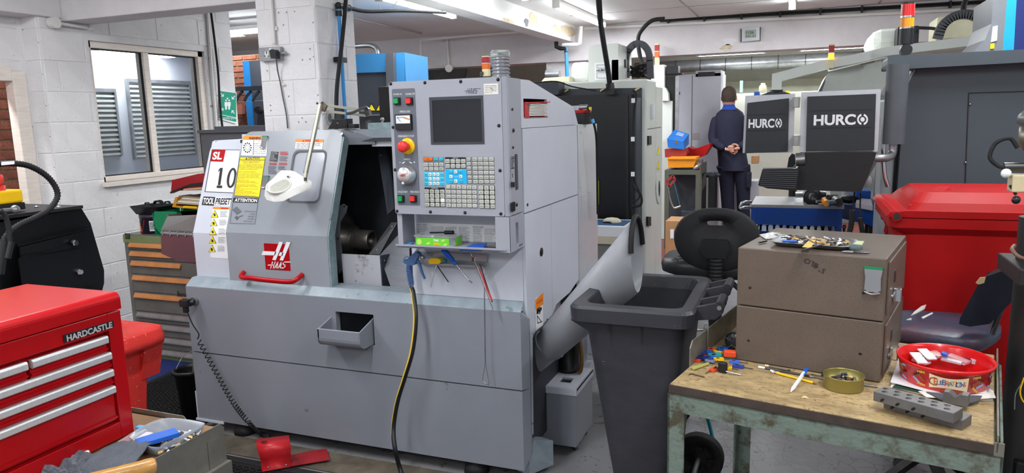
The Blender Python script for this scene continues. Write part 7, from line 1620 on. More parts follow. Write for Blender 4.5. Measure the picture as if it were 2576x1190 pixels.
tag(MB().tube([at(1462,66,Y=8.6),at(1459,108,Y=8.6),at(1452,112,Y=8.6),at(1415,113,Y=8.6)],.024,8).build('white_pipe',mPlasticW),'white pipe bending round the end of the long beam','pipe')
# gap between wall and column: machine, rail, monitor
gp=thing('blue_machine','blue and charcoal machine seen in the gap left of the column','machine',at(630,250,Y=6.6));pb_(gp,'blue_panel',mat('deep machine blue',(40,116,178),.35),6.6,.5,617,153,634,330,0,0);pb_(gp,'charcoal_panel',mChar,6.58,.5,634,152,662,330,0,0)
cr_=thing('coat_rail','dark metal rail with curved brackets in the gap by the column','rail',at(620,230,Y=5.6));pb_(cr_,'rail',mChar,5.6,.06,592,217,665,227);pb_(cr_,'rod',mSteel,5.62,.02,598,253,665,255)
for x in (600,621,642): MB().tube([at(x+10,230,Y=5.62),at(x,242,Y=5.62),at(x-6,254,Y=5.62)],.014,8,k=3).build('bracket',mChar,cr_)
hs=thing('helmet_stand','black padded headset shape in the gap by the column','equipment',at(650,290,Y=5.2));MB().cyl((at(656,300,Y=5.2).x,5.23,0),(at(656,300,Y=5.2).x,5.23,1.45),.03).build('pole',mBlack,hs);MB().ball(at(651,276,Y=5.2),.05,14,(1,.8,.75)).build('pad',mRub,hs);pq(hs,'stand',mBlack,5.2,.06,[(648,285),(664,280),(668,330),(646,330)],.01)
c_=at(607,275,Y=7.4);tag(MB().box(c_.x-.04,c_.x+.04,7.37,7.42,c_.z-.06,c_.z+.06).build('switch_box',mat('cream red switch',(190,120,100),.5)),'small cream and red switch on the brick wall in the gap','switch')
# mid-right: green bench, bins, hacksaw
Yt_=8.1;bt_=thing('steel_bench','olive grey steel bench piled with bins near the man','table',at(1725,500,Y=Yt_));Xr=at(1762,440,Y=Yt_).x;Xl=at(1672,430,Y=Yt_).x;zb_=at(1700,428,Y=Yt_).z;yfar=8.66;mOG=mat('olive grey steel',(96,98,88),.5,.2)
MB().box(Xl,Xr,Yt_,yfar,zb_-.05,zb_).build('bench_top',mOG,bt_);MB().box(Xr-.01,Xr,Yt_,yfar,zb_,zb_+.06).build('upstand',mOG,bt_)
for x,y in ((Xr-.05,Yt_),(Xr-.05,yfar-.05),(Xl,Yt_)): MB().box(x,x+.05,y,y+.05,0,zb_-.05).build('leg',mOG,bt_)
MB().box(Xl,Xr,Yt_+.02,yfar,.22,.25).build('shelf',mOG,bt_);MB().box(Xl,Xr-.06,Yt_+.3,Yt_+.34,.25,zb_-.06).build('back_panel',mDark,bt_)
def bx3(nm,mm,lab,cat,Y,x0,y0,x1,y1,dep=.3,bv=.008): t=pb_(None,nm,mm,Y,dep,x0,y0,x1,y1,bv);return tag(t,lab,cat)
o=thing('orange_bin','orange plastic stacking bin on the olive bench','bin',at(1715,420,Y=8.14));pq(o,'bin_body',mOrgP,8.14,.3,[(1680,399),(1749,397),(1751,402),(1744,421),(1681,422)],.006);pb_(o,'rim',mOrgP,8.12,.34,1679,397,1750,401)
o=thing('red_bin','dull red stacking bin behind the orange bin','bin',at(1700,390,Y=8.4));pq(o,'bin_body',mat('dull red plastic',(160,50,48),.5),8.4,.3,[(1672,375),(1724,375),(1728,386),(1724,396),(1673,396)],.006)
o=thing('red_hopper_bin','bright red tipped parts bin at the back of the olive bench','bin',at(1765,390,Y=8.6));pq(o,'bin_body',mRedP,8.6,.3,[(1730,370),(1745,376),(1772,366),(1786,361),(1786,370),(1772,392),(1752,400),(1728,396)],.01)
o=thing('cardboard_carton','bright blue printed carton tilted on top of the red bin','box',at(1707,355,Y=8.4));mBC=mat('carton blue',(24,110,200),.45);
fr=[(1678,349),(1679,370),(1720,375),(1719,352)];A_=[at(x,y,Y=8.35) for x,y in ((1678,349),(1719,356),(1721,376),(1680,371))];B_=[at(x,y,Y=8.65) for x,y in ((1697,326),(1733,337),(1733,362),(1697,352))]
MB().add(A_+B_,[(3,2,1,0),(4,5,6,7),(0,1,5,4),(1,2,6,5),(2,3,7,6),(3,0,4,7)]).build('carton',mBC,o);t_=MB()
n_=(B_[0]-A_[0]).cross(A_[1]-A_[0]).normalized();n_=n_ if n_.z > 0 else -n_
for k in range(3): p,q=A_[0].lerp(B_[0],.55+.12*k),A_[1].lerp(B_[1],.55+.12*k);a,b_=p.lerp(q,.3),p.lerp(q,.75);t_.bar(a+n_*.003,b_+n_*.003,.01,.002,n_)
t_.build('printed_lines',mWhite,o)
MB().prism([A_[0].lerp(A_[1],.48)+Vector((0,-.004,0)),A_[0].lerp(A_[1],.66)+Vector((0,-.004,0)),A_[3].lerp(A_[2],.66)*.4+A_[0].lerp(A_[1],.66)*.6+Vector((0,-.004,0)),A_[3].lerp(A_[2],.48)*.4+A_[0].lerp(A_[1],.48)*.6+Vector((0,-.004,0))],(0,-.002,0)).build('tape',mat('brown tape',(120,96,60),.4),o)
hk=thing('hacksaw','hacksaw with a red handle hanging at the end of the olive bench','saw',at(1695,480,Y=8.0));Yh_=7.95
MB().tube([at(x,y,Y=Yh_) for x,y in ((1680,468),(1686,500),(1693,520),(1700,523),(1713,518))],.012,8,k=3).build('frame',mSteel,hk);MB().bar(at(1696,458,Y=Yh_),at(1710,516,Y=Yh_),.012,.004).build('blade',mTeal,hk)
m=MB();
for a,b_ in (((1677,456),(1693,442)),((1693,442),(1698,452)),((1698,452),(1683,470)),((1683,470),(1677,456))): m.bar(at(*a,Y=Yh_),at(*b_,Y=Yh_),.025,.02,(0,1,0))
m.build('handle',mat('dull red plastic'),hk)
o=thing('cardboard_box','brown cardboard box on the floor in front of the olive bench','box',at(1700,600,Y=7.6));pb_(o,'carton',mCard,7.6,.35,1674,556,1722,608,.004,0);pq(o,'white_label',mWhite,7.592,.005,[(1686,577),(1695,577),(1695,600),(1686,600)])
bx3('storage_crate',mChar,'dark crate on the shelf of the olive bench','crate',8.15,1713,531,1752,552);bx3('waste_bin',mBlack,'black lined waste bin between the olive bench and the man','bin',8.4,1781,442,1797,552)
o=tag(MB().ball(at(1790,440,Y=8.7),.1,12,(1.1,1,.35)).build('bin_liner',mat('shiny bag',(60,66,76),.15)),'shiny black bag bulging from the waste bin','bag')
bx3('drawer_unit',mGreyCab,'low grey drawer unit between the man and the screens','cabinet',9.22,1815,455,1905,598,.3);bx3('parts_box',mCard,'tan box of parts beside the man','box',9.0,1890,392,1908,412,.2)
c_=at(1756,421,Y=8.15);tag(MB().tube([at(x,y,Y=8.12) for x,y in ((1746,425),(1755,420),(1765,412),(1762,402))],[.02,.03,.024,.03],10).build('spray_gun',mSteel),'silver fittings and tool on the corner of the olive bench','tool')
# blue workbench
Yq=5.36;wb_=thing('blue_workbench','blue steel tool trolley with a grey top and shelves of holders','workbench',(.0,5.6,0));xA,xB_=at(1890,515,Y=Yq).x,at(2112,518,Y=Yq).x;zq=.85
MB().box(xA,xB_+.03,Yq,5.9,zq-.02,zq).build('top',mat('brushed top',(150,152,156),.35,.5,var=.1),wb_);MB().box(xA,xB_,Yq,Yq+.02,zq-.14,zq-.02).build('front_rail',mBlueD,wb_)
for x in (xA,xB_-.015): MB().box(x,x+.035,Yq-.005,Yq+.04,0,zq-.02).build('post',mBlueD,wb_)
for k in range(3): MB().box(xA+.04,xB_,Yq+.08,5.85,.62-.16*k,.65-.16*k).build('shelf',mBlueD,wb_);MB().box(xA+.04,xB_,Yq+.08,5.85,.605-.16*k,.62-.16*k).build('shelf_liner',mRedD,wb_)
MB().box(xA+.02,xB_,5.86,5.88,0,.7).build('back_sheet',mDark,wb_)
for s_ in (0,1): MB().tube([at(1890,508+s_*14,Y=Yq),at(1868,510+s_*12,Y=Yq-.04),at(1862,522+s_*3,Y=Yq-.04)],.012,8,k=3).build('push_handle',mChrome,wb_)
rr=random.Random(8)
for k in range(13):
    for r_ in (0,1): x=xA+.06+k*.046;y=Yq+.14;z=.65-.16*r_;s_=rr.uniform(.5,.9);t=MB().lathe([(0,0),(.014*s_,0),(.014*s_,.03),(.02*s_,.03),(.02*s_,.05*s_+.01),(.012,.05*s_+.01),(.01,.075*s_),(0,.075*s_)],(x,y,z),n=12).build('tool_holder',rr.choice([mDSteel,mDSteel,mGal]));tag(t,'steel tool holder standing on the %s shelf of the blue trolley' % ('upper' if r_ == 0 else 'lower'),'holder','tool holders on the %s shelf of the blue trolley' % ('upper' if r_ == 0 else 'lower'))
b2_=thing('blue_workbench','second blue bench set at an angle beside the dark machine','workbench',(.35,5.4,0));P=[at(2120,514,Z=.84),at(2205,532,Z=.84),at(2195,500,Z=.84),at(2128,495,Z=.84)];MB().prism(P,(0,0,-.1)).build('top',mBlueD,b2_)
for p in P[:3]: MB().box(p.x-.04,p.x,p.y,p.y+.04,0,.74).build('leg',mBlack,b2_)
def bq(x,y,z=.85): return at(x,y,Z=z)
t=thing('taper_holder','large chrome tapered tool holder lying on the blue trolley','tool',bq(2035,495));a,b_=at(2001,490,Y=5.6),at(2079,487,Y=5.6);d_=b_-a;L_=d_.length
MB().lathe([(0,0),(.022,0),(.022,L_*.25),(.05,L_*.25),(.05,L_*.32),(.035,L_*.33),(.035,L_*.42),(.055,L_*.43),(.055,L_*.62),(.042,L_*.63),(.022,L_*.98),(0,L_)],a,d_,n=20).build('holder_body',mSteel,t);MB().lathe([(.03,-.02),(.06,-.02),(.06,.02),(.03,.02)],at(2044,495,Y=5.45),(0,-1,0),n=18).build('collar',mBlack,t)
for i,(x0,y0,x1,y1,r_,mm,lab) in enumerate(((2080,512,2098,510,.02,mSteel,'silver bolt lying near the front of the blue trolley'),(2072,505,2080,512,.022,mOrgP,'orange and silver coupling on the blue trolley'),(2082,499,2104,498,.026,mDSteel,'grey shaft at the back of the blue trolley'),(2102,503,2110,510,.03,mDSteel,'short dark hexagonal slug on the blue trolley'),(2054,507,2070,506,.012,mSteel,'small steel pin on the blue trolley'))): tag(MB().cyl(at(x0,y0,Z=.875),at(x1,y1,Z=.875),r_,10).build('steel_part',mm),lab,'part')
tag(MB().lathe([(.045,0),(.06,0),(.06,.09),(.056,.09),(.05,.01)],bq(2140,508)+Vector((0,.1,0)),n=20).build('clear_jar',mClear),'clear round tub of bits on the angled blue bench','tub')
tag(MB().ball(bq(2135,512)+Vector((0,0,.03)),.05,10,(1.4,.8,.6)).build('black_part',mBlack),'lump of black parts in front of the clear tub','part');tag(MB().box(bq(2153,510).x,bq(2190,510).x,5.6,5.75,.85,.93).build('blue_box',mBlue,bevel=.004),'blue and white box on the angled blue bench','box')
tag(MB().ball(bq(2178,488)+Vector((0,.25,.08)),.06,10,(1,1,1)).build('white_bag',mMilk),'crumpled white bag above the blue box','bag');tag(MB().prism([bq(x,y) for x,y in ((2152,522),(2195,530),(2190,512),(2155,508))],(0,0,.03)).build('scrap_box',mMilk),'open plastic box of scraps at the corner of the angled bench','box')
cb_=thing('far_chair','black office chair half hidden behind the keyboard shelf','chair',at(1995,400,Y=6.2));pq(cb_,'backrest',mRub,6.2,.08,[(1980,422),(1984,398),(1992,387),(2000,390),(2002,422)],.02);MB().cyl((at(1996,430,Y=6.2).x,6.2,0),at(1996,425,Y=6.2),.03).build('column',mBlack,cb_)
# dark grey machine on the right, its stack light and pendant
YG=4.35;gm=thing('dark_machining_centre','large dark grey machining centre filling the right background','machine',(1.3,4.9,0));mG=mat('dark grey enamel2',(74,82,89),.38,var=.03)
pq(gm,'front_panel',mG,YG,1.3,[(2325,137),(2700,118),(2700,700),(2246,700),(2246,640),(2268,340),(2275,230),(2305,172)],.01);pq(gm,'top_cover',mG,YG-.12,.3,[(2233,141),(2700,118),(2700,150),(2302,172),(2232,173)],.02)
pq(gm,'chamfer_edge',mat('satin edge',(150,154,160),.25,.4),YG+.0,.02,[(2268,340),(2262,340),(2270,228),(2290,186),(2306,171),(2311,171),(2292,192),(2276,232)]);
gl=MB()
for a,b_ in (((2437,234),(2700,226)),((2437,234),(2418,700))): gl.bar(at(*a,Y=YG-.002),at(*b_,Y=YG-.002),.005,.003,(0,1,0))
gl.build('panel_gap',mBlack,gm)
for p in ((2440,262),(2429,409)): MB().ball(at(*p,Y=YG-.004),.007,8).build('screw',mSteel,gm)
pb_(gm,'side_post',mat('pale post',(150,156,160),.35),YG+.05,.3,2216,250,2248,620,.01,0);MB().tube([at(x,y,Y=YG-.05) for x,y in ((2232,275),(2224,330),(2221,390),(2224,440),(2232,470))],.014,10,k=4).build('steel_conduit',mChrome,gm)
tg_=thing('blue_striped_column','grey machine column with a vivid blue stripe at the top right','machine',at(2520,60,Y=4.9));pq(tg_,'column',mat('mid grey enamel',(120,124,130),.35),4.9,.5,[(2450,130),(2478,100),(2494,60),(2499,-10),(2534,-10),(2522,130)]);pq(tg_,'blue_stripe',mat('vivid cyan',(30,165,215),.35),4.9,.5,[(2534,-10),(2558,-10),(2550,130),(2522,130)]);pq(tg_,'dark_face',mNavy,4.9,.5,[(2558,-10),(2660,-10),(2660,128),(2550,130)])
pq(tg_,'white_label',mWhite,4.89,.01,[(2498,67),(2510,64),(2508,102),(2493,106)]);pq(tg_,'yellow_label',mYel,4.89,.01,[(2492,110),(2502,109),(2501,122),(2491,123)])
sl_=thing('stack_light','round red and amber stack light on the dark grey machine','beacon',at(2277,130,Y=YG));a=at(2276,112,Y=YG);b_=at(2282,8,Y=YG);h_=b_.z-a.z;cx_=a.x+.005
for f0,f1,mm,nm,r_ in ((0,.38,mBlack,'base',.033),(.38,.42,mSteel,'band',.034),(.42,.65,mat('amber dome',(240,150,20),.25),'amber_lens',.032),(.65,.69,mSteel,'band',.034),(.69,.97,mat('red dome',(216,32,36),.25),'red_lens',.032),(.97,1.0,mBlack,'cap',.031)): MB().cyl((cx_,YG,a.z+h_*f0),(cx_,YG,a.z+h_*f1),r_,24).build(nm,mm,sl_)
MB().cyl((cx_,YG-.04,a.z-.03),(cx_,YG+.03,a.z-.03),.028,20).cyl((cx_,YG,a.z-.09),(cx_,YG,a.z),.014).build('pivot',mBlack,sl_)
YP=4.15;pn_=thing('control_pendant','two dark screen housings with white lettering over a black keyboard shelf on an arm','console',at(2100,300,Y=YP))
mSil=mat('silver frame',(196,198,204),.35,.2)
a=at(2262,172,Y=YP+.05);b_=at(2252,362,Y=YP+.05);MB().cyl((a.x-.006,YP+.05,b_.z),(a.x-.006,YP+.05,a.z+.02),.052,28).build('arm_column',mat('graphite tube',(84,88,94),.35),pn_)
MB().tube([(a.x-.006,YP+.05,b_.z+.01),(a.x-.008,YP+.05,b_.z-.04),at(2238,394,Y=YP+.03),at(2215,398,Y=YP),at(2195,397,Y=YP)],.021,14,k=5).build('arm_elbow',mGal,pn_)
def screen(P,P2,lx,Yo=0,skew=0):
    s=pq(pn_,'screen_frame',mSil,YP+Yo,.09,P,.01);pq(s,'dark_panel',mat('anthracite panel',(44,47,52),.4),YP+Yo-.012,.014,P2,.006)
    Pq=Plane((at(P2[0][0],300,Y=YP+Yo-.0135).x,YP+Yo-.0135,1.4),(1,0,0),(0,0,1));t_=MB();x0,y0,x1,y1=lx;w_=(x1-x0)
    Pq.text(t_,'**HURC',x0,y0,x0+w_*.765,y1,.001);cx,cy,rx,ry=x0+w_*.89,(y0+y1)/2-1,w_*.10,(y1-y0)/2+1
    for k in range(24):
        if k in (5,6,17,18) or k in (23,0,11,12) and False: continue
        a,b_=2*PI*k/24,2*PI*(k+1)/24;q4(Pq,t_,[(cx+rx*math.cos(a),cy+ry*math.sin(a)),(cx+rx*math.cos(b_),cy+ry*math.sin(b_)),(cx+rx*.68*math.cos(b_),cy+ry*.62*math.sin(b_)),(cx+rx*.68*math.cos(a),cy+ry*.62*math.sin(a))],.001)
    q4(Pq,t_,[(cx+rx*.42*math.cos(a),cy+ry*.42*math.sin(a)) for a in np.linspace(PI/8,2*PI+PI/8,9)[:-1]],.001);t_.build('lettering',mWhite,s)
    t_=MB()
    for yy in (y0-10,y1+7): q4(Pq,t_,[(x0-6,yy),(x1+8,yy-3),(x1+8,yy-2),(x0-6,yy+1)],.0008)
    t_.build('accent_line',mBlack,s)
screen([(1875,241),(2000,236),(1994,384),(1868,385)],[(1880,259),(1985,247),(1982,381),(1874,386)],(1883,299,1968,322),.03)
screen([(2016,232),(2216,224),(2208,381),(2010,381)],[(2031,243),(2204,236),(2199,378),(2027,382)],(2047,288,2185,315))
for y in (258,354): pq(pn_,'hinge',mat('brushed hinge',(150,148,140),.3,.8),YP-.02,.05,[(1994,y-13),(2014,y-14),(2012,y+13),(1992,y+13)],.004);pq(pn_,'hinge_leaf',mSteel,YP-.026,.02,[(1998,y-11),(2008,y-11),(2007,y+11),(1997,y+11)],.003)
pq(pn_,'keyboard_shelf',mat('black leatherette',(26,26,28),.6,bump=.15,bscale=200),YP-.10,.12,[(2013,386),(2205,383),(2200,402),(2167,483),(2000,478),(2008,420)],.01);pq(pn_,'shelf_side',mDkGrey,YP-.09,.1,[(2205,410),(2198,402),(2167,483),(2172,470)])
kd=pq(pn_,'ribbed_keyboard',mBlack,YP-.16,.1,[(1918,426),(2010,424),(2004,480),(1930,474),(1907,466)],.008)
for k in range(9): MB().bar(at(1919-k*1.1,431+k*4.6,Y=YP-.165),at(2008-k*.8,431+k*5.2,Y=YP-.165),.004,.006,(0,-1,0)).build('rib',mDkGrey,kd)
MB().tube([at(1922,426,Y=YP-.1),at(1985,425,Y=YP-.1),at(2000,418,Y=YP-.08),at(2010,400,Y=YP-.06)],.006,8,k=4).build('trim_rail',mChrome,kd);MB().cyl(at(2002,402,Y=YP-.09),at(2025,400,Y=YP-.09),.034,20).build('grip_collar',mSteel,pn_)
for x0,x1 in ((2150,2143),(2165,2163)): tag(MB().tube([at(x0,484,Y=YP-.02),at((x0+x1)/2,510,Y=YP),at(x1,530+(x0 > 2155)*17,Y=YP)],.004,6,k=3).build('pendant_lead',mRub),'thin black lead hanging from the keyboard shelf, %s one' % ('left' if x0 < 2155 else 'right'),'cable')
hose([at(2145,528,Y=YP),at(2142,560,Y=YP),at(2132,610,Y=YP),at(2126,660,Y=YP)],.016,'corrugated_sleeve',mRub,None);tag(bpy.data.objects['corrugated_sleeve'],'black corrugated sleeve hanging below the keyboard, nearer the blue post','hose')
tag(hose([at(2163,548,Y=YP+.02),at(2170,590,Y=YP+.02),at(2172,640,Y=YP+.02)],.014,'corrugated_sleeve',mRub,None),'black corrugated sleeve hanging below the keyboard, further right','hose')
ag2=thing('pressure_washer_gun','red and black spray lance leaning by the red bin','tool',at(2235,560,Y=4.2));MB().cyl(at(2238,553,Y=3.9),at(2230,585,Y=3.9),.014).build('red_handle',mRed,ag2);MB().cyl(at(2230,583,Y=3.9),(at(2229,622,Y=3.9).x-.02,3.9,0),.009).ball(at(2226,545,Y=3.9),.02).build('lance',mDSteel,ag2)
tag(MB().tube([at(1768,1010,Z=.3),at(1790,1090,Z=.15),at(1810,1190,Z=.02)],.008,8,k=3).build('teal_strap',mTeal),'teal strap hanging to the floor under the workbench','strap')
# ---------------------------------------------------------------- the man, seen from behind, hands clasped behind his back
YM=9.0
def skin(nm,mm,joints,edges,par,lv=2,root=0):
    me=bpy.data.meshes.new(nm);Mi=INV[par.name]
    me.from_pydata([tuple(Mi @ Vector(j[0])) for j in joints],edges,[]);me.update()
    o=bpy.data.objects.new(nm,me);COL.objects.link(o);o.parent=par;INV[o.name]=Mi;me.materials.append(mm)
    md=o.modifiers.new('skin','SKIN');md.use_smooth_shade=True;md.branch_smoothing=.6
    for i,j in enumerate(joints):
        me.skin_vertices[0].data[i].radius=j[1] if hasattr(j[1],'__len__') else (j[1],j[1]);me.skin_vertices[0].data[i].use_root=(i == root)
    s=o.modifiers.new('sub','SUBSURF');s.levels=lv;s.render_levels=lv
    return o
c0=at(1836,300,Y=YM);bx=c0.x;zt=at(1833,222,Y=YM).z;foot=0.02
mx_=lambda x,y: (at(x,y,Y=YM).x,at(x,y,Y=YM).z)
man=thing('person','man in navy work jacket and trousers, back turned, hands clasped behind him','person',(bx,YM,0))
mSkin=mat('skin',(206,150,128),.5,var=.05);mJ=mat('navy jacket',(36,38,60),.85,var=.12,scale=8,bump=.3,bscale=30);mTr=mat('navy trousers',(30,33,54),.85,var=.12,scale=8,bump=.3,bscale=30);mHair=mat('short brown hair',(70,56,48),.8,var=.2,scale=60)
def J(x,y,dy=0): p=at(x,y,Y=YM);return (p.x,YM+dy,p.z)
neck=J(1834,268,.0);hd_=J(1833,245,.02)
hz=hd_[2];hx=hd_[0];zhip=J(1842,395)[2]
# body: one continuous figure (head, neck, trunk, arms and legs), clothes drawn over it
lh,rh=J(1840,378,-.16),J(1852,372,-.16)
js=[(J(1842,395),.12),(J(1840,340),.12),(J(1838,300),.13),(J(1834,272),.055),(J(1833,262,.0),.05),
      (J(1808,294),.045),(J(1794,347,-.03),.032),(J(1824,371,-.14),.026),(J(1866,294),.045),(J(1883,347,-.03),.032),(J(1862,368,-.13),.028),
      (J(1826,410),.08),(J(1830,480),.055),((J(1834,480)[0]+.02,YM,.1),.04),(J(1866,410),.08),(J(1868,480),.055),((J(1870,480)[0]+.03,YM,.1),.04)]
skin('body',mSkin,js,[(0,1),(1,2),(2,3),(3,4),(2,5),(5,6),(6,7),(2,8),(8,9),(9,10),(0,11),(11,12),(12,13),(0,14),(14,15),(15,16)],man)
m=MB();rings=[]
for z,rx,ry,oy in ((-.125,.05,.055,.01),(-.10,.062,.07,.02),(-.06,.072,.09,.02),(-.02,.078,.10,.015),(.03,.08,.102,.01),(.07,.074,.094,.01),(.10,.055,.07,.01),(.118,.02,.03,.01)): rings.append([Vector((hx+rx*math.cos(a),hd_[1]+oy+ry*math.sin(a),hz+z)) for a in np.linspace(0,2*PI,21)[:-1]])
m.loft(rings);m.tube([(hx,hd_[1]+.11,hz+.0),(hx,hd_[1]+.132,hz-.03),(hx,hd_[1]+.115,hz-.04)],[.008,.014,.008],8)
for s in (-1,1): m.ball((hx+s*.083,hd_[1]+.02,hz-.01),.03,10,(.35,.6,1))
m.build('head',mSkin,man)
for s in (-1,1): MB().ball((hx+s*.03,hd_[1]+.108,hz),.011,8).build('eye',mWhite,man)
MB().box(hx-.025,hx+.025,hd_[1]+.095,hd_[1]+.105,hz-.07,hz-.062).build('mouth',mat('lips',(170,90,84),.5),man)
m=MB();rings=[]
for z,rx,ry,f in ((-.05,.068,.07,-.02),(-.02,.082,.09,-.012),(.03,.086,.10,-.004),(.07,.081,.10,.002),(.105,.064,.082,.008),(.128,.03,.04,.01)): rings.append([Vector((hx+rx*math.cos(a),hd_[1]+f+ry*math.sin(a)*(1 if math.sin(a) < 0 else .8),hz+z)) for a in np.linspace(0,2*PI,21)[:-1]])
m.loft(rings);m.build('hair',mHair,man)
# jacket: lofted trunk with shaped sleeves
def ell(x,z,rx,ry,y=YM,n=20): return [Vector((x+rx*math.cos(a),y+ry*math.sin(a),z)) for a in [2*PI*i/n for i in range(n)]]
m=MB();L_=[]
for (xl,xr_,y,ry) in ((1806,1886,428,.155),(1807,1883,416,.15),(1806,1880,400,.145),(1804,1876,375,.14),(1800,1874,345,.14),(1797,1876,315,.15),(1797,1875,298,.14),(1803,1869,284,.12),(1814,1858,275,.09),(1820,1850,270,.07)):
    a,b_=at(xl,y,Y=YM),at(xr_,y,Y=YM);L_.append(ell((a.x+b_.x)/2,(a.z+b_.z)/2,(b_.x-a.x)/2,ry))
m.loft(L_);m.build('jacket',mJ,man)
skin('sleeve',mJ,[(J(1807,291),.075),(J(1799,315,-.01),.068),(J(1793,345,-.03),.06),(J(1797,358,-.06),.056),(J(1816,368,-.13),.048),(J(1828,372,-.16),.04)],[(i,i+1) for i in range(5)],man)
skin('sleeve',mJ,[(J(1866,291),.075),(J(1877,315,-.01),.068),(J(1884,345,-.03),.06),(J(1880,358,-.06),.056),(J(1868,366,-.13),.048),(J(1860,368,-.16),.04)],[(i,i+1) for i in range(5)],man)
MB().loft([ell(J(1834,272)[0],J(1834,275)[2],.082,.085),ell(J(1834,268)[0],J(1834,268)[2],.07,.075),ell(J(1834,264)[0],J(1834,263)[2],.062,.066)],False).prism([J(1818,276,-.095),J(1852,276,-.095),J(1848,268,-.085),J(1822,268,-.085)],(0,.01,0)).build('shirt_collar',mat('royal blue shirt',(26,66,160),.8),man)
# trousers
hipL,hipR=J(1828,415),J(1866,415);kz=J(1830,480)[2]
tr_o=skin('trousers',mTr,[(J(1846,402),(.15,.13)),(J(1828,425),.115),(J(1829,475,.01),.088),(J(1831,520),.08),((J(1834,520)[0]+.01,YM,.10),.072),(J(1866,425),.115),(J(1870,475,.01),.088),(J(1870,520),.08),((J(1872,520)[0]+.02,YM,.10),.072)],[(0,1),(1,2),(2,3),(3,4),(0,5),(5,6),(6,7),(7,8)],man)
p=J(1887,445,-.0);MB().box(p[0]-.04,p[0]+.015,YM-.1,YM+.06,p[2]-.13,p[2]+.06).build('cargo_pocket',mTr,man,bevel=.02)
for x in (J(1834,520)[0]+.01,J(1872,520)[0]+.02): m=MB();m.loft([[Vector((x+a,YM+.07+b_,z)) for a,b_ in rrect(-.05*k,.05*k,-.13*k,.15*k,.04,4)] for z,k in ((0,1),(.03,1),(.06,.9),(.10,.6))]);m.build('boot',mBlack,man)
# hands: right hand holds the left; palm, four fingers and a thumb each
def hand(w_,ax,up,nm):
    w_,ax,up=Vector(w_),Vector(ax).normalized(),Vector(up).normalized();sd=ax.cross(up).normalized()
    js=[(w_,.024),(w_+ax*.035,(.032,.02)),(w_+ax*.07,(.034,.018))];ed=[(0,1),(1,2)]
    skin(nm+'_palm',mSkin,js,ed,man,1)
    for k,L_ in enumerate((.066,.076,.07,.055)):
        b_=w_+ax*.07+up*(.027-.018*k);P=[b_,b_+ax*L_*.45+sd*.004,b_+ax*L_*.75+sd*.018,b_+ax*L_*.85+sd*.034];MB().tube(P,[.0098,.0092,.0085,.0068],8,k=3).build('finger',mSkin,man)
    b_=w_+ax*.02+up*.024;MB().tube([b_,b_+up*.022+ax*.02,b_+up*.03+ax*.048,b_+up*.026+ax*.066],[.012,.011,.010,.007],8,k=3).build('thumb',mSkin,man)
hand(J(1830,373,-.19),(1,-.1,-.25),(.25,0,1),'left_hand');hand(J(1866,370,-.225),(-1,-.05,-.15),(-.15,0,1),'right_hand')
MB().lathe([(.027,-.006),(.03,0),(.027,.006)],J(1829,373,-.185),(1,0,-.25),n=16).build('watch',mChrome,man)
# ---------------------------------------------------------------- tools and clutter on the lathe
YT=2.575
ag=thing('air_gun','blue air gun with a black and yellow hose hanging on the lathe rail','air gun',at(1035,660,Y=YT))
mAG=mat('steel blue plastic',(72,102,150),.38,var=.03)
def g3(x,y,Y=YT): return at(980+x/5.409,580+y/5.409,Y=Y)
m=MB();m.prism([g3(x,y,YT-.011) for x,y in ((350,285),(405,320),(385,360),(330,455),(315,480),(210,455),(180,430),(185,400),(240,395),(290,340))],(0,.022,0));m.build('gun_body',mAG,ag,bevel=.004)
m=MB();P=[(270,455),(262,520),(275,600),(290,680),(300,740)];m.tube([g3(*p) for p in P],[.011,.0115,.0105,.0100,.0105],16,k=4);m.build('grip',mAG,ag)
for k in range(12):
    f=k/11;x=np.interp(f,[0,.5,1],[268,272,294]);y=480+230*f;c_=g3(x,y);m=MB();m.tube([c_+Vector((.0125*math.cos(a),.0125*math.sin(a),.004*math.cos(a))) for a in np.linspace(0,2*PI,13)],.0014,5);m.build('grip_rib',mAG,ag)
m=MB();m.prism([g3(x,y,YT-.005) for x,y in ((360,410),(385,395),(410,450),(430,530),(455,600),(480,655),(465,668),(440,620),(415,560),(395,480))],(0,.01,0));m.build('trigger',mAG,ag,bevel=.002)
m=MB();m.tube([g3(355,290),g3(440,200),g3(520,115),g3(560,90),g3(608,70)],[.0042,.004,.0036,.0036,.0034],12,k=4);m.build('nozzle',mat('white nozzle',(222,224,228),.3),ag)
m=MB();m.tube([g3(205,410,YT-.012),g3(200,375,YT-.012),g3(240,352,YT-.012),g3(265,370,YT-.012)],.0016,6,k=4);m.build('hang_ring',mAG,ag)
m=MB();m.cyl(g3(300,742),g3(302,785),.0075).cyl(g3(302,765),g3(303,772),.0088);m.build('hose_clip',mSteel,ag)
hp=[g3(302,780),at(1040,740,Y=2.56),at(1046,800,Y=2.52),at(1038,880,Y=2.50),at(1018,950,Y=2.5),at(1000,1010,Y=2.5),at(990,1075,Y=2.49),at(994,1130,Y=2.45),at(1010,1190,Z=.05),at(1040,1260,Z=.02)]
CP=catmull(hp,8);m=MB();m.tube(CP,.0095,14);m.build('hose',mBlack,ag)
m=MB();V=[]
for i,p in enumerate(CP[:52]):
    f=i/51;wv=.0042*(1-max(0,f-.5)*1.5);sd=Vector((-.35-.9*f*.5,-1,0)).normalized();tt=Vector((1,-.35,0)).normalized();V += [p+sd*.0097-tt*max(wv,.0008)*1.0,p+sd*.0099+tt*max(wv,.0008)]
m.add(V,[(2*i,2*i+2,2*i+3,2*i+1) for i in range(len(V)//2-1)]);m.build('hose_stripe',mat('yellow stripe',(225,190,60),.4),ag)
def tool(nm,lab,cat='tool'): return thing(nm,lab,cat,at(1100,680,Y=2.6))
kx=tool('hex_driver','yellow handled key with a silver shaft on the lathe tool rail')
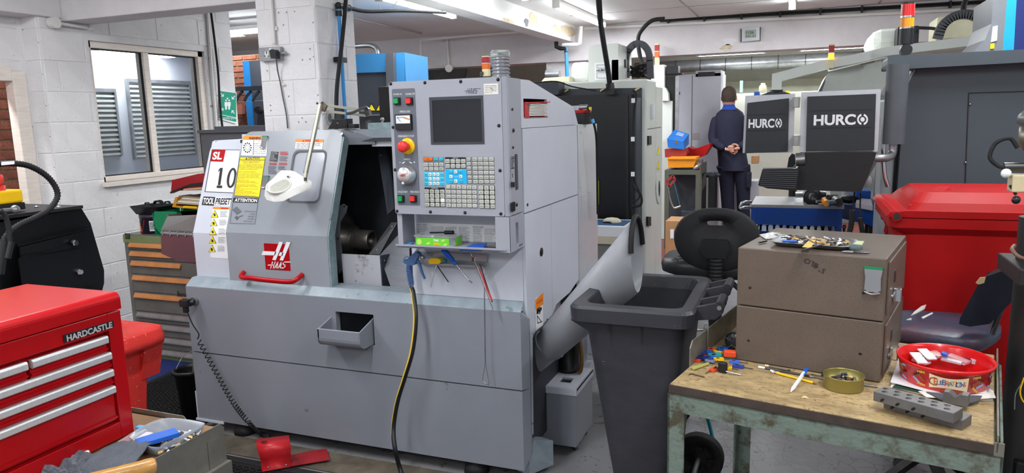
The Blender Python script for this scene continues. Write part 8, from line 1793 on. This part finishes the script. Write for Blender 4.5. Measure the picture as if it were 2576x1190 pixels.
m=MB();m.prism([g3(x,y,2.585) for x,y in ((530,400),(560,380),(640,378),(690,400),(700,430),(670,455),(545,452),(528,430))],(0,.02,0));m.build('handle',mYelP,kx,bevel=.006)
MB().cyl(g3(635,480,2.595),g3(558,772,2.575),.0022,8).build('shaft',mChrome,kx)
kx=tool('hex_driver','teal handled key with a black shaft behind the yellow one')
m=MB();m.prism([g3(x,y,2.607) for x,y in ((580,375),(650,365),(740,395),(762,425),(745,448),(690,452),(640,440))],(0,.018,0));m.build('handle',mTeal,kx,bevel=.005)
MB().cyl(g3(650,482,2.61),g3(800,700,2.59),.0024,8).build('shaft',mBlack,kx)
kx=tool('screwdriver','blue fluted screwdriver hanging at a slant on the lathe rail','screwdriver')
a,b_=g3(720,250,2.57),g3(900,455,2.585);d_=b_-a
m=MB();prof=[(0,0),(.008,.001),(.0115,.006),(.012,.03),(.0105,d_.length*.75),(.007,d_.length*.82),(.0095,d_.length*.93),(.0095,d_.length),(0,d_.length)]
m.lathe(prof,a,d_,n=10,smooth=False);m.build('handle',mBlue,kx)
MB().tube([b_,g3(1085,680,2.575)],.0024,10).build('shaft',mChrome,kx);MB().tube([g3(1085,680,2.575),g3(1125,712,2.572)],[.0026,.0018],8).build('tip',mDSteel,kx)
kx=tool('pin_wrench','red sleeved steel rod hanging at the right of the lathe rail')
MB().cyl(g3(1215,520,2.57),g3(1395,950,2.56),.0035,10).build('red_sleeve',mat('red sleeve',(200,40,50),.4),kx);MB().cyl(g3(1225,450,2.57),g3(1400,975,2.56),.0022,8).build('shaft',mBlack,kx)
kx=tool('long_spanner','long dark steel spanner crossing the red sleeved rod')
m=MB();m.tube([g3(1100,300,2.565),g3(1150,400,2.565),g3(1200,520,2.568),g3(1270,700,2.562),g3(1415,1075,2.555)],[.003,.0055,.0035,.0032,.0028],8);m.build('shaft',mSteel,kx)
m=MB();m.obox(g3(1145,385,2.56),(.014,0,-.004),(0,.01,0),(.004,0,.02));m.build('jaw',mChrome,kx,bevel=.002)
kx=tool('hook_rod','long thin steel chip hook with a wire loop handle','hook')
MB().tube([g3(1225,470,2.60),g3(1270,478,2.585),g3(1285,500,2.575),at(1219,760,Y=2.565),at(1221,915,Y=2.56)],.0022,10,k=0).build('rod',mSteel,kx)
lp=[(1221,915),(1214,955),(1217,962),(1229,969),(1230,962),(1222,916)]
MB().tube([at(x,y,Y=2.56) for x,y in lp],.0017,8).build('loop_handle',mChrome,kx)
# in the console tray
tzz=1.002
fj=thing('sweets_box','clear lidded sweets box with a lime green sleeve in the console tray','box',(at(1100,610,Y=2.56).x,2.57,tzz))
x0,x1=at(1041,600,Y=2.53).x,at(1141,600,Y=2.53).x
S=lambda k,z,e=0: [Vector((x,y,z)) for x,y in rrect(x0+k,x1-k,2.53+k,2.61-k,.012,4)]
m=MB();m.loft([S(.006,tzz+.001),S(.001,tzz+.036),S(-.003,tzz+.037),S(-.003,tzz+.042)],False);m.add(S(.006,tzz+.001),[tuple(range(19,-1,-1))]);m.build('clear_box',mClear,fj)
PFJ=Plane((x0,2.5285,tzz),(1,0,0),(0,0,1));xa,xb=PFJ.px(1046,610)[0],PFJ.px(1130,612)[0]
m=MB();PFJ.quad(m,[(xa,.003),(xb,.003),(xb,.034),(xa,.034)],0,.001);m.prism([(x1+.0005,2.54,tzz+.003),(x1+.0005,2.60,tzz+.003),(x1+.002,2.60,tzz+.034),(x1+.002,2.54,tzz+.034)],(.001,0,0));m.build('green_sleeve',mat('lime sleeve',(110,205,50),.45,var=.04),fj)
t_=MB();w_=xb-xa;t_.text('*Fruit',PFJ.P(xa+w_*.62,.026,.0016),PFJ.u,PFJ.v,.021,.010);t_.build('lettering',mWhite,fj)
t_=MB();t_.text('*Jellies',PFJ.P(xa+w_*.64,.011,.0016),PFJ.u,PFJ.v,.03,.012);t_.build('lettering',mat('orange yellow print',(250,190,30),.4),fj)
t_=MB()
for (x,y) in ((.38,.012),(.83,.026),(.88,.009)):
    t_.prism([PFJ.P(xa+w_*x+.009*math.cos(a),y+.004*math.sin(a)+.003*math.cos(a),.0012) for a in np.linspace(0,2*PI,11)[:-1]],PFJ.n*.0005)
t_.prism([PFJ.P(xa+w_*.11+.011*math.cos(a),.017+.012*math.sin(a),.0012) for a in np.linspace(0,2*PI,17)[:-1]],PFJ.n*.0005)
t_.build('sweet_picture',mat('pale lime print',(190,225,110),.45),fj)
tag(MB().cyl((x1-.06,2.575,tzz+.05),(x1-.02,2.57,tzz+.052),.008).cyl((x1-.13,2.58,tzz+.046),(x1-.06,2.575,tzz+.05),.0035).build('small_tool',mBlack),'black ended tool lying on the lid of the sweets box','tool')
m=MB();a,b_,c_,d_=at(1156,628,Y=2.505),at(1210,629,Y=2.50),at(1225,611,Y=2.56),at(1190,613,Y=2.56);m.prism([a,b_,c_,d_],(0,0,-.004));tag(m.build('tool_wallet',mat('blue vinyl wallet',(36,84,180),.4)),'blue vinyl wallet of small tools in the console tray','wallet')
tag(MB().cyl((at(1222,615,Y=2.55).x,2.55,tzz+.006),(at(1262,620,Y=2.55).x,2.55,tzz+.006),.004).build('steel_tool',mDSteel),'dark steel tool poking out of the blue wallet','tool')
x0=at(1248,620,Y=2.56).x;tag(MB().tube([(x0,2.56,tzz+.012),(x0+.012,2.56,tzz+.014),(x0+.05,2.56,tzz+.012)],[.008,.013,.010],12).build('scraper',mat('bottle green plastic2',(10,90,68),.35)),'dark green handled scraper at the right of the console tray','scraper')
m=MB();x0=at(1014,615,Y=2.53).x;m.prism([(x0,2.52,tzz+.001),(x0+.03,2.515,tzz+.001),(x0+.034,2.56,tzz+.005),(x0+.01,2.57,tzz+.006)],(0,0,.002));tag(m.build('blue_scrap',mPipe),'scrap of blue plastic at the left of the console tray','scrap')
# ---------------------------------------------------------------- work light clamped to the lathe roof
wl_=thing('work_light','cream jointed work lamp with a round magnifier head over the lathe door','lamp',at(950,320,Y=2.93))
YL0,YL1=2.93,2.62
base=at(930,318,Y=2.93);el=at(925,277,Y=2.93);top=at(806,262,Y=2.70);hd=at(768,447,Y=2.60)
mCr=mat('aged cream enamel',(200,198,178),.35,.1,var=.05)
m=MB();m.cyl((base.x,2.93,1.468),(base.x,2.93,base.z+.03),.012).box(base.x-.012,base.x+.02,2.915,2.945,1.468,1.50);m.build('clamp',mDSteel,wl_)
m=MB();pj=at(930,285,Y=2.93)
m.prism([at(x,y,Y=2.92) for x,y in ((918,268),(926,274),(930,290),(920,292),(916,282))],(0,.02,0));m.build('elbow_plate',mDSteel,wl_)
for (a,b_) in ((at(820,265,Y=2.71),at(918,278,Y=2.93)),(at(814,279,Y=2.71),at(920,291,Y=2.93))): MB().bar(a,b_,.006,.011).build('upper_arm',mCr,wl_)
MB().tube([at(870,286,Y=2.82),at(890,282,Y=2.85),at(918,270,Y=2.91),at(924,276,Y=2.93)],.006,10,k=5).build('lamp_cable',mDkGrey,wl_)
m=MB();m.prism([at(x,y,Y=2.70) for x,y in ((806,258),(812,258),(821,266),(815,280),(807,280))],(0,.012,0));m.build('elbow_plate',mat('bronze plate',(130,112,100),.4,.5),wl_)
m=MB();d_=(hd-top);m.bar(top,hd,.012,.012,(1,0,0));m.build('lower_arm',mCr,wl_)
for off in (-.011,.012):
    m=MB();P0,P1=top+Vector((off,0,-.01)),hd+Vector((off*.7,0,.02));nT=60;pts=[]
    u=Vector((1,0,0));v=(P1-P0).normalized().cross(u)
    for i in range(nT*6+1): f=i/(nT*6);a=2*PI*nT*f;pts.append(P0.lerp(P1,f)+(u*math.cos(a)+v*math.sin(a))*.003)
    m.tube(pts,.0008,4,caps=False);m.build('tension_spring',mGal,wl_)
for p in ((798,260),(811,258)): MB().cyl(at(*p,Y=2.69),at(*p,Y=2.70),.005).build('pivot_bolt',mDSteel,wl_)
# head: a shallow white shade, round lens to the left, squared mounting to the right
mWh=mat('white lamp enamel',(232,231,226),.28,var=.02,coat=.3)
Yh=2.585
hp_=[(668,478),(664,490),(667,485),(676,470),(700,438),(708,430),(735,430),(745,434),(775,450),(786,458),(786,466),(760,480),(714,494),(690,494),(672,488)]
toph=[(666,478),(672,466),(700,436),(708,430),(733,430),(743,433),(785,458),(755,470),(714,490),(690,492),(671,487)]
zt2=[at(x,y,Y=Yh-.04+(.10 if y < 440 else .07 if y < 460 else .04 if x > 750 else 0)) for x,y in toph]
m=MB();dn=Vector((.0,-.006,-.028));cc=sum(zt2,Vector())/len(zt2)
m.loft([[cc+(p-cc)*.98+dn for p in zt2],[cc+(p-cc)*1.0+dn*.9 for p in zt2],zt2,[cc+(p-cc)*.97+Vector((0,-.001,.004)) for p in zt2]],True);m.build('lamp_head',mWh,wl_,bevel=.003)
# round lens lying on the shade's upper face
pn=Plane(zt2[0],zt2[8]-zt2[0],(zt2[2]-zt2[0]));
n1=(zt2[6]-zt2[1]).cross(zt2[3]-zt2[8]).normalized()
if n1.z < 0: n1=-n1
cL=at(703,468,Y=(zt2[1].y*.5+zt2[8].y*.5));rad=(at(732,463,Y=cL.y)-at(672,475,Y=cL.y)).length/2
pl_=Plane(cc,(zt2[5]-zt2[1]),Vector((0,0,1)));
u=(zt2[6]-zt2[1]).normalized();v=n1.cross(u).normalized();
d0=Vector(_f + _r*(701-1288)/FPX - _u*(467-595)/FPX);t0=(cc+n1*.006-Vector((0,0,CAMH))).dot(n1)/d0.dot(n1);cL=Vector((0,0,CAMH))+d0*t0
m=MB();rg_=lambda r,l: [cL+u*r*math.cos(a)*1.0+v*r*math.sin(a)*.86+n1*l for a in [2*PI*i/36 for i in range(36)]]
m.loft([rg_(.055,-.004),rg_(.0555,.004),rg_(.051,.004),rg_(.049,-.001)],False);m.build('lens_ring',mWh,wl_)
m=MB();m.add(rg_(.0495,.0),[tuple(range(36))]);m.loft([rg_(.0495,0),rg_(.04,.003),rg_(.02,.005),rg_(.002,.0055)],False);m.build('lens',mat('hazy lens',(196,196,184),.12,var=.12,scale=16,coat=.5),wl_)
d0=Vector(_f + _r*(725-1288)/FPX - _u*(446-595)/FPX);t0=(cc+n1*.006-Vector((0,0,CAMH))).dot(n1)/d0.dot(n1);cS=Vector((0,0,CAMH))+d0*t0
MB().obox(cS,u*.007,v*.004,n1*.012).build('switch',mBlack,wl_)
m=MB()
for k in range(14):
    for s_ in (-1,1): m.obox(cS+u*.004*(k-6.5)*s_*-1+u*(s_*.0)+v*(.006*(abs(k-6.5)/6.5)-.003),u*.0018,v*.009,n1*.002)
m.build('vent_slots',mat('vent grey',(165,164,158),.5),wl_)
MB().cyl(hd,hd+Vector((0,.0,-.014)),.007).build('head_joint',mDkGrey,wl_)
# valve block and pipes on the roof near the column
vb=thing('limit_switch_block','black switch block with a ribbed connector on the lathe roof','switch',at(870,318,Y=2.90))
def rf(x,y,Y=2.90): return at(740+x/9.908,240+y/9.908,Y=Y)
zr=1.468
m=MB();a,b_=rf(990,590),rf(1380,800);m.box(a.x,b_.x,2.88,2.93,zr,a.z);m.prism([(rf(885,800).x,2.885,zr),(a.x,2.885,zr),(a.x,2.885,a.z-.012)],(0,.04,0));c_=rf(1550,710);m.box(b_.x,c_.x,2.885,2.925,zr,c_.z);m.build('block_body',mBlack,vb,bevel=.0015)
m=MB();a,b_=rf(1085,300),rf(1235,580);m.box(a.x,b_.x,2.885,2.91,b_.z-.005,a.z);vv=m.build('connector',mBlack,vb,bevel=.002)
for k in range(11): z=b_.z+.003+k*(a.z-b_.z-.004)/11;MB().box(a.x-.001,b_.x+.0005,2.8835,2.886,z,z+.0012).build('rib',mDkGrey,vb)
for p in ((1060,625),(1045,745),(1155,745),(1255,745),(1265,760)): MB().ball(rf(*p,2.879),.0028,8).build('screw',mDSteel,vb)
m=MB();m.text('WARNING',rf(1080,688,2.8785),(1,0,0),(0,0,1),.012,.003);m.build('lettering',mWhite,vb)
c_=rf(2010,600);tag(MB().cyl((c_.x,2.96,c_.z),(c_.x,2.97,c_.z),.008,16).box(c_.x-.003,c_.x+.003,2.96,2.97,1.492,c_.z).build('round_knob',mMilk),'small pale round knob on the lathe top rail','knob')
# ---------------------------------------------------------------- column fittings: socket, plug, pipes
PCo=Plane((CX0,CY0-.007,1.5),(1,0,0),(0,0,1));Yc=CY0-.007
sk=thing('wall_socket','grey metal double socket on the white block column','socket',at(690,135,Y=Yc))
def cpt(x,y): return (560+x/3.4,y/3.4)
x0,x1,z0,z1=RY(*cpt(340,405),*cpt(522,522),Yc);M_=None
m=MB();m.prism([(x,Yc-.028,z) for x,z in rrect(x0,x1,z0,z1,.006)],(0,.028,0));m.build('metal_box',mGal,sk,bevel=.003)
m=MB();
for p in ((375,450,3,10),(362,480,6,3.5),(390,480,6,3.5)):
    c_=at(*cpt(p[0],p[1]),Y=Yc-.03);m.box(c_.x-p[2]/1400,c_.x+p[2]/1400,Yc-.031,Yc-.027,c_.z-p[3]/1400,c_.z+p[3]/1400)
m.build('socket_slots',mBlack,sk)
m=MB();c_=at(*cpt(412,428),Y=Yc-.03);m.box(c_.x-.008,c_.x+.008,Yc-.034,Yc-.027,c_.z-.010,c_.z+.010);c_=at(*cpt(375,465),Y=Yc-.03);m.box(c_.x-.013,c_.x+.013,Yc-.029,Yc-.0275,c_.z-.016,c_.z+.016);m.build('rocker',mPlasticW,sk,bevel=.001)
c_=at(*cpt(540,455),Y=Yc-.015);MB().cyl((x1,Yc-.015,c_.z),(x1+.03,Yc-.015,c_.z),.009).build('gland',mGal,sk)
pg=thing('mains_plug','black mains plug in the socket, its lead hanging down the column','plug',at(693,138,Y=Yc))
c_=at(*cpt(458,468),Y=Yc-.03);m=MB();m.prism([(c_.x-.021,Yc-.06,c_.z+.02),(c_.x-.010,Yc-.06,c_.z+.027),(c_.x+.012,Yc-.06,c_.z+.026),(c_.x+.021,Yc-.06,c_.z+.015),(c_.x+.019,Yc-.06,c_.z-.020),(c_.x-.014,Yc-.06,c_.z-.022)],(0,.03,0));m.build('plug_body',mBlack,pg,bevel=.005)
MB().tube([at(*cpt(458,495),Y=Yc-.045),at(*cpt(470,600),Y=Yc-.02),at(*cpt(492,700),Y=Yc-.008),at(*cpt(515,830),Y=Yc-.006),at(*cpt(545,980),Y=Yc-.006),at(*cpt(556,1098),Y=Yc-.006)],.0036,8,k=5).build('lead',mDkGrey,pg)
c_=at(*cpt(515,724),Y=Yc-.01);MB().box(c_.x-.011,c_.x+.011,Yc-.008,Yc-.007,c_.z-.006,c_.z+.007).build('lead_tag',mat('yellowed tag',(212,208,190),.6),pg)
a,b_=at(*cpt(418,0),Y=Yc-.012),at(*cpt(434,372),Y=Yc-.012);xx=(a.x+b_.x)/2
m=MB();m.cyl((xx,Yc-.012,b_.z),(xx,Yc-.012,ZC),.0105);cd=m.build('conduit',mPlasticW);tag(cd,'white conduit running down the column to the socket','pipe')
z=at(*cpt(440,243),Y=Yc-.012).z;MB().box(xx-.02,xx+.02,Yc-.008,Yc,z-.01,z+.01).build('saddle',mPlasticW,cd)
for p in ((545,105),(478,108),(615,98),(408,900),(412,945),(747,505),(747,418),(678,1008),(650,1045),(710,1042),(380,605)):
    c_=at(*cpt(*p),Y=Yc);MB().lathe([(0,.001),(.003,.001),(.0035,0)],c_,(0,-1,0),n=8).build('screw_hole',mDkGrey,column)
c_=at(830,297,X=CX1+.007);PCs=Plane((CX1+.007,CY0,1.5),(0,1,0),(0,0,1))
for k,(r0,mm) in enumerate(((.045,mat('grey smear',(186,188,190),.8)),(.024,mat('dark grease',(104,112,112),.6)))):
    MB().prism([(CX1+.0068+k*.0004,c_.y+r0*.8*math.cos(a)*random.uniform(.85,1.1),c_.z+r0*math.sin(a)*random.uniform(.85,1.15)) for a in np.linspace(0,2*PI,13)[:-1]],(.0006,0,0)).build('grease_mark',mm,column)
# blue air pipe and black cable on the side of the column
XP=CX1+.03
bp_=thing('air_pipe','bright blue air pipe with black elbows on the side of the column','pipe',at(862,200,X=XP))
def xp(x,y,X=XP): return at(x,y,X=X)
a,b_=xp(850,35),xp(870,272);yc_=(a.y+b_.y)/2
MB().cyl((XP,yc_,b_.z-.1),(XP,yc_,a.z),.0105,16).build('pipe',mPipe,bp_)
m=MB();m.cyl((XP,yc_,a.z-.01),(XP,yc_,a.z+.03),.019,16).ball((XP,yc_,a.z+.045),.021).cyl((XP,yc_,a.z+.045),(XP,yc_+.10,a.z+.045),.018,16);m.build('elbow',mBlack,bp_)
m=MB();m.cyl((XP,yc_,a.z+.018),(XP,yc_,a.z+.024),.0205,16).cyl((XP,yc_+.05,a.z+.045),(XP,yc_+.055,a.z+.045),.0195,16).cyl((XP,yc_+.10,a.z+.045),(XP,yc_+.105,a.z+.045),.0195,16);m.build('collar',mPipe,bp_)
z=xp(853,150).z;MB().box(CX1+.006,XP+.012,yc_-.045,yc_+.035,z-.014,z+.014).build('clip',mBlack,bp_)
tag(MB().tube([(XP,yc_+.1,a.z+.045),(XP,yc_+.3,a.z+.05),(XP+.02,yc_+.7,a.z+.1),(XP+.02,yc_+1.3,a.z+.16)],.011,10,k=5).build('black_pipe',mRub),'black air pipe leading away from the blue pipe elbow','pipe')
P=[xp(868,0),xp(866,40),xp(858,110),xp(852,170),xp(846,230),xp(846,262)];P=[p+Vector((.035,0,0)) for p in P]
P=[at(x,y,X=XP+.035) for x,y in ((871,-60),(870,0),(866,50),(860,110),(853,170),(847,230),(846,300),(846,325))]
tag(MB().tube(P,.0115,12,k=5).build('black_cable',mRub),'thick black cable hanging from the ceiling beside the blue pipe','cable')
# assembly point sign, conduit and cable on the left wall
PL_=Plane((XW+.008,4.0,1.5),(0,1,0),(0,0,1))
sg=thing('assembly_point_sign','green and white assembly point sign on the end of the left wall','sign',at(573,265,X=XW+.01))
def sp_(x,y): return (x/2.976,y/2.976)
y0,y1=PL_.px(*sp_(1637,780))[0],4.9;zc=PL_.px(*sp_(1700,800))[1]
P=[sp_(1640,677),sp_(1768,692),sp_(1770,928),sp_(1635,893)];m=MB();q4(PL_,m,P,.002,.002);m.build('sign_board',mWhite,sg)
mSG=mat('sign green',(10,150,120),.4,var=0)
m=MB();q4(PL_,m,[sp_(1643,681),sp_(1764,697),sp_(1765,880),sp_(1637,853)],.0045,.0006);m.build('green_field',mSG,sg);m=MB();q4(PL_,m,[sp_(1637,858),sp_(1765,885),sp_(1765,913),sp_(1636,885)],.0045,.0006);m.build('green_band',mSG,sg)
t_=MB()
def arrow(x,y,ang,s=16):
    c,s_=math.cos(R(ang)),math.sin(R(ang));f=lambda a,b_: sp_(x+(a*c-b_*s_)*s,y+(a*s_+b_*c)*s)
    for PP in ([(-1.1,-.18),(.5,-.18),(.5,.18),(-1.1,.18)],[(1,0),(0,-1),(.0,-.5),(.45,0)],[(1,0),(.45,0),(0,.5),(0,1)]): q4(PL_,t_,[f(*p) for p in PP],.0055)
arrow(1660,712,50);arrow(1742,732,130);arrow(1740,838,228);arrow(1658,822,310)
for dx,s in ((-11,1),(12,1),(0,.8)):
    cx,cy=1699+dx,752-(14 if dx == 0 else 0);
    q4(PL_,t_,[sp_(cx+6*math.cos(a),cy+6.5*math.sin(a)) for a in np.linspace(0,2*PI,11)[:-1]],.0055)
    if dx: q4(PL_,t_,[sp_(cx-11,cy+12),sp_(cx+11,cy+12),sp_(cx+11,cy+42),sp_(cx+7,cy+42),sp_(cx+6,cy+68),sp_(cx-6,cy+68),sp_(cx-7,cy+42),sp_(cx-11,cy+42)],.0055)
PL_.text(t_,'assembly point',*sp_(1648,872),*sp_(1762,900),.0062);t_.build('pictogram',mWhite,sg)
def wall_run(P,r,mm,nm,lab,X=XW+.02,k=0,cat='pipe'): return tag(MB().tube([at(x,y,X=X) for x,y in P],r,10,k=k).build(nm,mm),lab,cat)
o=wall_run(((522,34),(530,150),(545,325)),.012,mPlasticW,'conduit','white conduit on the left wall beside the window')
for p in ((529,146),(540,267)): c_=at(*p,X=XW+.02);MB().box(XW+.005,XW+.012,c_.y-.03,c_.y+.03,c_.z-.008,c_.z+.008).build('saddle',mGal,o)
wall_run(((528,25),(532,40),(542,120),(549,185),(552,240),(556,290),(560,325)),.009,mRub,'black_cable','black cable clipped to the left wall beside the window',XW+.03,4,'cable')
bmz=MB();a,b_=at(137,57,Y=3.37),at(215,68,Y=3.36);c1_,c2_=at(135,57,X=-4.36),at(222,70,X=-4.36)
j=thing('conduit_box','white conduit and round junction box under the cross beam','pipe',c1_)
MB().cyl(c1_+Vector((.0,0,0)),c2_,.011).build('conduit',mPlasticW,j);MB().cyl(c1_+Vector((-.02,-.0,0)),c1_+Vector((.025,0,0)),.034,24).build('junction_box',mPlasticW,j);MB().cyl(c2_,c2_+Vector((.0,.03,-.002)),.018).build('coupler',mPlasticW,j);MB().cyl(c1_+Vector((0,0,.02)),(c1_.x,c1_.y,2.19),.011).build('conduit',mPlasticW,j)
MB().cyl((at(134,30,Y=3.38).x,3.385,2.18),(at(134,30,Y=3.38).x,3.385,ZC),.011).build('conduit',mPlasticW,j)
# ceiling rose and flex by the first tube, conduit runs
cr=thing('ceiling_rose','white ceiling rose with a looping flex near the left ceiling tube','fitting',at(953,3,Z=ZC-.03))
c_=at(953,0,Y=4.9);MB().cyl((c_.x,4.9,c_.z-.01),(c_.x,4.9,ZC),.03,20).build('rose',mPlasticW,cr)
MB().tube([at(953,10,Y=4.9),at(958,24,Y=4.92),at(972,30,Y=4.96),at(986,20,Y=5.0),at(1000,2,Y=5.05)],.004,8,k=5).build('flex',mPlasticW,cr)
a,b_=at(889,46,Z=ZC-.02),at(1060,84,Z=ZC-.02);tag(MB().cyl(a+(a-b_)*.5,b_,.011).build('conduit',mat('greyish conduit',(176,168,170),.5)),'thin conduit clipped along the ceiling right of the column','pipe')
# ---------------------------------------------------------------- fluorescent lights (each lamp carries its own light)
def tube_light(x,y,z,L_,ang,label,watts=None,size=.10):
    t=thing('ceiling_light',label,'light',(x,y,z),ang,'fluorescent battens')
    M_=frame(x,y,z,ang)
    m=MB(M_).box(-.03,.03,-L_/2,L_/2,.015,.05);m.build('batten',mPlasticW,t)
    m=MB(M_);m.tube([(0,-L_/2+.01,-.005),(0,L_/2-.01,-.005)],.026,14);m.build('diffuser',mTube,t)
    m=MB(M_).box(-.034,.034,-L_/2-.02,-L_/2+.012,-.03,.05).box(-.034,.034,L_/2-.012,L_/2+.02,-.03,.05);m.build('end_cap',mPlasticW,t,bevel=.004)
    l=bpy.data.lights.new('tube_light','AREA');l.shape='RECTANGLE';l.size=size;l.size_y=L_;l.energy=watts if watts else LIGHT_W*L_;l.color=(.96,.98,1)
    o=bpy.data.objects.new('tube_light',l);COL.objects.link(o);o.parent=t;o.location=(0,0,-.035)
    return t
LBL={0: 'lit fluorescent batten on the ceiling left of the white beam',1: 'bright fluorescent batten mounted beside the white beam, topmost in the frame',2: 'lit fluorescent batten by the far end of the white beam',3: 'lit tube end pointing towards the wall clock'}
for i,(x,y0,y1) in enumerate(TUBES):
    tube_light(x,(y0+y1)/2,ZC-.05,y1-y0,0,LBL.get(i,'fluorescent batten on the ceiling outside the photograph, row %s' % 'abcdefghijklmn'[i]))
for (xa,xb,px) in ((1756,1925,132),(2013,2187,118)):
    a,b_=at(xa,px+4,Y=10.2),at(xb,px-4,Y=10.2)
    tube_light((a.x+b_.x)/2,10.2,(a.z+b_.z)/2,b_.x-a.x,PI/2,'lit fluorescent tube below the clock beam, above the %s' % ('man' if xa < 1900 else 'pendant screens'),14)
a,b_=at(606,79,Y=6.2),at(652,78,Y=6.2);tube_light((a.x+b_.x)/2,6.2,a.z,1.0,PI/2,'lit fluorescent tube seen in the gap left of the column')
a=at(592,86,Y=7.2);tube_light(a.x-.3,7.2,a.z,.9,PI/2,'more distant lit tube in the gap left of the column')
a,b_=at(240,128,X=-5.25),at(430,138,X=-5.25);tube_light(-5.25,(a.y+b_.y)/2,(a.z+b_.z)/2+.02,b_.y-a.y,0,'lit tube seen through the upper part of the office window',9)  # lamp added inside the office to imitate shop tubes reflected in the glass
tube_light(-4.9,2.6,2.3,1.0,0,'fluorescent batten in the yard passage',14)
